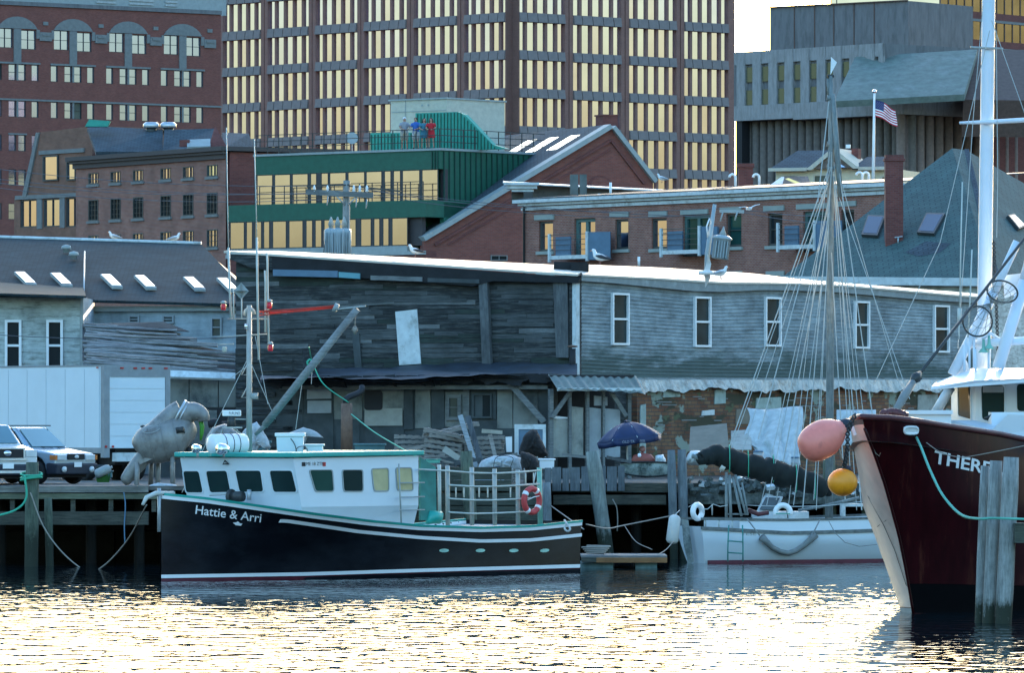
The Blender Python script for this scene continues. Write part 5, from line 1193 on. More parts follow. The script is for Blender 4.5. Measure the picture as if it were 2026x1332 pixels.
def pickup():
    q=P(14,960,189.5); q.z=GZ; root=thing('pickup_truck','white and grey pickup truck nose with black grille at the left frame edge','pickup truck',q)
    T=Tr(q,R(112)); h=car(T,root,5.3,1.9,1.12,1.8,K['silverw'],K['dblue'],.95,4.2,1.35,True,.4)
    M(T).box(-.035,.1,-.5,.5,.82,1.08).build('grille',K['black'],root)
    M(T@Matrix.Translation((-.05,0,.96))@Matrix.Scale(1.5,4,(0,1,0))@Matrix.Rotation(R(90),4,'Y')).lathe([(.08,-.01),(.08,.012),(.05,.014),(.045,.0)],16).build('oval_badge',K['chrome'],root)
    m=M(T); m.box(-.05,.0,-.55,-.5,.78,1.1).box(-.05,0,.5,.55,.78,1.1).box(-.05,0,-.55,.55,1.08,1.12).box(-.07,.0,-.62,.62,.74,.81); m.build('grille_surround',K['alu'],root)
    for s_ in(-1,1): bev(M(T).box(-.03,.2,s_*.75-.18,s_*.75+.18,.84,1.06).build('headlight',K['lamp'],root),.03)
    M(T).box(-.13,-.11,-.17,.17,.5,.66).build('number_plate',K['white'],root)
    M(T).box(-.12,.1,-.9,.9,.36,.44).build('bumper_lip',K['alu'],root)
pickup()
def boxtruck():
    c=P(207,905,203.5); zb=c.z; root=thing('box_truck','big white box truck parked behind the cars with its roller door facing right','truck',Vector((c.x,c.y,GZ)))
    a=R(35); d=Vector((math.cos(a),math.sin(a),0)); n=Vector((-math.sin(a),math.cos(a),0))   # d along rear, n along side (left/back)
    T=Matrix(((d.x,n.x,0,c.x),(d.y,n.y,0,c.y),(0,0,1,0),(0,0,0,1)))
    zt=P(207,725,203.5).z; z0=zb+.28; W2=2.42; L=7.4
    m=M(T); m.box(0,W2,0,L,z0,zt); m.build('cargo_box',K['truckw'],root)
    # side panel sheet + rails
    m=M(T); m.box(-.02,-.001,.3,L-.1,z0+.02,zt-.05); m.build('side_panel',K['truckw'],root)
    m=M(T); m.box(-.05,.16,-.05,.16,zb-.02,zt).box(W2-.16,W2+.02,-.05,.0,zb,zt).box(.16,W2-.16,-.05,0,zt-.34,zt).box(-.04,-.001,.16,L,z0-.16,z0+.02).box(-.03,W2+.02,-.03,L,zt,zt+.05); m.build('frame_rail',K['greyf'],root)
    m=M(T)
    for k in range(1,7): m.box(-.026,-.021,k*1.2,k*1.2+.02,z0+.05,zt-.08)
    m.build('panel_seam',K['truckd'],root)
    m=M(T)
    for k in range(6): z=z0+.0+k*(zt-.34-z0)/6; m.box(.17,W2-.17,-.03,-.001,z+.012,z+(zt-.34-z0)/6)
    m.build('roller_door',K['truckw'],root)
    for k,x in enumerate((.55,1.05,1.35,1.62,2.2)): M(T).box(x,x+.12,-.08,-.05,zt-.08,zt-.03).build('marker_lamp',K['red'],root)
    M(T).box(-.08,-.05,.3,.4,zt-.06,zt-.02).build('marker_lamp',K['red'],root)
    for x in(-.02,.24): M(T).box(x,x+.07,-.08,-.05,z0+.02,z0+.09).build('marker_lamp',K['red'],root)
    m=M(T); m.box(.25,1.6,-.35,-.05,zb-.14,zb+.14); m.build('tail_step',K['white2'],root)
    m=M(T); m.box(1.62,1.85,-.5,-.05,zb-.05,zb+.55).tube([(1.45,-.4,zb+.7),(1.75,-.4,zb+.75),(1.75,-.3,zb+.5)],.06).box(1.3,1.55,-.5,-.3,zb+.62,zb+.72); m.build('lift_mechanism',K['iron'],root)
    m=M(T); m.box(.5,W2-.5,.2,L,zb-.25,z0-.02); m.build('chassis',K['black'],root)
    for y in(1.6,2.7):
        for x in(.3,W2-.3):
            Q=T@Matrix.Translation((x,y,GZ+.45))@Matrix.Rotation(R(90),4,'Y'); w=M(Q).lathe([(.2,-.14),(.44,-.14),(.46,-.1),(.46,.1),(.44,.14),(.2,.14)],20).build('wheel',K['rubber'],root)
boxtruck()
# ================= PIER CLUTTER =================
def tankmachine():
    d=190; root=thing('fish_pump','large grey bulbous tank machine with elbow neck and stubby legs on the pier end','pump',P(320,985,d))
    p=lambda x,y,dd=0:P(x,y,d+dd)
    m=M(); m.tube(*sm([p(270,893),p(274,890),p(284,886),p(300,880),p(325,872),p(350,866),p(365,864),p(378,866),p(384,869)],[.12,.38,.52,.6,.64,.66,.62,.42,.1]),24); bev(m.build('tank',K['tank'],root),.01,1)
    m=M(); m.tube(*sm([p(312,866),p(322,848),p(334,832),p(346,820),p(358,814)],[.5,.42,.35,.33,.34]),18); m.build('neck',K['tank'],root)
    for q_,r_ in((300,.615),(325,.655),(350,.675)):
        y_=interp([(300,880),(325,872),(350,866)],q_); m=M(); m.tube([p(q_-.8,y_+.2),p(q_+.8,y_-.2)],[r_,r_],28); m.build('weld_band',K['tank'],root)
    m=M(); m.tube([p(353,817),p(357,819)],[.44,.44],20).tube([p(360,820),p(363,821.5)],[.42,.42],20); m.build('clamp_ring',K['alu'],root)
    m=M(); m.tube(*sm([p(354,816),p(362,821),p(372,826),p(379,829),p(383,830)],[.42,.41,.36,.22,.05]),22); m.build('dome',K['tank'],root)
    m=M(); m.tube(*sm([p(368,822,-.05),p(380,815,-.12),p(392,817,-.2),p(401,824,-.25),p(403,834,-.25)],[.3,.29,.26,.21,.17]),16); m.build('spout',K['tank'],root)
    m=M(); m.tube(*sm([p(290,896),p(274,918),p(257,938),p(248,952),p(244,957)],[.22,.24,.2,.17,.08]),16); m.build('discharge_pipe',K['tank'],root)
    m=M(); m.slab(p(274,912,-.4),p(336,886,-.4),p(336,893,-.4),p(276,920,-.4),.8); m.build('cradle',K['tank'],root)
    for a,b in(((272,915,-.3),(270,982,-.3)),((313,905,.3),(312,978,.3)),((341,890,-.3),(342,975,-.3)),((300,905,.5),(298,960,.5))): m=M(); m.tube([p(*a),p(*b)],.075,8); m.build('leg',K['tank'],root)
    m=M(); m.tube([p(352,852,-.6),p(362,850,-.7)],.09,10).tube([p(350,846,-.62),p(352,858,-.62)],.05).tube([p(356,846,-.65),p(366,857,-.65)],.03); m.build('valve',K['iron'],root)
    m=M(); m.lathe([(.08,0),(.08,.05),(.02,.07)],10,Matrix.Translation(p(283,846))).lathe([(.08,0),(.08,.06),(.02,.08)],10,Matrix.Translation(p(343,808))); m.build('filler_cap',K['iron'],root)
    m=M(); m.tube([p(397,832,-.25),p(400,845,-.25),p(399,858,-.25),p(397,872,-.25)],[.07,.07,.06,.03],8); m.build('green_hose',K['greenh'],root)
    cc=p(299,850,-.57); m=M(); m.tube([cc+Vector((.26*math.cos(t*.3),-.02-.03*abs(math.sin(t*.3)),.1*math.sin(t*.3)+.045*math.cos(t*.3))) for t in range(21)],.012,5,closed=True); m.build('oval_emblem',K['lite'],root)
    m=M(); m.tube([p(376,885,-.3),p(378,905,-.2),p(374,915,-.1)],.12,8); m.build('motor',K['black'],root)
tankmachine()
def tubbox(x0,x1,y0,y1,d,dep,mat,name,lab,cat,group=None,lid=True,taper=.06,lidm=None,legs=False,parent=None):
    a=P(x0,y1,d); b=P(x1,y0,d); w=b.x-a.x; h=b.z-a.z; t=thing(name,lab,cat,Vector(((a.x+b.x)/2,d+dep/2,a.z)),group)
    lh=h*.16 if lid else h*.1; hh=h-lh; k=taper*w
    v=[(a.x+k,d+k,a.z),(b.x-k,d+k,a.z),(b.x-k,d+dep-k,a.z),(a.x+k,d+dep-k,a.z),(a.x+.02,d+.02,a.z+hh),(b.x-.02,d+.02,a.z+hh),(b.x-.02,d+dep-.02,a.z+hh),(a.x+.02,d+dep-.02,a.z+hh)]
    m=M(); m.add(v,[(0,3,2,1),(4,5,6,7),(0,1,5,4),(1,2,6,5),(2,3,7,6),(3,0,4,7)]); bev(m.build('bin_body' if not lid else 'box_body',mat,t),.02)
    m=M(); 
    if lid: m.box(a.x-.02,b.x+.02,d-.02,d+dep+.02,a.z+hh,b.z)
    else: m.box(a.x-.02,b.x+.02,d-.02,d+.06,a.z+hh,b.z).box(a.x-.02,b.x+.02,d+dep-.06,d+dep+.02,a.z+hh,b.z).box(a.x-.02,a.x+.06,d+.06,d+dep-.06,a.z+hh,b.z).box(b.x-.06,b.x+.02,d+.06,d+dep-.06,a.z+hh,b.z)
    bev(m.build('lid' if lid else 'rim',lidm or mat,t),.015)
    return t
def pallet(q,rz=0,tilt=0,label='',root=None):
    t=thing('pallet',label,'pallet',q,'stacked and tumbled wooden pallets'); T=Matrix.Translation(q)@Matrix.Rotation(rz,4,'Z')@Matrix.Rotation(tilt,4,'Y')
    m=M(T); [m.box(-.6,.6,y-.04,y+.04,.02,.11) for y in(-.46,0,.46)]; m.build('stringer',K['pallet'],t)
    m=M(T); [m.box(x-.05,x+.05,-.5,.5,.11,.13) for x in(-.55,-.33,-.11,.11,.33,.55)]; m.build('top_boards',K['pallet'],t)
    m=M(T); [m.box(x-.05,x+.05,-.5,.5,0,.02) for x in(-.55,0,.55)]; m.build('bottom_boards',K['pallet'],t)
    return t
random.seed(31)
places=[]
for k in range(8): places.append((818,936-9.5*k,203.5,random.uniform(-.15,.15),R(random.uniform(-2,2)),'left pallet stack'))
for k in range(9): places.append((878,938-9.5*k,202.2,random.uniform(-.25,.25),R(3+k),'middle leaning pallet stack'))
for k in range(8): places.append((958,938-9.5*k,202.8,random.uniform(-.2,.2),R(-2),'right pallet stack'))
tops={}
for i,(px,py,d,rz,ti,nm) in enumerate(places):
    q=P(px,py,d)
    j_=(i if i<8 else i-8 if i<17 else i-17)
    if j_==0: pos='bottom'
    elif i in(7,16,24): pos='topmost'
    else: pos=('second','third','fourth','fifth','sixth','seventh','eighth')[j_-1]+' from the bottom'
    pallet(q,rz,ti,'grey wooden pallet, %s of the %s'%(pos,nm))
t=pallet(P(906,852,203.6),.3,R(-14),'tilted pallet showing its slats on top of the middle stack')
def timber(x0,y0,x1,y1,d0,d1,w,mt,lab,group=None,name='loose_board'):
    a,b=P(x0,y0,d0),P(x1,y1,d1); u=(b-a).normalized(); s=u.cross(Vector((0,1,0))).normalized()*w/2; m=M()
    m.slab(a-s,b-s*.9,b+s*.9,a+s,.06); return m.build(name,K[mt],None,lab,'board',group)
GB='loose boards leaning among the pier clutter'
timber(911,824,944,930,201,199.5,.16,'spar','pale board leaning steeply against the pallets, left of two',GB)
timber(926,826,952,915,201.4,200,.18,'plank2','dark board leaning steeply against the pallets, right of two',GB)
timber(970,862,980,905,200.5,200,.13,'pallet','short board leaning under the sawn block right of the pallets',GB)
timber(800,893,850,880,199.5,200,.12,'pallet','broken board lying low on the left pallets',GB)
timber(878,888,908,908,199,199,.2,'ply2','triangular ply offcut at the foot of the pallets',GB)
timber(953,853,994,856,200.3,200.3,.13,'plankl','thick pale sawn block on the right pallet stack',GB)
timber(1112,900,1160,905,198,198,.10,'plank','small boards piled on the edge before the annex panels',GB)
timber(1200,905,1250,915,197.5,197.5,.10,'plank2','dark boards lying left of the red kayak',GB)
M().slab(P(1000,865,202),P(1013,864,202),P(1013,895,202),P(1002,895,202),-.04).build('white_offcut',K['white'],None,'jagged white offcut left of the white frame','board')
def frame():
    t=thing('door_frame','white painted frame standing behind the draped black netting','frame',P(1045,905,203)); d=203
    a,b=P(1018,905,d),P(1080,840,d)
    m=M(); m.box(a.x,a.x+.13,d,d+.08,a.z,b.z).box(b.x-.1,b.x,d,d+.08,a.z,b.z); m.build('stile',K['white2'],t)
    M().box(a.x,b.x,d-.01,d+.09,b.z-.16,b.z).build('head',K['white2'],t); M().box(a.x+.13,b.x-.1,d+.03,d+.05,a.z,b.z-.16).build('panel',K['bluep'],t)
frame()
def blob(pts,name,mt,lab,cat,seed=1,d=200,depth=.6,rough=.06,group=None,parent=None):
    """draped soft heap: pixel outline gives its silhouette, rounded in depth"""
    random.seed(seed); cx=sum(p[0] for p in pts)/len(pts); cy=sum(p[1] for p in pts)/len(pts)
    n=len(pts); rings=6; m=M(); vs=[]
    for sgn in(-1,1):
        for j in range(rings):
            k=math.sin(math.pi/2*(1-j/rings)) if False else 1-(j/rings)
            for p in pts:
                x=cx+(p[0]-cx)*k; y=cy+(p[1]-cy)*k; dd=depth*math.sqrt(max(0,1-k*k))
                vs.append(P(x,y,d+sgn*dd*(1+.15*math.sin(x*.7+y*.3))+random.uniform(-rough,rough)*(1-k)))
        vs.append(P(cx,cy,d+sgn*depth))
    fs=[]
    st=rings*n+1
    for si in(0,1):
        o=si*st
        for j in range(rings-1):
            for i in range(n):
                f=(o+j*n+i,o+j*n+(i+1)%n,o+(j+1)*n+(i+1)%n,o+(j+1)*n+i); fs.append(f if si else f[::-1])
        for i in range(n):
            f=(o+(rings-1)*n+i,o+(rings-1)*n+(i+1)%n,o+rings*n); fs.append(f if si else f[::-1])
    m.add(vs,fs,True); o=m.build(name,K[mt],parent,lab,cat,group)
    md=o.modifiers.new('w','WELD'); md.merge_threshold=.002
    return o
def dens(pts,k=3,j=1.0,seed=0):
    random.seed(seed); out=[]
    for a,b in zip(pts,pts[1:]+pts[:1]):
        for i in range(k): t=i/k; out.append((a[0]+(b[0]-a[0])*t+random.uniform(-j,j),a[1]+(b[1]-a[1])*t+random.uniform(-j,j)))
    return out
blob(dens([(1052,849),(1062,851),(1070,868),(1080,888),(1085,902),(1070,906),(1048,905),(1026,900),(1030,880),(1038,860)]),'net_pile','net','tall heap of black netting hung over a post before the white frame','net',2,200.5,.45,.05)
blob(dens([(1030,893),(1046,897),(1058,902),(1066,915),(1068,935),(1060,955),(1042,958),(1036,940),(1030,915)]),'net_pile','net','lower drape of dark netting behind the rail cage end','net',3,196.3,.35,.04)
blob(dens([(952,912),(975,903),(1010,900),(1030,905),(1034,935),(1005,936),(985,925),(945,928)]),'white_sack','whites','crumpled white sack lying on the pier over the blue white fish tub','sack',4,197.2,.4,.08)
blob(dens([(1296,902),(1312,900),(1318,912),(1316,920),(1296,921)]),'grey_tarp_heap','white2','small grey tarp heap beside the red kayak','tarp',5,198.4,.35)
blob(dens([(1358,905),(1366,893),(1380,891),(1392,897),(1396,908),(1385,920),(1368,922),(1357,915)]),'white_tarp_heap','white2','rounded white tarp heap behind the stern end of the boom','tarp',6,199,.5)
blob(dens([(1396,900),(1403,896),(1410,902),(1408,912),(1397,912)]),'white_sack','whites','little white bundle right of the rounded white tarp heap','sack',7,199,.3)
tubbox(937,1000,931,968,196.7,1.1,K['tub'],'fish_tub','pale blue insulated fish tub behind the rail cage of the black boat','tub',lid=False)
tubbox(1066,1098,908,928,197.2,.6,K['white'],'foam_box','white foam box on the pier right of the dark netting','box')
tubbox(700,762,878,902,199,.8,K['tealg'],'fish_crate','dull teal crate behind the cabin roof','crate',lid=True)
tubbox(470,535,872,905,199,.9,K['tealg'],'fish_crate','dull teal crate behind the mast foot','crate',lid=True)
t=tubbox(841,872,909,917,197,.5,K['mintc'],'fish_crate','mint coloured crate lid behind the cabin corner','crate',lid=True)
for i,px in enumerate((784,813)):
    d=198; t=thing('wood_frame_box','small open white wooden frame, %s of the pair above the cabin roof edge'%('left' if i==0 else 'right'),'frame',P(px,905,d),'open white frames on the pier')
    a,b=P(px-11,905,d),P(px+11,891,d); M().box(a.x,a.x+.06,d,d+.4,a.z,b.z-.05).build('leg',K['creamp'],t); M().box(b.x-.06,b.x,d,d+.4,a.z,b.z-.05).build('leg',K['creamp'],t); M().box(a.x,b.x,d,d+.4,b.z-.05,b.z).build('top_board',K['creamp'],t)
# wooden slatted crate (lobster trap)
def trap(px,py,d,lab):
    q=P(px,py,d); t=thing('lobster_trap',lab,'trap',q); m=M(Matrix.Translation(q))
    for k in range(5): m.box(-.4,.4,-.28,.28,.02+k*.09,.04+k*.09) if k in(0,) else m.box(-.4,.4,-.29,-.27,.02+k*.08,.05+k*.08)
    m.build('slats',K['pallet'],t); m=M(Matrix.Translation(q)); [m.tube([(x,-.26,0),(x,-.26,.28),(x,0,.42),(x,.26,.28),(x,.26,0)],.02,5) for x in(-.36,0,.36)]; m.build('hoops',K['pallet'],t)
trap(1014,955,195.6,'slatted wooden trap behind the rail cage near the dark netting')
rope([(978,965),(980,908),(1014,906),(1010,930),(1022,965)],196,.012,'iron','bent_wire_rack','bent black wire frame standing over the fish tub','frame')
# propane bottles, small stuff row along the left pier behind SUV
t=thing('gas_bottle','pale gas bottle lying on the deck right of the silver blue car','bottle',P(200,945,192)); m=M(Matrix.Translation(P(188,940,192))@Matrix.Rotation(R(65),4,'Y')); m.lathe([(.04,0),(.13,.04),(.14,.1),(.14,.42),(.1,.5),(.04,.52),(.04,.58)],12); m.build('bottle_body',K['lite'],t)
m=M(); random.seed(14)
for i in range(160):
    x=random.uniform(192,214); a=P(x,955,192+random.random()*.6); h=random.uniform(.15,.5); m.add([a,a+Vector((.03,0,0)),a+Vector((random.uniform(-.1,.1),0,h))],[(0,1,2)])
m.build('weeds',K['green'],None,'tuft of green weeds growing at the pier edge before the truck','weeds',None,'stuff')
for x0,x1,y0,y1,lab in((205,222,932,946,'small grey crate behind the weeds'),): tubbox(x0,x1,y0,y1,194,.4,K['tealg'],'crate',lab,'crate')
# white cloth heap left near the tank legs and bags behind the liferaft
blob(dens([(292,962),(312,956),(345,958),(356,966),(330,972),(296,970)]),'folded_sail','whites','folded white cloth lying under the grey tank machine','cloth',9,188.5,.4)
blob(dens([(468,905),(472,880),(480,855),(492,840),(508,835),(520,850),(530,870),(536,885),(528,890),(515,884),(505,900),(490,905)]),'hanging_cloth','whites','white ragged cloth draped behind the mast foot','cloth',10,197,.25)
blob(dens([(405,870),(420,846),(445,838),(470,850),(480,875),(470,890),(410,892)]),'grey_tarp_heap','tank','grey tarp heap behind the liferaft canister','tarp',11,198.5,.5)
blob(dens([(560,862),(600,846),(622,852),(640,866),(610,866),(600,880),(590,866)]),'folded_tarp','litep','pale folded sheet above the white cabin roof box','sheet',12,200,.2)
# cylindrical fenders hung on shed near (426,850)
for i,(x,y) in enumerate(((421,838),(448,842))):
    M(Matrix.Translation(P(x,y,205))@Matrix.Rotation(R(80+10*i),4,'Y')).lathe([(.06,-.16),(.13,-.14),(.14,.1),(.1,.16),(.02,.17)],12).build('old_tyre' if i else 'black_float',K['rubber'],None,('round black rubber float' if i else 'black rubber cylinder')+' hanging before the plywood by the radar','float')
def umbrella():
    d=199.5; q=P(1242,912,d); root=thing('umbrella','faded blue canvas umbrella with white lettering standing open on the pier','umbrella',q)
    M().tube([P(1242,925,d),P(1238,843,d)],.03,8).build('pole',K['white2'],root)
    top=P(1240,834,d); n=8; tilt=Matrix.Translation(top)@Matrix.Rotation(R(-8),4,'Y')
    rr=1.05; seg=6; vs=[]; 
    def sp(k,r): a=2*math.pi*(k+.3)/n; return Vector((rr*r*math.cos(a),rr*r*math.sin(a),-.02-.52*r**1.8))
    m=M(tilt)
    for k in range(n):
        def fn(u,v,k=k): 
            a,b=sp(k,v),sp(k+1,v); p=a.lerp(b,u); p.z-=.05*math.sin(math.pi*u)*v*v; return p
        m.grid(fn,6,6,True,True)
    m.grid(lambda u,v:Vector((.12*math.cos(u*6.283)*v,.12*math.sin(u*6.283)*v,.03-.03*v)),10,2)
    for k in range(n):
        def fn(u,v,k=k):
            p=sp(k,1).lerp(sp(k+1,1),u); p.z-=.05*math.sin(math.pi*u)+.17*v; p.x*=1-.02*v; p.y*=1-.02*v; return p
        m.grid(fn,6,2,True,True)
    o=m.build('canopy',K['bluet'],root); sd=o.modifiers.new('s','SOLIDIFY'); sd.thickness=.008
    m=M(tilt)
    for k in range(n): m.tube([sp(k,1),sp(k,.5),sp(k,0)],.009,4)
    m.build('ribs',K['white2'],root)
    vs,fs=text_mesh('OLD TRUMPER',.12); w=max(v.x for v in vs); 
    m=M(); m.add([P(1231,879,d-1.02)+Vector((v.x/w*.72,0.09*(v.x/w)**2,v.y+.02+.035*v.x/w)) for v in vs],fs); m.build('lettering',K['dimtx'],root)
umbrella()
def skiff():
    d=197.5; root=thing('skiff','upturned peeling white and black skiff hull on the pier edge under the umbrella','skiff',P(1275,945,d))
    def fn(u,v):
        px=1228+(1322-1228)*u; w=.62*math.sin(math.pi*min(1,.14+u*.8))**.5; zt=P(0,916-1.5*math.sin(math.pi*u),d).z; zb=P(0,946-8*(abs(u-.6))**2*3,d).z
        return Vector((P(px,0,d).x,d+.6-w*(1-.45*v**2),zt+(zb-zt)*v))
    m=M(); m.grid(fn,20,8,True,True); m.grid(lambda u,v:Vector((fn(u,v).x,2*(d+.6)-fn(u,v).y,fn(u,v).z)),20,8); m.build('hull',K['skiffp'],root)
    m=M(); m.tube([fn(i/20,0)+Vector((0,-.02,0)) for i in range(21)],.03,6); m.tube([fn(i/20,.92)+Vector((0,-.01,0)) for i in range(21)],.025,6); m.build('gunwale',K['black'],root)
    a=fn(0,0); m=M(); m.add([fn(i/20,.0) for i in range(21)]+[Vector((fn(i/20,0).x,2*(d+.6)-fn(i/20,0).y,fn(i/20,0).z)) for i in range(21)],[(i,i+1,i+22,i+21) for i in range(20)]); m.build('thwart_deck',K['plank2'],root)
skiff()
t=thing('kayak','dull red kayak lying upturned beside the grey tarp','kayak',P(1272,918,198.6)); m=M(); m.tube([P(1250,914,198.6),P(1256,911,198.6),P(1270,909,198.6),P(1286,910,198.6),P(1296,914,198.6)],[.05,.16,.2,.17,.06],12); m.build('kayak_hull',K['rustred'],t); M().tube([P(1262,906,198.5),P(1282,907,198.5)],.03).build('keel_strip',K['maroon'],t)
# seated person behind kayak
t=thing('round_buoy','small round brownish pink buoy on a stick under the umbrella','buoy',P(1271,905,199)); M(Matrix.Translation(P(1271,889,199))).lathe([(.01,-.1),(.08,-.07),(.11,0),(.08,.07),(.01,.1)],14).build('ball',K['pinkd'],t); M().tube([P(1271,895,199),P(1271,912,199)],.05,8).build('stalk',K['rustred'],t)
M(Matrix.Translation(P(1265,902,198.3))).lathe([(.04,-.05),(.06,0),(.05,.06),(.02,.07)],12).build('white_cup',K['white'],None,'small white cup standing on the red kayak','cup')
# sheets leaning on brick wall
for pts,mt,lab in((((1363,893),(1443,895),(1438,838),(1366,845)),'plyb','brown plywood sheet leaning on the patched brick wall'),(((1447,890),(1487,890),(1486,850),(1446,853)),'ply2','smaller pale plywood sheet left of the big white tarp'),):
    a=[P(x,y,206 if i<2 else 208) for i,(x,y) in enumerate(pts)]; M().slab(*a,-.03).build('plywood_sheet',K[mt],None,lab,'plywood sheet')
def tarp():
    def fn(u,v):
        xl=1478+ (18*v if v>.6 else 0)+6*math.sin(v*9); xr=1588-6*v+3*math.sin(v*7); px=xl+(xr-xl)*u; py=808+3*math.sin(u*5)+(112+8*math.sin(u*9))*v
        return P(px,py,209-3.5*v)+Vector((0,.12*math.sin(u*19+v*3)+.06*math.sin(u*41),0))
    m=M(); m.grid(fn,40,20); o=m.build('hanging_tarp',K['tarpw'],None,'large pale white tarp hanging on the brick wall behind the mast','tarp'); s=o.modifiers.new('s','SOLIDIFY'); s.thickness=.02
    def fn2(u,v): px=1655+78*u; return P(px,812+70*v,209-1.5*v)+Vector((0,.08*math.sin(u*17),0))
    m=M(); m.grid(fn2,24,8); o=m.build('hanging_tarp',K['tarpw'],None,'pale tarp sheet on the brick wall right of the mast','tarp'); s=o.modifiers.new('s','SOLIDIFY'); s.thickness=.02
tarp()
random.seed(19); m=M()
for i in range(150):
    px=random.uniform(1352,1760); q=P(px,random.uniform(950,984)-(8 if i%3==0 else 0),random.uniform(195.7,196.6)); r_=random.uniform(.06,.22); m.cur=random.choice((0,0,1))
    m.obox(q,r_*1.6,r_,r_*.8,random.uniform(0,3),random.uniform(-.5,.5),random.uniform(-.5,.5))
m.build('rubble',[K['rubble'],K['white2']],None,'loose stones and pale debris heaped along the right pier edge','rubble',None,'stuff')
random.seed(23); m=M()
for i in range(120):
    px=random.uniform(800,1075); y=random.uniform(905,945); d=random.uniform(197.5,201.5); q=P(px,y,d); m.cur=random.choice((0,1,2))
    m.obox(q,random.uniform(.3,1.1),.06,random.uniform(.04,.12),random.uniform(-.6,.6),0,random.uniform(-.35,.35))
m.build('scrap_wood',[K['pallet'],K['plank'],K['plyd']],None,'scattered scrap wood heaped between the pallet stacks','scrap wood',None,'stuff')
# white uprights/cones on the pier right
random.seed(77)
for i,(x,w,y0,y1) in enumerate(((1455,14,893,925),(1500,20,893,918),(1573,16,905,925))):
    t=thing('bait_barrel','pale plastic barrel on the pier, %s of the three below the white tarp'%(('leftmost','middle','rightmost')[i]),'barrel',P(x,y1,201),'pale barrels below the white tarp'); h=(y1-y0)/F*201; r=w/2/F*201
    M(Matrix.Translation(P(x,y1,201))).lathe([(r*.9,0),(r,.05),(r,h*.4),(r*1.05,h*.42),(r*1.05,h*.46),(r,h*.48),(r*.95,h-.04)],14).build('barrel_body',K['litep'],t); M(Matrix.Translation(P(x,y1,201)+Vector((0,0,h-.04)))).lathe([(r,0),(r,.05),(r*.3,.06)],14).build('barrel_lid',K['bluep'],t)
timber(1440,925,1520,920,200,200,.3,'rustb','low brown board edging beneath the white tarp',GB)
# ================= BOATS =================
class Pl(Fac):
    def __init__(s,T): s.T=T; s.I=T.inverted(); s.pt=T.translation.copy(); s.nn=(T.to_3x3()@Vector((1,0,0))).cross(T.to_3x3()@Vector((0,0,1))).normalized()
    def uz(s,px,py,y=0): q=s.I@hitp(px,py,s.T@Vector((0,y,0)),s.nn); return (q.x,q.z)
def frameT(o,d,n,up=Vector((0,0,1))): return Matrix(((d.x,n.x,up.x,o.x),(d.y,n.y,up.y,o.y),(d.z,n.z,up.z,o.z),(0,0,0,1)))
def rquad(q,rad=.12,n=4):
    """rounded polygon from 4 corner (u,z) points"""
    out=[]; q=[Vector(p) for p in q]
    for i in range(4):
        a,b,c=q[i-1],q[i],q[(i+1)%4]; u=(a-b).normalized()*rad; v=(c-b).normalized()*rad
        for k in range(n+1):
            t=k/n; out.append(tuple(b+u*(1-t)**2+v*t**2))
    return out
def rwin(pl,parent,quad,gm,fm,rad=.1,grow=.03,name='window'):
    q=[Vector(pl.uz(*p)) for p in quad]; c=sum(q,Vector((0,0)))/4
    big=[tuple(p+(p-c).normalized()*grow*1.4) for p in q]
    # frame ring
    A=rquad(big,rad+.02); B=rquad([tuple(p) for p in q],rad); n=len(A); m=M(pl.T)
    vs=[(x,-.025,z) for x,z in A]+[(x,-.025,z) for x,z in B]+[(x,-.001,z) for x,z in A]+[(x,-.001,z) for x,z in B]
    fs=[]
    for i in range(n):
        j=(i+1)%n; fs+=[(i,j,n+j,n+i),(2*n+i,2*n+j,j,i),(n+i,n+j,3*n+j,3*n+i)]
    m.add(vs,fs); o=m.build(name,fm,parent)
    M(pl.T).prism(B,-.008,-.0012).build('pane',gm,o); return o
K['hullshade']=paint('matt black painted hull shade',(.004,.004,.005),.8,spec=.05)
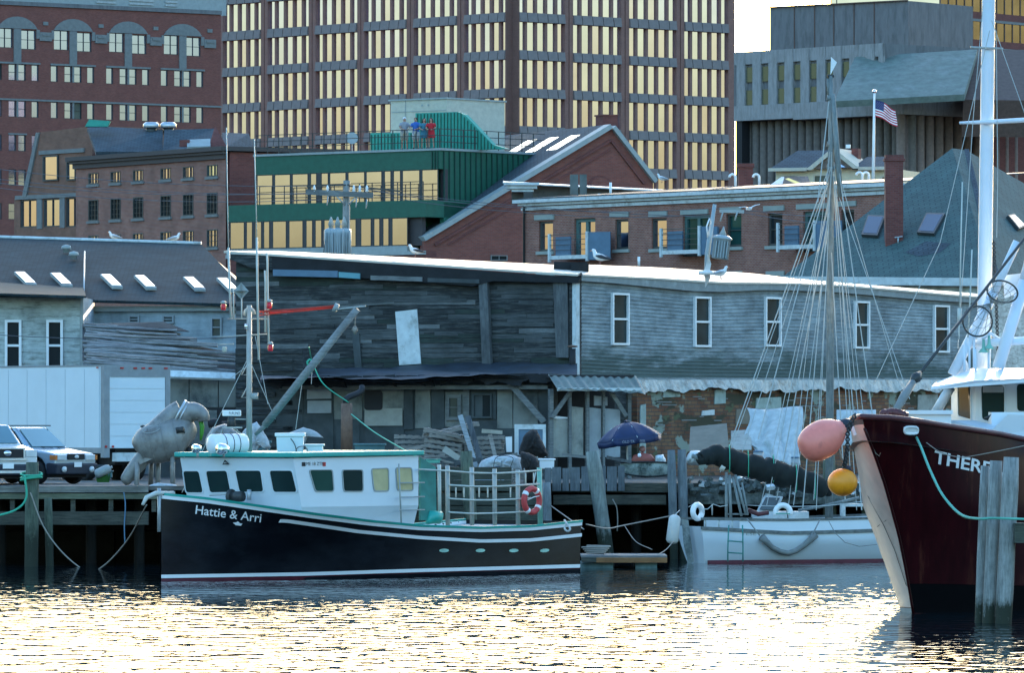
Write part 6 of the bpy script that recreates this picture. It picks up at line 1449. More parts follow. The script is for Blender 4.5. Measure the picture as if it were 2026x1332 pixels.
def lobster():
    O=P(318,0,169); O.z=0; th=R(50); a=Vector((math.cos(th),math.sin(th),0)); p=Vector((math.sin(th),-math.cos(th),0)); L=15.
    T=frameT(O,a,-p)
    root=thing('lobster_boat','black hulled lobster boat with white cabin and teal trim moored in the foreground','boat',O+a*7)
    def b(s): return (2.3*(1-(1-min(1,s/4.7))**2) if s<4.7 else 2.3-.2*((s-4.7)/10.3)**2)+.03
    def bw(s): q=min(1,s/9); return 2.05*(1-(1-q)**1.7)+.02
    sheer=[(316,978),(408,987),(526,1004),(615,1017),(733,1032),(828,1041),(950,1045),(1050,1042),(1157,1031)]
    zc={}
    def zs(s):
        k=round(s,3)
        if k not in zc:
            q=O+a*s+p*b(s); px=CX+q.x/q.y*F; zc[k]=H+(HY-interp(sheer,px))/F*q.y
        return zc[k]
    def hull(s,v,off=0,side=1):   # v 0 at z=-.5, 1 at sheer
        s=max(0,min(L,s)); zt=zs(s); z=-.5+(zt+.5)*v; wv=max(0,(z+.1)/(zt+.1)); w=bw(s)+(b(s)-bw(s))*wv**1.5
        if z<0: w*=1+z*.5
        rk=.25*(1-max(0,v))*(1-s/L)*0
        return O+a*(s+rk)+p*(w+off)*side+Vector((0,0,z))
    m=M(); ns,nv=60,12
    m.grid(lambda u,v:hull(L*u**1.3,v),ns,nv,True,False); m.grid(lambda u,v:hull(L*u**1.3,v,0,-1),ns,nv,True,True)
    tr=[hull(L,j/nv) for j in range(nv+1)]+[hull(L,j/nv,0,-1) for j in range(nv+1)]
    m.add(tr,[(j,nv+1+j,nv+2+j,j+1) for j in range(nv)]); m.build('hull',K['hull'],root)
    # vertical extent helpers on the hull by height below sheer
    def surf(s,dz,off=0): zt=zs(s); return hull(s,(zt-dz+.5)/(zt+.5),off)
    def band(name,mt,f0,f1,s0,s1,off=.03,n=50,side=1,par=root):
        m=M(); 
        def q(s,zz,o): zt=zs(s); return hull(s,(zz+.5)/(zt+.5),o,side)
        vs=[]
        for i in range(n+1):
            s=s0+(s1-s0)*(i/n)**1.2; z0,z1=f0(s),f1(s); vs+=[q(s,z0,off),q(s,z1,off),q(s,z1,0.0),q(s,z0,0.0)]
        fs=[]
        for i in range(n):
            for k in range(4): f=(i*4+k,(i+1)*4+k,(i+1)*4+(k+1)%4,i*4+(k+1)%4); fs.append(f[::-1] if side==1 else f)
        fs+=[(0,1,2,3),tuple(n*4+k for k in(3,2,1,0))]
        m.add(vs,fs,False); return m.build(name,mt,par)
    for sd in(1,-1):
        band('sheer_strake',K['white'],lambda s:zs(s)-.12-.0*s,lambda s:zs(s)-.03,0,L,.035,side=sd)
        band('toe_rail',K['teal'],lambda s:zs(s)-.028,lambda s:zs(s)+.035,0.05,L,.05,side=sd)
    st=[(553,1028),(700,1049),(828,1061),(950,1068),(1050,1066),(1157,1055)]
    def zline(tab): 
        def f(s):
            q=hull(s,.75); px=CX+q.x/q.y*F; return H+(HY-interp(tab,px))/F*q.y
        return f
    s0=solve(lambda s,v:hull(s,v),553,1031,(2.5,.8))[0]
    up=zline(st); dn=zline([(x,y+6.5) for x,y in st]); band('rub_strake',K['white'],dn,up,s0,L,.04)
    wl=[(318,1138),(600,1133),(828,1125.5),(1157,1116.5)]
    def zl2(tab):
        def f(s):
            q=hull(s,.2); px=CX+q.x/q.y*F; return H+(HY-interp(tab,px))/F*q.y
        return f
    band('boot_stripe',K['white'],zl2([(x,y+7) for x,y in wl]),zl2(wl),0.0,L,.012)
    band('bottom_paint_or_shade',K['bottom'],lambda s:-.3,zl2([(x,y+7.6) for x,y in wl]),0.0,L,.012)
    # deck
    m=M(); m.add([hull(L*i/40,1)-Vector((0,0,.12)) for i in range(41)]+[hull(L*i/40,1,0,-1)-Vector((0,0,.12)) for i in range(41)],[(i+1,i,i+41,i+42) for i in range(40)]); m.build('deck',K['deckp'],root)
    m=M(); m.tube([O+Vector((0,0,zs(0)-1.0))-a*.06,O+Vector((0,0,zs(0)+.16))-a*.06],.05,8); m.build('stem_band',K['steel'],root)
    m=M(); q=O+Vector((0,0,zs(0)+.02)); m.tube([q+a*.5,q-a*.2,q-a*.55-Vector((0,0,.1)),q-a*.7-Vector((0,0,.3))],[.06,.07,.06,.04],8); m.build('bow_roller',K['whitem'],root)
    # cabin
    hw=2.06; s1,s2=3.3,8.07; zr=3.26; z0=1.3; kk=.26
    side=Pl(frameT(O+a*s1+p*hw,a,-p)); up_=Vector((-a.x*kk,-a.y*kk,1)); zb=1.95
    front=Pl(frameT(O+a*s1-p*hw+Vector((a.x*kk*zb,a.y*kk*zb,0)),p,a,up_))
    tp=kk*(zr-zb)
    def rf(s,w,z): return O+a*s+p*w+Vector((0,0,z))
    v=[rf(s1,-hw,zb),rf(s1,hw,zb),rf(s2,hw,zb),rf(s2,-hw,zb),rf(s1-tp,-hw,zr),rf(s1-tp,hw,zr),rf(s2,hw,zr+.04),rf(s2,-hw,zr+.04),rf(s1+.3,-hw+.4,1.0),rf(s1+.3,hw-.4,1.0),rf(s2,hw-.3,1.0),rf(s2,-hw+.3,1.0)]
    m=M(); m.add(v,[(4,5,6,7),(0,1,5,4),(1,2,6,5),(2,3,7,6),(3,0,4,7),(8,9,1,0),(9,10,2,1),(10,11,3,2),(11,8,0,3),(8,11,10,9)]); m.build('cabin',K['whiteb'],root)
    m=M(); v=[rf(s1-tp-.12,-hw-.12,zr+.02),rf(s1-tp-.12,hw+.1,zr+.02),rf(s2+.15,hw+.1,zr+.06),rf(s2+.15,-hw-.12,zr+.06)]; v+= [q+Vector((0,0,.13)) for q in v]; m.add(v,[(0,3,2,1),(4,5,6,7),(0,1,5,4),(1,2,6,5),(2,3,7,6),(3,0,4,7)]); bev(m.build('cabin_roof',K['teal'],root),.03)
    for q in(((363,933),(394,933),(402.5,975),(369,975)),((408,933),(449,932),(457,974),(416.5,975)),((466,932),(516,932),(522,973),(475,974)),((534,932),(578,932),(588,974),(542,974))): rwin(front,root,q,K['cabg'],K['whiteb'],.08)
    for q,g in((((612,931),(656,931),(659,972),(624,972)),'greenglass'),(((677,931),(716,931),(717,972),(680,972)),'cabg'),(((735,929),(767,928),(768,971),(740,971)),'amber'),(((783,927),(813,927),(816,970),(786,970)),'amber')): rwin(side,root,q,K[g],K['lite'],.08)
    # wiper gear, deck winch
    def onf(px,py,y=-.06): u,z=front.uz(px,py,y); return front.T@Vector((u,y,z))
    M().tube([onf(415,981,-.3),onf(466,978,-.3)],.02,6).build('rail_bar',K['steel'],root)
    m=M(); q=onf(470,983,-.5); m.tube([q-p*.18,q+p*.18],.14,12).tube([q-Vector((0,0,.2)),q],.06).tube([q-p*.26,q-p*.2],.2,12); m.build('anchor_winch',K['iron'],root)
    q=onf(493,990,-.45); M().tube([q,q+Vector((0,0,.28))],.06,10).build('bollard',K['steel'],root)
    M().tube([onf(445,912),onf(452,918),onf(441,919),onf(445,912)],.02).build('running_light',K['iron'],root)
    # registration
    def sidetext(pl,txt,px,py,h,col,par,k=1.0,slope=0,y=-.014):
        vs,fs=text_mesh(txt,h); u0,z0=pl.uz(px,py); m=M(pl.T); m.add([(u0+v.x*k,y,z0+v.y+slope*v.x) for v in vs],fs); return m.build('lettering',col,par)
    sidetext(side,'ME 18 ZTN',605,921.5,.13,K['iron'],root,1.15)
    for x0,x1,mt in((597,604,'black'),(638,644,'red')):
        aa,bb=side.uz(x0,923),side.uz(x1,915); M(side.T).box(aa[0],bb[0],-.012,-.002,aa[1],bb[1]).build('sticker',K[mt],root)
    # ladder on cabin side
    m=M(side.T); 
    for px,y in((793,918),): 
        aa=side.uz(787,924,-.12); m.tube([(side.uz(789,918,-.15)[0],-.15,side.uz(789,918,-.15)[1]),(side.uz(794,1036,-.15)[0],-.15,side.uz(794,1036,-.15)[1])],.022,6)
    for y in(956,984,1010): u0,z=side.uz(791,y,-.15); u1=side.uz(840,y,-.15)[0]; m.tube([(u0,-.15,z),(u1,-.15,z)],.02,6)
    m.build('side_ladder',K['steelc'],root)
    # aft shelter post and panel
    m=M(); m.box(0,0,0,0,0,0) if False else None
    af=Pl(frameT(O+a*s2+p*(hw-.02),a,-p))
    def on(pl,px,py,y=0): u,z=pl.uz(px,py,y); return pl.T@Vector((u,y,z))
    m=M(); m.slab(on(af,832,1030),on(af,864,1030),on(af,862,925),on(af,832,905),-.06); m.build('aft_panel',K['tealp'],root)
    m=M(); m.tube([on(af,870,1034),on(af,869,920)],.05,8); m.build('aft_post',K['whitem'],root)
    m=M(); m.tube([on(af,845,1036),on(af,853,1024),on(af,866,1024),on(af,870,1036)],[.05,.2,.2,.05],10); m.build('teal_bin',K['teal'],root)
    # aft bulwark (inside face of far side) is hull; rail cage
    rc=Pl(frameT(O+a*s2+p*2.12,a,-p))
    for px,yt in((886,922),(934,925),(979,928),(1025,930)):
        M().tube([on(rc,px,1040),on(rc,px-.5,yt)],.062,8).build('cage_post',K['steelc'],root)
    M().tube([on(rc,1069,1038),on(rc,1067,926)],.07,8).build('cage_post',K['mintpost'],root)
    for tab in([(828,929),(886,932),(934,936),(979,937),(1025,935),(1068,931)],[(888,960),(934,963),(979,963),(1025,961),(1067,958)],[(888,987),(934,990),(979,990),(1025,988),(1050,986)],[(888,1014),(934,1017),(979,1016),(1025,1014),(1048,1013)]):
        M().tube([on(rc,x,y,-.09) for x,y in tab],.027,6).build('cage_rail',K['whitem'],root)
    m=M()
    for px in(902,918,948,965,1010): m.tube([on(rc,px,985),on(rc,px,965)],.022,5)
    for px in(1040,1056): m.tube([on(rc,px,958),on(rc,px,936)],.022,5)
    m.build('cage_baluster',K['whitem'],root)
    # scuppers, name
    for i,px in enumerate((878,950,1016,1077)):
        s,v=solve(hull,px,1090,(9+i,.5)); m=M(); pts=[]
        for k in range(10):
            t=2*math.pi*k/10; pts.append(hull(s+.21*math.cos(t),v+.028*math.sin(t),.012))
        m.add(pts+[hull(s,v,.012)],[(10,(k+1)%10,k)[::-1] for k in range(10)]); m.build('scupper',K['mints'],root)
    vs,fs=text_mesh('Hattie & Arri',1.,.12,.008); wd=max(q.x for q in vs)
    sl=[]; m=M()
    s_a,_=solve(hull,384,1014,(.9,.8)); s_b,_=solve(hull,517,1033,(2.2,.8))
    pts=[]
    for q in vs:
        t=q.x/wd; px=384+133*t; py=1017+17.5*t-q.y*25+ (q.x*0)
        s,v=solve(hull,px,py,(s_a+(s_b-s_a)*t,.85)); pts.append(hull(s,v,.012))
    m.add(pts,fs); m.build('boat_name',K['white'],root)
    # serif strokes under the capitals
    m=M(); 
    bp=[(460,1035),(467,1034),(470,1032),(474,1036),(479,1037),(476,1041),(466,1040)]; pts=[]
    for x,y in bp: s,v=solve(hull,x,y,(1.6,.8)); pts.append(hull(s,v,.013))
    m.add(pts,[tuple(range(len(bp)))]); m.build('painted_gull',K['white'],root)
    # ---- roof gear
    RZ=zr+.16
    def roofd(px,w=0): # depth of a point over the cabin centreline at screen px
        k=(px-CX)/F; O2=O+p*w; s=(k*O2.y-O2.x)/(a.x-k*a.y); return (O2+a*s).y
    dm=173.4
    # mast
    mt=root
    m=M(); m.tube([P(493,903,dm),P(493,760,dm),P(493,604,dm)],[.085,.08,.07],10); mast=m.build('mast',K['steelc'],root)
    M().tube([P(484,625,dm),P(486,615,dm),P(493,608,dm),P(501,615,dm),P(503,622,dm)],.05,8).build('mast_cap',K['steelc'],mast)
    for x0,x1,y0,y1 in((450,530,631,631),(430,528,667,661),(430,462,681,681),(462,492,830,830)): M().tube([P(x0,y0,dm),P(x1,y1,dm)],.022,6).build('yard',K['steelc'],mast)
    for y in(740,785): M().tube([P(491,y-22,dm),P(478,y+2,dm),P(491,y+2,dm)],.018,5).build('step',K['steelc'],mast)
    m=M(); m.tube([P(503,778,dm),P(503,790,dm)],.11,10); m.build('floodlight',K['lite'],mast)
    m=M(); m.tube([P(484,646,dm-.1),P(490,646,dm-.1)],.08,10); m.build('deck_lamp',K['chrome'],mast)
    for pts,r in((((457,630),(454,560),(452,490)),.034),(((452,490),(450,395),(448,252)),.016),(((512,712),(509,560),(508,470)),.034),(((508,470),(506,380),(503,275)),.016),(((532,690),(530,600),(529,520),(528,500)),.03),(((525,658),(525,560),(524,535)),.03),(((478,632),(478,590)),.02),(((462,632),(462,570)),.02)):
        M().tube([P(x,y,dm-.15) for x,y in pts],r,6).build('whip_antenna',K['whitem'],mast)
    # radar reflector: two crossed diamonds
    m=M(); c=P(477,576,dm-.15); k=dm/F
    for ax in(Vector((1,0,0)),Vector((0,1,0))):
        q=[c+ax*15*k,c+Vector((0,0,17*k)),c-ax*15*k,c-Vector((0,0,17*k))]; m.add(q,[(0,1,2,3)]); m.add([v+Vector((.004,.004,0)) for v in q],[(3,2,1,0)])
    m.add([c+Vector((15*k,0,0)),c+Vector((0,15*k,0)),c-Vector((15*k,0,0)),c-Vector((0,15*k,0))],[(0,1,2,3)]); m.build('radar_reflector',K['lite'],mast)
    for x,y in((442,607),(533,604),(535,688)):
        o=M(Matrix.Translation(P(x,y+7,dm-.2))).lathe([(.06,0),(.07,.02),(.07,.15),(.05,.17)],12).build('red_lamp',K['redl'],mast); M(Matrix.Translation(P(x,y-6,dm-.2))).lathe([(.075,0),(.075,.05),(.02,.08)],12).build('lamp_cap',K['steelc'],o)
    o=M(Matrix.Translation(P(444,697,dm-.2))).lathe([(.05,0),(.06,.02),(.06,.13),(.04,.15)],12).build('white_lamp',K['creamp'],mast)
    # boom
    m=M(); A,B=P(524,842,dm-.3),P(706,612,dm-1.6); m.tube([A,A.lerp(B,.5),B],[.11,.12,.1],8); m.tube([P(505,860,dm-.2),P(522,845,dm-.3),P(532,830,dm-.35)],[.05,.07,.08],8); boom=m.build('boom',K['spar'],root)
    M().tube([P(666,612,dm-1.6),P(724,606,dm-1.6)],.028,6).build('boom_bar',K['steelc'],boom)
    M().tube([P(660,607,dm-1.5),P(668,611,dm-1.5)],.12,12).build('block',K['lite'],boom)
    m=M(); m.tube([P(703,622,dm-1.5),P(702,645,dm-1.5)],.025).tube([P(702,645,dm-1.5),P(702,652,dm-1.5),P(702,662,dm-1.5)],[.03,.09,.02],8); m.build('hook_block',K['pallet'],boom)
    for y0,y1 in((618,605),(624,610),(616,607)): M().tube([P(514,y0,dm-.1),P(660,y1,dm-1.4)],.016,5).build('boom_tackle',K['cord'],boom)
    M().tube([P(520,619,dm-.1),P(540,619,dm-.2),P(560,617,dm-.3),P(665,608,dm-1.4)],.02,5).build('boom_tackle',K['cord'],boom)
    m=M(); m.tube([P(x,y,dm-1.0) for x,y in((608,716),(612,712),(620,714),(623,720),(616,724),(608,720))],.03,5,closed=True); m.build('lashing',K['groper'],boom)
    # stays
    for a_,b_ in(((495,720),(455,750)),((497,720),(545,830)),((505,665),(530,800)),((618,720),(616,760)),((600,740),(585,850)),((495,700),(360,975))): M().tube([P(*a_,dm-.2),P(*b_,dm-.2)],.008,4).build('stay',K['line'],mast)
    # radar
    t=thing('radar','white open array radar scanner with blue maker lettering on the black boat roof','radar',P(458,830,dm-.5))
    q0,q1=P(440,824,dm-.5),P(477,812,dm-.5); bev(M().box(q0.x,q1.x,dm-.6,dm-.42,q0.z,q1.z).build('scanner_bar',K['white'],t),.03)
    vs,fs=text_mesh('FURUNO',.12); M().add([Vector((q0.x+.18+v.x*.62,dm-.604,q0.z+.04+v.y)) for v in vs],fs).build('lettering',K['dblue'],t)
    M().tube([P(458,845,dm-.5),P(458,824,dm-.5)],[.13,.1],10).build('pedestal',K['iron'],t); M().slab(P(440,848,dm-.7),P(478,848,dm-.7),P(478,845,dm-.7),P(440,845,dm-.7),-.4).build('shelf',K['steelc'],t); M().tube([P(462,848,dm-.4),P(490,868,dm)],.02).tube([P(440,848,dm-.5),P(425,905,dm-.5)],.02).build('bracket',K['steelc'],t)
    # liferaft
    t=thing('liferaft_canister','white ribbed liferaft canister on the black boat roof','liferaft',P(447,903,172)); d=171.6
    q0,q1=P(414,880,d),P(487,878,d+.6); dr=(q1-q0); m=M(); m.tube([q0,q0+dr*.03,q0+dr*.08,q0+dr*.92,q0+dr*.97,q1],[.1,.24,.28,.28,.24,.1],18); m.build('canister',K['white'],t)
    m=M()
    for k in(.35,.55,.72): m.tube([q0+dr*(k-.008),q0+dr*(k+.008)],[.29,.29],18)
    m.build('strap',K['iron'],t); M().slab(P(418,903,d-.3),P(484,903,d-.1),P(484,898,d-.1),P(418,898,d-.3),-.5).build('cradle',K['teal'],t)
    for x,y,r,lab in((443,889,.16,'big'),(391,888,.12,'small')):
        t=thing('searchlight','%s chrome searchlight at the front of the black boat roof'%('larger' if r>.13 else 'smaller left'),'searchlight',P(x,905,170.9),'chrome searchlights on the cabin roof')
        q=P(x,y,170.9); dd=Vector((-.75,-.6,0)).normalized(); m=M(); m.tube([q+dd*r*1.1,q+dd*r*.9,q,q-dd*r*.8,q-dd*r*1.1],[r*.92,r,r*.95,r*.6,r*.15],16); m.build('lamp_head',K['chrome'],t)
        M().tube([P(x,905,170.9),P(x,y+6,170.9)],.035).build('stand',K['steelc'],t)
        M().tube([q+dd*r*1.02,q+dd*r*1.12],[r*.8,r*.8],16).build('lens',K['skyl'],t)
    # roof boxes
    tubbox(545,602,857,902,173.2,.75,K['whiteb'],'deck_box','tall white lidded box on the cabin roof of the black boat','box',lidm=K['white'])
    tubbox(603,640,879,902,173.6,.6,K['whiteb'],'deck_box','low white box beside the tall one on the cabin roof','box',lidm=K['white'])
    rope([(575,868),(583,880),(589,903)],173.1,.015,'iron','hose_line','thin dark cord hanging down the tall white roof box','cord')
    m=M(); q=P(597,893,173.1); m.tube([q+Vector((.16*math.cos(t*.4),0,.13*math.sin(t*.4))) for t in range(9)],.012,5); m.build('wire_loop',K['iron'],None,'thin wire arc standing at the foot of the tall white roof box','wire')
    # life ring
    t=thing('life_ring','red and white life ring hanging on the stern rail cage of the black boat','life ring',on(rc,1052,1022,-.3))
    c=Vector(on(rc,1052,991,-.25)); Q=frameT(c,a,-p)@Matrix.Rotation(R(90),4,'X')
    def ring(rc_,rt,a0,a1,mt,nm,par=t,n=28,QQ=None):
        QQ=QQ or Q; m=M(QQ); pts=[(rc_*math.cos(a0+(a1-a0)*i/n),rc_*math.sin(a0+(a1-a0)*i/n),0) for i in range(n+1)]
        if abs(a1-a0)>6.2: m.tube(pts[:-1],rt,10,closed=True)
        else: m.tube(pts,rt,10)
        return m.build(nm,mt,par)
    Q=frameT(c,a,-p)@Matrix.Rotation(R(90),4,'X')
    ring(.33,.085,0,6.2832,K['ringr'],'ring')
    for k in(55,145,235,325): ring(.33,.09,R(k-8),R(k+8),K['white'],'band',t,4)
    M().tube([on(rc,1044,990,-.32),on(rc,1056,984,-.36),on(rc,1067,982,-.32)],.014,5).build('grab_line',K['white'],t); M().tube([on(rc,1054,965,-.2),on(rc,1060,935,-.15)],.015,5).build('hanging_cord',K['line'],t)
    # stern line
    rope([(1117,1030,177.5),(1121,1036,177.2),(1128,1047,177),(1123,1052,177),(1117,1046,177.1),(1121,1036,177.2)],177,.03,'line',lab='loop of white rope over the stern rail of the black boat')
K['cabg']=glass('cabin window glass',(.02,.045,.045),.08,.1,.4); K['deckp']=paint('grey deck paint',(.25,.28,.28),.7); K['whiteb']=paint('boat white',(.66,.72,.75),.4,var=.04,scale=1); K['whitem']=paint('chalky off white tube',(.5,.52,.47),.6,var=.15); K['steelc']=paint('grey galvanised tube',(.36,.38,.36),.55,metal=.2,var=.15); K['tealp']=paint('teal panel',(.03,.2,.17),.6,var=.25); K['mintpost']=paint('mint post',(.18,.42,.34),.6,var=.2); K['mints']=paint('mint scupper',(.35,.6,.5),.5,var=.3)
K['redl']=paint('red lamp lens',(.65,.01,.03),.25,var=.05); K['ringr']=paint('life ring red',(.5,.05,.05),.6,var=.15)
lobster()

def trawler():
    O=P(1808,0,141); O.z=0; th=R(64); a=Vector((math.cos(th),math.sin(th),0)); p=Vector((math.sin(th),-math.cos(th),0)); L=18.
    root=thing('trawler','big maroon trawler bow with white wheelhouse towering at the right frame edge','boat',O+a*6)
    stem=[(825,1692),(850,1700),(900,1722),(960,1745),(1060,1776),(1120,1790),(1180,1802),(1225,1810)]
    def rake(z):   # forward shift of the stem at height z
        y=HY-(z-H)*F/140.; px=interp(stem,y); return (1809-px)/F*140./math.cos(th)
    def b(s): return 3.2*(1-(1-min(1,s/6.5))**2.2)
    def bw(s): return 3.1*(1-(1-min(1,s/11))**1.5)
    AT=[(0,.55),(.35,.95),(.6,1.2),(.85,1.05),(1,.9)]
    def W_(s,wv):
        x=interp(AT,wv)*(1-math.exp(-s))+.3*s; return x if x<2.4 else 2.4+.9*(1-math.exp(-(x-2.4)/.9))
    def b(s): return W_(s,1)
    sh=[(1692,826),(1760,829),(1800,834),(1850,844),(1950,861),(2026,879),(2200,900)]
    zc={}
    def zs(s):
        k=round(s,3)
        if k not in zc:
            z=4.3
            for _ in range(3):
                q=O+a*(s-rake(z))+p*b(s); px=CX+q.x/q.y*F; z=H+(HY-interp(sh,px))/F*q.y
            zc[k]=max(z,3.0)
        return zc[k]
    def hull(s,v,off=0,side=1):
        s=max(0,s); zt=zs(s); z=-.5+(zt+.5)*v; wv=max(0,(z+.2)/(zt+.2)); w=W_(s,wv)
        fade=max(0,1-s/9)
        return O+a*(s-rake(z)*fade)+p*(w+off)*side+Vector((0,0,z))
    m=M(); m.grid(lambda u,v:hull(L*u**1.5,v),50,16,True); m.grid(lambda u,v:hull(L*u**1.5,v,0,-1),50,16,True,True)
    tr=[hull(L,j/8) for j in range(9)]+[hull(L,j/8,0,-1) for j in range(9)]; m.add(tr,[(j,9+j,10+j,j+1) for j in range(8)]); m.build('hull',K['maroon'],root)
    m=M(); m.grid(lambda u,v:hull(L*.7*u**1.4,.02+.22*v,.012),40,6,True); m.build('bottom_paint_or_shade',K['hullshade'],root)  # shade on the lower port side, painted in as a black band
    # pale sky glow painted as a skin over the maroon starboard bow
    m=M(); m.grid(lambda u,v:hull(3.4*u,.13+.84*v,.012,-1),20,24,True,True); m.build('bow_glow',K['bowglow'],root)
    m=M(); m.grid(lambda u,v:hull(3.0*u,.0+.125*v,.014,-1),16,4,True,True); m.build('waterline_strip',K['lite'],root)
    m=M(); m.tube([hull(0,j/20)-a*.03 for j in range(2,20)],.035,6); m.build('stem_bar',K['maroon'],root)
    m=M(); m.tube([hull(L*.6*(i/40)**1.4,1)+Vector((0,0,.02)) for i in range(41)][::-1]+[hull(L*.6*(i/40)**1.4,1,0,-1)+Vector((0,0,.02)) for i in range(1,41)],.065,8); m.build('bulwark_cap',K['maroonc'],root)
    m=M(); m.add([hull(L*i/30,1)-Vector((0,0,.5)) for i in range(31)]+[hull(L*i/30,1,0,-1)-Vector((0,0,.5)) for i in range(31)],[(i+1,i,i+31,i+32) for i in range(30)]); m.build('deck',K['deckp'],root)
    # scuff lines / seam wires on starboard bow
    for tab in(((1693,942),(1720,985),(1750,1040),(1772,1090),(1795,1160)),((1720,1052),(1738,1042),(1755,1030))):
        pts=[]
        for x,y in tab: s,v=solve(lambda s,v:hull(s,v,0,-1),x,y,(1.0,.5)); pts.append(hull(s,v,.02,-1))
        M().tube(pts,.008,4).build('scratch_line',K['iron'],root)
    s,v=solve(hull,1690,855,(.05,.95)); 
    q=P(1689,853,138.3); m=M(); m.obox(q,.07,.03,.2,0,0,R(-20)); m.build('draft_mark',K['white'],root)
    # hawse and rope
    s,v=solve(hull,1801,852,(1.0,.93)); pts=[]
    for k in range(14): t=2*math.pi*k/14; ss,vv=solve(hull,1801+13.5*math.copysign(abs(math.cos(t))**.6,math.cos(t)),852+7*math.copysign(abs(math.sin(t))**.6,math.sin(t)),(s,v)); pts.append(hull(ss,vv,.02))
    m=M(); m.add(pts,[tuple(range(14))[::-1]]); m.tube(pts,.03,6,closed=True); m.build('hawse_pipe',K['white'],root)
    # name
    vs,fs=text_mesh('THERESA',1.,.1,.022); wd=max(q.x for q in vs); m=M(); pts=[]
    g=solve(hull,1845,905,(1.5,.8))
    for q in vs:
        t=q.x/wd; px=1846+158*t; py=916+34*t-q.y*36; s,v=solve(hull,px,py,g); pts.append(hull(s,v,.015))
    m.add(pts,fs); m.build('boat_name',K['white'],root)
    for tab in(((1722,892),(1728,898),(1738,903),(1740,897)),((1640,0),)):
        if len(tab)>2:
            pts=[]
            for x,y in tab: s,v=solve(hull,x,y,(.2,.8)); pts.append(hull(s,v,.02))
            M().tube(pts,.012,4).build('scratch_line',K['rope'],root)
    # wheelhouse
    fa=Fac(1930,146.6,2120,145.1); ch=Fac(1882,148.2,1930,146.6)
    z0,z1=fa.z(1960,870),fa.z(1960,762)
    zt=fa.z(1960,757)
    m=M(fa.T); m.box(0,3.2,0,4,3.2,zt); m.build('wheelhouse',K['whiteb'],root)
    m=M(ch.T); m.box(0,ch.L,0,.3,3.2,zt); m.build('wheelhouse_cheek',K['whiteb'],root)
    cp=Pl(ch.T); fp=Pl(fa.T)
    rwin(cp,root,((1896,763),(1921,762),(1922,830),(1897,823)),K['cabg'],K['whiteb'],.06)
    rwin(fp,root,((1942,762),(1988,762),(1988,832),(1944,832)),K['cabg'],K['whiteb'],.1)
    rwin(fp,root,((2012,760),(2060,760),(2060,814),(2013,814)),K['cabg'],K['whiteb'],.1)
    for a0,a1 in((fa,(1946,1985)),): 
        M(fa.T).box(fa.u(1945),fa.u(1986),-.012,-.009,fa.z(1965,777),fa.z(1965,764)).build('window_blind',K['lite'],root)
    # roof visor
    d=Vector((0,0,1)); u_=fa.d; n_=fa.n
    b0=fa.w(-.05,0,zt)
    e0=P(1842,765,145.2); e1=P(1880,769,144.9); e2=P(2150,742,143.4); r0=P(1880,742,147.5); r1=P(1926,730,148); r2=P(2150,722,145.5); k0=fa.w(-.1,0,zt-.02); k1=fa.w(3.2,0,zt-.02)
    m=M(); m.add([e0,P(1925,754,144.6),e2,P(2150,727,147),P(1920,730,148.4),e0-Vector((0,0,.07)),P(1925,759,144.7)+Vector((0,0,0)),e2-Vector((0,0,.07)),P(1900,760,149.5)],[(0,1,2,3,4),(5,6,1,0),(6,7,2,1),(5,8,7,6),(0,4,8,5)]); m.build('roof_visor',K['whiteb'],root)
    m=M(); m.add([P(1845,764,147.6),P(1930,757,146),P(2150,745,144.6),P(2150,727,147),P(1920,729,149),P(1850,758,149)],[(0,1,2,3,4,5)]); m.build('visor_top',K['whiteb'],root)
    M().tube([P(1848,822,147.8),P(1880,768,147.4)],.12,10).build('raked_strut',K['whiteb'],root)
    # breakwater boxes on deck
    m=M(); q=P(1795,846,143.5); r=P(1882,820,143.5); m.box(q.x,r.x,143.5,145,q.z,r.z); m.build('deck_locker',K['whiteb'],root); M().box(q.x-.03,r.x+.03,143.4,145.1,r.z,r.z+.09).build('locker_lid',K['whiteb'],root)
    m=M(); m.slab(P(1880,852,144.4),P(1950,868,143.6),P(1950,848,143.6),P(1880,832,144.4),-.8); m.build('deck_bulwark',K['whiteb'],root)
    m=M(); m.add([P(1945,868,143.2),P(2150,900,142),P(2150,830,142),P(1995,820,142.8),P(1945,868,144.6),P(2150,900,143.4),P(2150,830,143.4),P(1995,820,144.2)],[(0,1,2,3),(4,7,6,5),(0,3,7,4),(3,2,6,7)]); m.build('anchor_housing',K['whiteb'],root)
    M().box(P(1962,0,144.4).x,P(2120,0,144.4).x,144.4,145.4,P(0,850,144.4).z,P(0,816,144.4).z).build('winch_housing',K['whiteb'],root)
    q=P(1952,832,143); M().tube([q,q+Vector((.1,0,.12)),q+Vector((-.05,0,.03))],.03).build('shackle',K['iron'],root)
    # main mast and rigging
    dm=149
    m=M(); m.tube([P(1944,760,dm),P(1947,660,dm),P(1956,0,dm),P(1959,-160,dm)],[.175,.17,.155,.14],16); mast=m.build('mast',K['mastw'],root)
    M().tube([P(1898,243,dm-.2),P(1960,241,dm-.25),P(2120,232,dm-.3)],[.03,.055,.06],8).build('crosstree',K['mastw'],mast)
    M().tube([P(1920,93,dm-.2),P(1985,96,dm-.2)],.03,6).build('upper_crosstree',K['steelc'],mast)
    for a_,b_,r in(((1884,742),(1966,580),.12),((1966,580),(2013,478),.10),((1975,728),(2028,555),.14),((2028,555),(2060,440),.14)): M().tube([P(*a_,dm-1.2),P(*b_,dm-1.2)],r,12).build('gallows_leg',K['mastw'],root)
    M().tube([P(1917,681,dm-1),P(2120,668,dm-1.2)],.1,10).tube([P(1930,678,dm-1),P(1960,660,dm-1),P(1980,673,dm-1)],.05).build('gallows_beam',K['mastw'],root)
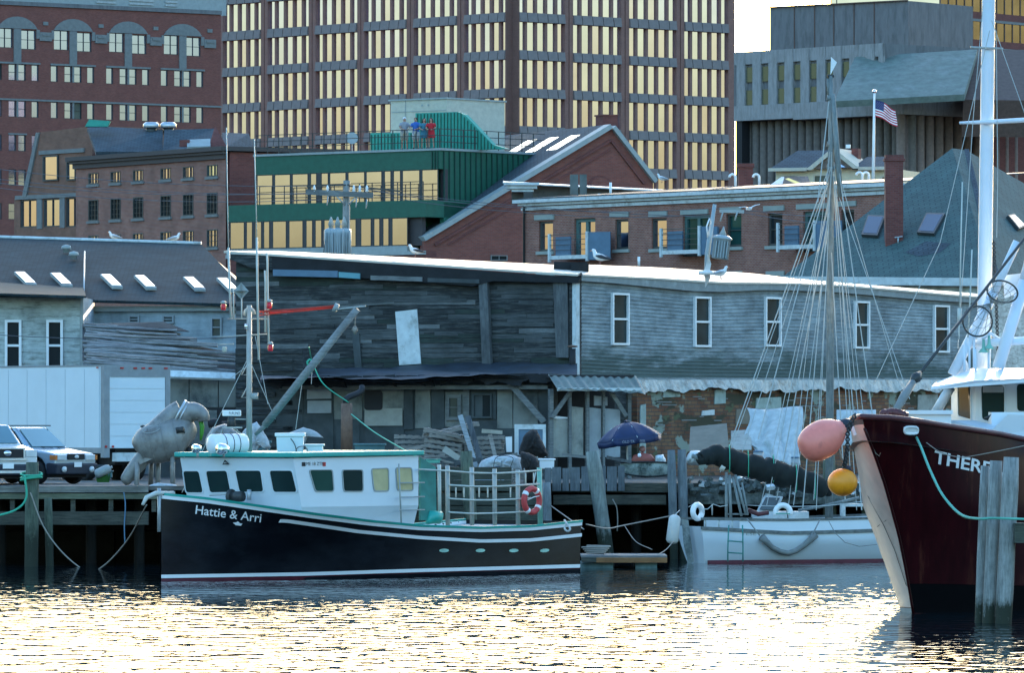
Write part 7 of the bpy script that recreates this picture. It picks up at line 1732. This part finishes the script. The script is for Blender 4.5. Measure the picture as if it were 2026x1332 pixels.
    m=M(); m.slab(P(1988,590,dm-1),P(2120,546,dm-1),P(2120,530,dm-1),P(1985,545,dm-1),-.12); m.build('gusset_plate',K['mastw'],root)
    M().slab(P(1885,742,dm-1),P(1922,735,dm-1),P(1913,715,dm-1),P(1903,700,dm-1),-.15).build('mast_foot_plate',K['mastw'],root)
    for x,y0,y1 in((1908,680,735),(1918,650,728),(1927,670,730),(1956,660,730),(1930,690,735)): M().tube([P(x,y1,dm-1.3),P(x,y0,dm-1.3)],.03,6).build('rail_post',K['mastw'],root)
    m=M(); 
    for x in(1946,1957): m.lathe([(.13,-.01),(.1,.03),(.04,.1),(.03,.3)],10,Matrix.Translation(P(x,697 if x<1950 else 690,dm-1.4)))
    m.build('deck_lamp',K['mintpost'],root)
    for pts in(((1904,360),(1901,480),(1899,610)),((1923,494),(1919,600),(1915,668))): M().tube([P(x,y,dm-1.5) for x,y in pts],.018,5).build('whip_antenna',K['whitem'],root)
    M().tube([P(1899,610,dm-1.5),P(1898,640,dm-1.5)],.05,8).tube([P(1898,640,dm-1.5),P(1897,672,dm-1.5)],.02,6).build('antenna_base',K['whitem'],root)
    # chain
    m=M()
    for i in range(60):
        x=1966+ (8 if False else 0)+i*.17; y=478+i*4.2; c=P(x,y,dm-.6); ax=Vector((1,0,0)) if i%2 else Vector((0,1,0))
        m.tube([c+ax*.035*math.cos(t)+Vector((0,0,.045*math.sin(t))) for t in [k*math.pi/3 for k in range(6)]],.012,4,closed=True)
    m.build('chain',K['iron'],root)
    # forestay with shackle
    st=M(); st.tube([P(2040,455,dm-1.4),P(1900,636,146),P(1818,742,143)],.035,6); st.build('forestay',K['iron'],root)
    M().tube([P(1820,738,143),P(1812,748,142.8),P(1805,758,142.7)],[.05,.13,.05],8).tube([P(1812,738,143),P(1822,750,142.8)],.03).build('shackle',K['iron'],root)
    M().tube([P(1806,757,142.7),P(1790,782,142.3),P(1765,826,141.5)],[.08,.1,.08],8).build('chain_pendant',K['wireg'],root)
    m=M(); random.seed(2)
    for i in range(14): q=P(1748+i*3.2,823-4*math.sin(i*.25)-random.random()*4,140.6); m.lathe([(.01,-.09),(.09,-.05),(.1,.04),(.02,.1)],7,Matrix.Translation(q)@Matrix.Rotation(i,4,'X'))
    m.build('anchor_windlass',K['maroonc'],root)
    for pts in(((1958,60),(1860,480),(1730,760)),((1962,40),(2026,220),(2060,330)),((1971,60),(1974,350),(1972,470)),((1945,10),(1925,240),(1895,690))): M().tube([P(x,y,dm-.8) for x,y in pts],.009,4).build('stay_wire',K['line'],mast)
    # netted hoops hanging: things
    for (cx,cy,rx,ry,rot,lab) in((1983,577,31,21,R(15),'upper dip net hoop hanging on the trawler gallows'),(1934,636,29,30,R(-20),'lower dip net hoop hanging on the trawler gallows')):
        t=thing('dip_net',lab,'net',P(cx,cy+20,dm-1.7),'dip nets on the trawler'); k=(dm-1.7)/F
        def rp(th_,r): x=rx*r*math.cos(th_); y=ry*r*math.sin(th_); return P(cx+x*math.cos(rot)-y*math.sin(rot),cy+x*math.sin(rot)+y*math.cos(rot),dm-1.7+.2*math.sin(th_))
        M().tube([rp(i*2*math.pi/28,1) for i in range(28)],.022,6,closed=True).build('hoop',K['iron'],t)
        tip=P(1960,600,dm-1.5); m=M()
        for i in range(18):
            t0=i*2*math.pi/18; e=rp(t0,1)
            m.tube([e,e.lerp(tip,.4)+Vector((.06*math.sin(i*3),0,-.05)),e.lerp(tip,.75),tip],.006,3)
        for q in(.25,.5,.72): m.tube([rp(i*2*math.pi/20,1).lerp(tip,q) for i in range(20)],.006,3,closed=True)
        m.build('mesh_bag',K['wireg'],t)
    # buoys
    t=thing('pink_buoy','large oval pink buoy hanging at the maroon bow','buoy',P(1625,905,138)); c0,c1=P(1586,894,137.7),P(1668,845,138); dr=c1-c0
    m=M(); m.tube(*sm([c0+dr*q for q in(-.0,.03,.1,.25,.45,.65,.85,1.0)],[.04,.19,.3,.385,.415,.39,.28,.16]),28); m.build('buoy_body',K['pink'],t)
    M().tube([c1-dr*.02,c1+dr*.12,c1+dr*.2],[.17,.14,.08],12).build('buoy_neck',K['dblue'],t)
    t=thing('orange_buoy','round orange yellow buoy hanging below the pink one at the maroon bow','buoy',P(1667,985,138)); c=P(1667,955,138)
    M(Matrix.Translation(c)).lathe([(.32*1.0*math.sin(math.pi*i/16)+.002 if i in(0,16) else .325*math.sin(math.pi*i/16),-.3*math.cos(math.pi*i/16)) for i in range(17)],28).build('buoy_body',K['orange'],t)
    q=P(1677,926,138.1); M().tube([c+Vector((.08,0,.24)),q],[.12,.08],10).build('buoy_neck',K['dblue'],t)
    # mooring chain between bow top and orange buoy
    m=M(); tab=[(1692,822),(1682,838),(1677,860),(1677,885),(1674,905),(1671,920)]
    for i in range(24):
        t_=i/23*(len(tab)-1); k=min(int(t_),len(tab)-2); f_=t_-k; x=tab[k][0]+(tab[k+1][0]-tab[k][0])*f_; y=tab[k][1]+(tab[k+1][1]-tab[k][1])*f_; c=P(x,y,137.7); ax=Vector((1,0,0)) if i%2 else Vector((0,1,0))
        m.tube([c+ax*.04*math.cos(t)+Vector((0,0,.05*math.sin(t))) for t in [k2*math.pi/3 for k2 in range(6)]],.018,4,closed=True)
    m.build('bow_chain',K['iron'],root)
    M().tube([P(1664,868,137.8),P(1657,880,137.8),P(1664,905,137.9),P(1672,922,138)],.025,6).build('buoy_line',K['rope'],None,'frayed pale line between the pink and orange buoys','rope')
    M().tube([P(1745,829,140),P(1762,826,140.4)],.05,6).build('bow_fitting',K['maroonc'],root)
    rope([(1808,855,139.6),(1822,885,138.6),(1840,930,137.6),(1865,980,136.6),(1900,1018,135.6),(1935,1027,133.5),(1970,1026,133.2),(2080,1030,133)],137,.03,'groper2',lab='thick green mooring rope from the maroon bow round the grey dolphin piles')
    rope([(1822,868,139.6),(1860,895,139),(1900,905,138.4),(1940,900,137.5),(2040,880,136)],137,.012,'rope',lab='thin line across the maroon hull above the grey piles')
K['maroonc']=paint('chipped maroon',(.09,.02,.022),.5,var=.4,scale=5,dirt=(.2,.12,.11),dirtamt=.66); K['mastw']=paint('mast white',(.62,.70,.78),.4,var=.03); K['wireg']=paint('grey wire bundle',(.2,.21,.2),.8,var=.2); K['groper2']=paint('pale green rope',(.12,.42,.32),.85,var=.2)
trawler()

def sailboat():
    O=P(1362,0,190.2); O.z=0; th=R(28); a=Vector((math.cos(th),math.sin(th),0)); p=Vector((math.sin(th),-math.cos(th),0)); L=10.5
    root=thing('sailboat','old white wooden sailboat with tall grey mast moored between float and maroon trawler','sailboat',O+a*4)
    def b(s): q=s/L; return max(.02,1.5*math.sin(math.pi*min(1,.12+.8*q))**.7) if q<.98 else .3
    def zdeck(px,tab): return tab
    top=[(1345,1024),(1440,1026),(1560,1027),(1700,1024),(1800,1020),(2000,1005)]
    deckl=[(1345,1040),(1440,1045),(1560,1052),(1700,1048),(1800,1044),(2000,1030)]
    zc={}
    def zs(s,tab=deckl,key=0):
        k=(round(s,3),key)
        if k not in zc: q=O+a*s+p*b(s); px=CX+q.x/q.y*F; zc[k]=H+(HY-interp(tab,px))/F*q.y
        return zc[k]
    def hull(s,v,off=0,side=1):
        zt=zs(s); z=-.4+(zt+.4)*v; w=b(s)*(.55+.45*max(0,min(1,(z+.1)/(zt*.8)))**.6); rk=.35*(1-v)*(1-s/L)
        return O+a*(s+rk)+p*(w+off)*side+Vector((0,0,z))
    m=M(); m.grid(lambda u,v:hull(L*u,v),40,12); m.grid(lambda u,v:hull(L*u,v,0,-1),40,12,True,True); tr=[hull(0,j/8) for j in range(9)]+[hull(0,j/8,0,-1) for j in range(9)]; m.add(tr,[(j,j+1,10+j,9+j) for j in range(8)]); m.build('hull',K['whiteb'],root)
    def band(nm,mt,z0,z1,s0,s1,off,sd=1):
        m=M(); n=30; vs=[]
        for i in range(n+1):
            s=s0+(s1-s0)*i/n; q=hull(s,1,off,sd); r=hull(s,1,0 if off<.06 else off-.06,sd)
            if z1(s)<zs(s)-.15: q=hull(s,(z1(s)+.4)/(zs(s)+.4),off,sd); r=hull(s,(z1(s)+.4)/(zs(s)+.4),0,sd)
            for zz,k in((z0(s),q),(z1(s),q),(z1(s),r),(z0(s),r)): vs.append(Vector((k.x,k.y,zz)))
        fs=[]
        for i in range(n):
            for k in range(4): f=(i*4+k,(i+1)*4+k,(i+1)*4+(k+1)%4,i*4+(k+1)%4); fs.append(f[::-1] if sd==1 else f)
        fs+=[(0,1,2,3),(n*4+3,n*4+2,n*4+1,n*4)]; m.add(vs,fs); return m.build(nm,mt,root)
    zt=lambda s:zs(s,top,1)
    for sd in(1,-1):
        band('rub_rail',K['greyrail'],lambda s:zs(s)-.1,lambda s:zs(s)+.0,0,L,.05,sd)
        band('bulwark',K['whiteb'],lambda s:zs(s)+.001,lambda s:zt(s)-.07,1.15,L,.02,sd)
        band('cap_rail',K['greyrail'],lambda s:zt(s)-.07,lambda s:zt(s),0,L,.05,sd)
    band('bottom_paint_or_shade',K['bottom'],lambda s:-.1,lambda s:.09,0.1,L,.012)
    m=M(); m.add([hull(L*i/20,1) for i in range(21)]+[hull(L*i/20,1,0,-1) for i in range(21)],[(i+1,i,i+21,i+22) for i in range(20)]); m.build('deck',K['deckp'],root)
    for s in(.15,.55,.95): m=M(); q=hull(s,1,-.03); m.tube([q,Vector((q.x,q.y,zt(s)-.05))],.03,6); m.build('stanchion',K['white2'],root)
    # rudder
    ru=P(1350,0,189.9); m=M(); m.add([P(1348,1028,189.9),P(1362,1030,189.9),P(1373,1112,190.1),P(1362,1118,190.1),P(1352,1075,190),P(1350,1045,190)]+[v+Vector((0,.09,0)) for v in(P(1348,1028,189.9),P(1362,1030,189.9),P(1373,1112,190.1),P(1362,1118,190.1),P(1352,1075,190),P(1350,1045,190))],[(5,4,3,2,1,0),(6,7,8,9,10,11)]+[(i,(i+1)%6,6+(i+1)%6,6+i) for i in range(6)]); m.build('rudder',K['rudw'],root)
    # mast
    dm=192.8
    m=M(); m.tube([P(1640,1040,dm),P(1642,800,dm),P(1643,400,dm),P(1644,300,dm),P(1644,150,dm)],[.125,.12,.105,.095,.06],14); mast=m.build('mast',K['mastg'],root)
    M().tube([P(1637,150,dm),P(1650,150,dm)],.05).build('mast_truck',K['iron'],mast)
    m=M(); m.tube([P(1648,185,dm-.1),P(1656,300,dm-.1),P(1663,390,dm-.1)],[.07,.09,.08],8).tube([P(1638,155,dm),P(1640,190,dm)],.05); m.build('topmast',K['mastg'],mast)
    for y in(193,285,330,352): M().tube([P(1636,y,dm),P(1652,y+2,dm)],.09,10).build('mast_band',K['mastg'],mast)
    M().add([P(1643,148,dm),P(1644,112,dm),P(1656,123,dm),P(1657,125,dm+.02)],[(0,1,2),(2,1,0)]).build('pennant',K['white'],mast)
    # boom with furled sail
    tab=[(1378,908,.10),(1390,905,.22),(1410,902,.3),(1440,910,.36),(1480,921,.38),(1520,930,.4),(1560,944,.38),(1600,956,.36),(1630,968,.28),(1640,972,.15)]
    pts=[P(x,y+2*math.sin(x*.2),190.6+(x-1380)*.008) for x,y,_ in tab]; m=M(); op,orr=sm(pts,[r*.92 for _,_,r in tab],7); m.tube([q+Vector((0,0,.03*math.sin(i*.9))) for i,q in enumerate(op)],[r*(1+.07*math.sin(i*1.3)+.05*math.sin(i*2.9)) for i,r in enumerate(orr)],14); m.build('furled_sail',K['sailc'],root)
    M().tube([P(1370,903,190.5),P(1636,962,192.6)],.07,8).build('boom',K['mastg'],root)
    for x,y in((1443,906),(1480,917),(1530,926),(1575,945),(1612,958)): k=190.6+(x-1380)*.008; c=P(x,y+2,k); m=M(); m.tube([c+Vector((0,.42*math.cos(t*.5236),.42*math.sin(t*.5236))) for t in range(12)],.014,4,closed=True); m.build('sail_tie',K['groper'],root)
    # shrouds and running lines
    R_=random.Random(5)
    lines=[((1641,330),(1425,935)),((1642,345),(1434,925)),((1640,360),(1467,900)),((1644,330),(1500,870)),((1643,380),(1505,1000)),((1640,400),(1517,1000)),((1641,420),(1536,990)),((1642,300),(1560,1000)),((1640,440),(1570,1000)),((1646,330),(1588,1010)),((1646,300),(1615,1010)),((1650,320),(1695,1010)),((1648,340),(1705,1010)),((1652,350),(1716,1000)),((1652,360),(1730,1000)),((1655,300),(1745,960)),((1656,330),(1790,800)),((1650,380),(1685,980)),((1640,200),(1618,400)),((1660,390),(1800,790)),((1638,500),(1610,990)),((1645,500),(1672,990))]
    for i,(A,B) in enumerate(lines): M().tube([P(*A,dm-.1),P(*B,dm-R_.uniform(.4,1.6))],.011 if i%3 else .017,4).build('shroud',K['line'],mast)
    M().tube([P(1433,930,190.4),P(1425,925,190.4)],.08,8).build('mainsheet_block',K['creamp'],root)
    # boom gallows and pulpit at stern
    for A,B,r in(((1437,1025),(1437,935),.05),((1446,1025),(1443,940),.05),((1467,1022),(1450,945),.045),((1476,1020),(1455,940),.04),((1480,1020),(1468,955),.03),((1436,1018),(1480,1018),.03)): M().tube([P(*A,190.8),P(*B,190.9)],r,6).build('gallows_post',K['mastg'],root)
    M().tube([P(x,y,190.3) for x,y in((1362,1004),(1372,998),(1385,1008),(1400,1008),(1411,998),(1425,1003),(1440,1000))],.014,5).build('lifeline',K['line'],root)
    M().tube([P(x,y,191) for x,y in((1470,1000),(1520,1002),(1580,1003),(1640,1001),(1700,994),(1760,985))],.014,5).build('lifeline',K['line'],root)
    for x,y in((1410,998),(1412,1020)): pass
    M().tube([P(1409,1020,190.4),P(1409,998,190.4)],.02,5).build('stanchion',K['steelc'],root)
    M().tube([P(1559,1026,190.8),P(1556,1002,190.8)],.02,5).build('stanchion',K['greyrail'],root)
    M().tube([P(1580,1010,191.4),P(1620,1004,191.6),P(1700,985,192)],.05,6).build('spare_spar',K['mastg'],root)
    # hatch & cabin
    m=M(); m.slab(P(1497,1012,192),P(1536,1013,192),P(1549,983,192.7),P(1512,981,192.7),-.05); hb=m.build('hatch_lid',K['white2'],root); M().slab(P(1503,1009,191.95),P(1532,1010,191.95),P(1543,986,192.62),P(1515,985,192.62),.01).build('hatch_pane',K['dim'],hb)
    M().box(P(1490,0,192).x,P(1600,0,192).x,191.9,193.4,zs(4)-.1,P(0,1013,192).z).build('cabin_trunk',K['white2'],root)
    m=M(); q0=P(1665,0,193); q1=P(1740,0,193); m.box(q0.x,q1.x,193,194,P(0,1003,193).z,P(0,998,193).z).box(q0.x,q0.x+.12,193,194,P(0,1022,193).z,P(0,1003,193).z).box(q1.x-.12,q1.x,193,194,P(0,1022,193).z,P(0,1003,193).z); m.build('cabin_frame',K['white2'],root)
    M().tube([P(1480,1010,191.2),P(1500,1018,191.3),P(1520,1015,191.4)],.07,8).build('rusty_pipe',K['maroonc'],root)
    # name faint
    vs,fs=text_mesh('TESE',1); wd=max(v.x for v in vs); pts=[]
    for q in vs:
        s,v=solve(hull,1466+30*q.x/wd,1060-8*q.y,(2.2,.85)); pts.append(hull(s,v,.01))
    M().add(pts,fs).build('faded_name',K['lite'],root)
    # ladder
    t=thing('boarding_ladder','thin green rope ladder hanging down the white sailboat side','ladder',P(1455,1110,188.5))
    for x0,x1 in((1442,1440),(1469,1470)): M().tube([P(x0,1040,189.1),P((x0+x1)/2,1060,189.0),P(x1,1085,188.9),P(x1,1112,188.9)],.024,6).build('ladder_rope',K['tealp'],t)
    for y in(1072,1095): M().tube([P(1439,y-1,188.9),P(1471,y+1,188.9)],.022,6).build('rung',K['tealp'],t)
    # smile rope fender
    t=thing('rope_fender','thick frayed grey rope fender hanging in a smile shape on the sailboat side','fender',P(1555,1095,188.6)); pts=[]
    for x,y in((1503,1063),(1512,1072),(1524,1084),(1540,1092),(1556,1095),(1572,1090),(1587,1080),(1600,1068),(1609,1058)): s,v=solve(hull,x,y,(3.5,.7)); pts.append(hull(s,v,.12))
    M().tube(pts,[.12,.09,.08,.08,.085,.08,.08,.1,.13],10).build('rope_body',K['wireg'],t)
    for A,B in(((1503,1060),(1478,1027)),((1609,1056),(1622,1030))):
        M().tube([P(*A,188.5),P(*B,189)],.022,5).build('lashing',K['wireg'],t)
    M().tube([P(x,y,dd) for x,y,dd in((1640,1032,189.4),(1652,1055,189.2),(1672,1074,189.2),(1700,1082,189.4),(1735,1078,189.8))],.012,5).build('slack_line',K['wireg'],root)
    # horseshoe buoys
    for cx,cy,rx,ry,a0,a1,lab in((1380,1013,12,17,-20,380,'narrow white life ring at the stern rail of the sailboat'),(1549,1014,19,17,-25,205,'white horseshoe buoy on the sailboat cabin')):
        t=thing('life_ring' if a1>300 else 'horseshoe_buoy',lab,'life ring',P(cx,cy+16,190.4)); n=22; full=a1>300
        pts=[P(cx-3*math.sin(R(a0+(a1-a0)*i/n))*0+rx*.75*math.cos(R(a0+(a1-a0)*i/n)),cy-ry*.8*math.sin(R(a0+(a1-a0)*i/n)),190.3+(.25*math.cos(R(a0+(a1-a0)*i/n)) if full else 0)) for i in range(n+1)]
        M().tube(pts[:-1] if full else pts,.085,10,closed=full).build('foam_ring',K['white'],t)
        if not full: M().tube([P(cx-14,cy+3,190.2),P(cx+14,cy+3,190.2)],.012,5).build('strap',K['groper'],t)
    # hanging fender
    t=thing('fender','long white cylinder fender hanging at the sailboat stern','fender',P(1332,1076,189)); q0,q1=P(1336,1019,189),P(1329,1077,189); dr=q1-q0
    M().tube([q0+dr*k for k in(0,.04,.12,.88,.96,1)],[.05,.13,.18,.19,.14,.05],14).build('fender_body',K['fend'],t); M().tube([q0,P(1345,1010,189.6)],.015,5).build('fender_line',K['line'],t)
K['greyrail']=paint('worn grey rail',(.14,.15,.14),.8,var=.4,scale=6); K['rudw']=paint('worn rudder',(.3,.34,.33),.7,var=.3,scale=4,dirt=(.08,.11,.11),dirtamt=.52); K['mastg']=wood('blue grey mast wood',(.13,.155,.155),(.27,.30,.29),ang='y',st=10,scale=2); K['fend']=paint('dirty white fender',(.55,.54,.5),.6,var=.12)
sailboat()

# ================= PEOPLE =================
def person(base,H_,face,shirt,bottom,lab,dress=False,cap=None,longhair=False,lean=.12,armout=.0,wide=1.0,face_rz=0,phone=False):
    t=thing('person',lab,'person',base,'people at the green terrace railing')
    k=H_/1.75; T=Matrix.Translation(base)@Matrix.Rotation(face_rz,4,'Z')@Matrix.Scale(k,4)
    # joints (x right, y away; figure faces -y)
    J={'pel':(0,0,.93),'wst':(0,0,1.08),'ch':(0,-.03,1.32),'nk':(0,-.04,1.47),'hd':(0,-.06,1.58),'ht':(0,-.06,1.7),
       'hl':(-.1,0,.88),'kl':(-.11,-.02,.49),'al':(-.12,.02,.09),'tl':(-.13,-.12,.04),'hr':(.1,0,.88),'kr':(.13,-.06,.49),'ar':(.15,0,.09),'tr':(.17,-.14,.04),
       'sl':(-.19,-.03,1.4),'el':(-.27,-.12,1.16),'wl':(-.16,-.34,1.08),'fl':(-.1,-.42,1.08),'sr':(.19,-.03,1.4),'er':(.27,-.12,1.16),'wr':(.16,-.34,1.08+armout),'fr':(.1,-.42,1.08+armout)}
    rad={'pel':.14,'wst':.125,'ch':.15,'nk':.055,'hd':.095,'ht':.07,'hl':.09,'kl':.058,'al':.04,'tl':.035,'hr':.09,'kr':.058,'ar':.04,'tr':.035,'sl':.062,'el':.042,'wl':.028,'fl':.03,'sr':.062,'er':.042,'wr':.028,'fr':.03}
    E=[('pel','wst'),('wst','ch'),('ch','nk'),('nk','hd'),('hd','ht'),('pel','hl'),('hl','kl'),('kl','al'),('al','tl'),('pel','hr'),('hr','kr'),('kr','ar'),('ar','tr'),('ch','sl'),('sl','el'),('el','wl'),('wl','fl'),('ch','sr'),('sr','er'),('er','wr'),('wr','fr')]
    names=list(J); vs=[T@Vector(J[n]) for n in names]; es=[(names.index(x),names.index(y)) for x,y in E]
    # fingers
    for hand,sx in(('fl',1),('fr',-1)):
        o=names.index(hand); c=Vector(J[hand])
        for f in range(4):
            vs.append(T@(c+Vector((sx*(f-1.5)*.018,-.045,-.01)))); es.append((o,len(vs)-1)); vs.append(T@(c+Vector((sx*(f-1.5)*.02,-.06,-.045)))); es.append((len(vs)-2,len(vs)-1))
        vs.append(T@(c+Vector((sx*.045,-.01,-.01)))); es.append((o,len(vs)-1))
    me=bpy.data.meshes.new('body'); me.from_pydata(vs,es,[]); o=bpy.data.objects.new('body',me); COL.objects.link(o)
    md=o.modifiers.new('skin','SKIN'); sv=me.skin_vertices[0].data if me.skin_vertices else None
    if sv is None:
        import bmesh; bm=bmesh.new(); bm.from_mesh(me); bm.verts.layers.skin.verify(); bm.to_mesh(me); bm.free(); sv=me.skin_vertices[0].data
    for i,n in enumerate(names): r=rad[n]*k*wide; sv[i].radius=(r,r*.85)
    for i in range(len(names),len(vs)): sv[i].radius=(.009*k,.009*k)
    sv[0].use_root=True; su=o.modifiers.new('sub','SUBSURF'); su.levels=1; su.render_levels=1
    dg=bpy.context.evaluated_depsgraph_get(); m2=bpy.data.meshes.new_from_object(o.evaluated_get(dg)); bpy.data.objects.remove(o)
    V=[v.co.copy() for v in m2.vertices]; Fs=[tuple(q.vertices) for q in m2.polygons]; bpy.data.meshes.remove(m2)
    mm=M()
    mm.add(V,Fs,True); hc=T@Vector((0,-.06,1.6))
    body=mm.build('body',K['skin'],t)
    # head, nose, clothing
    m=M(T@Matrix.Translation((0,-.05,1.6))@Matrix.Scale(.82,4,(1,0,0))); m.lathe([(.02,-.125),(.06,-.1),(.085,-.04),(.1,.03),(.085,.09),(.04,.12),(.005,.125)],14); m.build('head',K['skin'],body)
    M(T).box(-.014,.014,-.165,-.13,1.57,1.61).build('nose',K['skin'],body)
    hz=.02; m=M(T@Matrix.Translation((0,-.03,1.62))); m.lathe([(.095,-.02),(.105,.03),(.095,.08),(.05,.115),(.005,.125)],14)
    if longhair: m.tube([(0,.04,.05),(0,.08,-.08),(0,.07,-.24)],[.09,.1,.06],10); m.tube([(-.09,.0,.0),(-.1,0,-.14)],.035,6); m.tube([(.09,.0,.0),(.1,0,-.14)],.035,6)
    m.build('hair',K['hair'] if not cap else K[cap],body)
    if cap: M(T).box(-.07,.07,-.24,-.1,1.64,1.66).build('cap_peak',K[cap],body)
    def ell(prof,mt,nm,n=16):
        vs=[]; 
        for (rx,ry,z,yo) in prof:
            for i in range(n): q=2*math.pi*i/n; vs.append((rx*math.cos(q),yo+ry*math.sin(q),z))
        fs=[(i*n+j,i*n+(j+1)%n,(i+1)*n+(j+1)%n,(i+1)*n+j) for i in range(len(prof)-1) for j in range(n)]
        M(T).add(vs,fs,True).build(nm,mt,t)
    W2=wide
    if dress: ell([(.25*W2,.19,.62,0),(.22*W2,.17,.8,0),(.2*W2,.16,.95,0),(.155*W2,.13,1.1,0),(.185*W2,.155,1.28,-.03),(.19*W2,.14,1.38,-.03),(.12,.1,1.45,-.03)],K[shirt],'dress')
    else:
        ell([(.2*W2,.16,.86,0),(.185*W2,.155,1.0,0),(.175*W2,.15,1.12,0),(.2*W2,.165,1.3,-.03),(.205*W2,.15,1.4,-.03),(.09,.09,1.49,-.035)],K[shirt],'shirt')
        for sx in(-1,1): 
            m=M(T); m.tube([(sx*.1,0,.94),(sx*.11,-.01,.72),(sx*.12,-.02,.52)],[.125,.115,.1],12); m.build('shorts_leg',K[bottom],t)
        m=M(T); m.tube([(0,0,.8),(0,0,1.0)],[.17,.17],14); m.build('shorts',K[bottom],t)
    for sx in(-1,1):
        a_=Vector(J['sl' if sx<0 else 'sr']); b_=Vector(J['el' if sx<0 else 'er'])
        if not (dress and False): m=M(T); m.tube([a_+Vector((-sx*.03,0,.01)),a_.lerp(b_,.35),a_.lerp(b_,.7)],[.08,.078,.07],10); m.build('sleeve',K[shirt],t)
        ft=T@Vector(J['tl' if sx<0 else 'tr']); an=Vector(J['al' if sx<0 else 'ar']); m=M(T); m.tube([(an.x,an.y+.06,.045),(an.x,an.y-.05,.05),(an.x*1.02,an.y-.17,.035)],[.045,.05,.035],8); m.build('shoe',K['iron'],t)
    return t
for n_,c_ in(('sgrey',(.3,.3,.33)),('sblue',(.04,.13,.42)),('steal2',(.05,.2,.27)),('sred',(.5,.02,.03)),('shk',(.42,.38,.3)),('capw',(.7,.7,.72)),('swh',(.5,.5,.48))): K[n_]=paint('cloth '+n_,c_,.85)
def terr(px,y=.35): u=GF.u(px,y); return GF.w(u,y,GZT)
person(terr(800),1.78,0,'sgrey','shk','person in grey top, pale shorts and white cap leaning on the terrace railing',cap='capw',face_rz=R(10),wide=1.05)
person(terr(823),1.74,0,'sblue','swh','person in bright blue patterned shirt and white shorts at the terrace railing',face_rz=R(-20))
person(terr(839),1.68,0,'steal2','steal2','person in teal striped top with dark hair between blue shirt and red dress',longhair=True,face_rz=R(5),dress=True)
person(terr(853),1.68,0,'sred','sred','person in red dress with long dark hair at the terrace railing',dress=True,longhair=True,face_rz=R(-10))

# ================= GULLS =================
def gull(q,rz,lab,dark=True,scale=1,head=0):
    t=thing('seagull',lab,'seagull',q,'seagulls standing on roofs'); T=Matrix.Translation(q)@Matrix.Rotation(rz,4,'Z')@Matrix.Scale(scale,4)
    m=M(T); m.tube([(-.3,0,.15),(-.2,0,.17),(-.08,0,.19),(.06,0,.22),(.14,0,.27),(.17,0,.34),(.19,0,.39),(.22,0,.40),(.25,0,.395)],[.02,.05,.09,.10,.075,.05,.05,.045,.015],12); b=m.build('body',K['gullw'],t)
    m=M(T)
    for s in(-1,1): m.tube([(.08,s*.07,.24),(-.08,s*.085,.22),(-.22,s*.06,.18),(-.36,s*.02,.15)],[.03,.055,.04,.01],8)
    m.build('wing',K['gullb' if dark else 'gullg'],t)
    m=M(T); m.tube([(.24,0,.395),(.29,0,.385),(.31,0,.37)],[.015,.012,.004],6); m.build('beak',K['amberl'],t)
    m=M(T); 
    for s in(-1,1): m.tube([(0,s*.035,.14),(0,s*.035,.0)],.008,5); m.tube([(0,s*.035,.005),(.06,s*.035,.005)],.01,4)
    m.build('leg',K['pinkd'],t); return t
K['gullw']=paint('gull white',(.7,.7,.68),.7,var=.04); K['gullb']=paint('gull black wing',(.03,.03,.035),.7); K['gullg']=paint('gull grey wing',(.3,.32,.34),.7)
def roofz(px,py,d): return P(px,py,d)
gull(P(1187,524,216),R(150),'black winged gull on the cream roof edge just right of the tar chimney',True,1.25)
gull(P(1426,552,222),R(20),'grey gull standing on the cream roof left of the wooden mast',False,1.05)
gull(P(822,508,222),R(185),'black backed gull on the thin white roof of the black shed',True,1.0)
gull(P(345,482,239.5),R(20),'gull with raised head on the left shingle roof ridge',False,.95)
gull(P(226,478,240),R(170),'gull on the left shingle roof ridge nearest the left frame edge',False,.9)
gull(P(1310,361,309),R(170),'tiny pale gull on the parapet beam below the tower corner',False,1.0)
gull(P(1461,377,305),R(0),'white gull beside the left hooked vent pipe',False,.8) if False else None
def flygull(q,rz,roll,sc,lab,up=.35):
    t=thing('flying_seagull',lab,'seagull',q); T=Matrix.Translation(q)@Matrix.Rotation(rz,4,'Z')@Matrix.Rotation(roll,4,'X')@Matrix.Scale(sc,4)
    m=M(T); m.tube([(-.26,0,0),(-.2,0,0),(-.05,0,0),(.1,0,.01),(.18,0,.02),(.24,0,.02)],[.06,.05,.085,.08,.05,.015],12); m.build('body',K['gullw'],t)
    for s in(-1,1):
        m=M(T); pts=[(0.04,0,.03),(.1,.28,.03+up*.28),(.02,.62,.03+up*.3)]
        v=[]; 
        for (x,y,z),c in zip(pts,(.2,.17,.03)): v+=[(x+c*.3,s*y,z),(x-c*.7,s*y,z-.01),(x-c*.2,s*y,z+.022)]
        f=[(0,3,5,2),(2,5,4,1),(0,1,4,3),(3,6,8,5),(5,8,7,4),(3,4,7,6),(6,7,8)]; f=[q[::-1] for q in f] if s<0 else f
        m.add(v,f,False); m.build('wing',K['gullg'] if sc>1 else K['gullw'],t)
    m=M(T); m.tube([(.23,0,.02),(.28,0,.01)],[.014,.004],6); m.build('beak',K['amberl'],t)
flygull(P(1398,540,200),R(5),R(-58),.95,'large grey gull flying with one wing down in front of the cream roof')
flygull(P(1483,413,225),R(-60),R(8),.72,'small white gull gliding in front of the brick row wall')
# cabin gull etc.
t=None
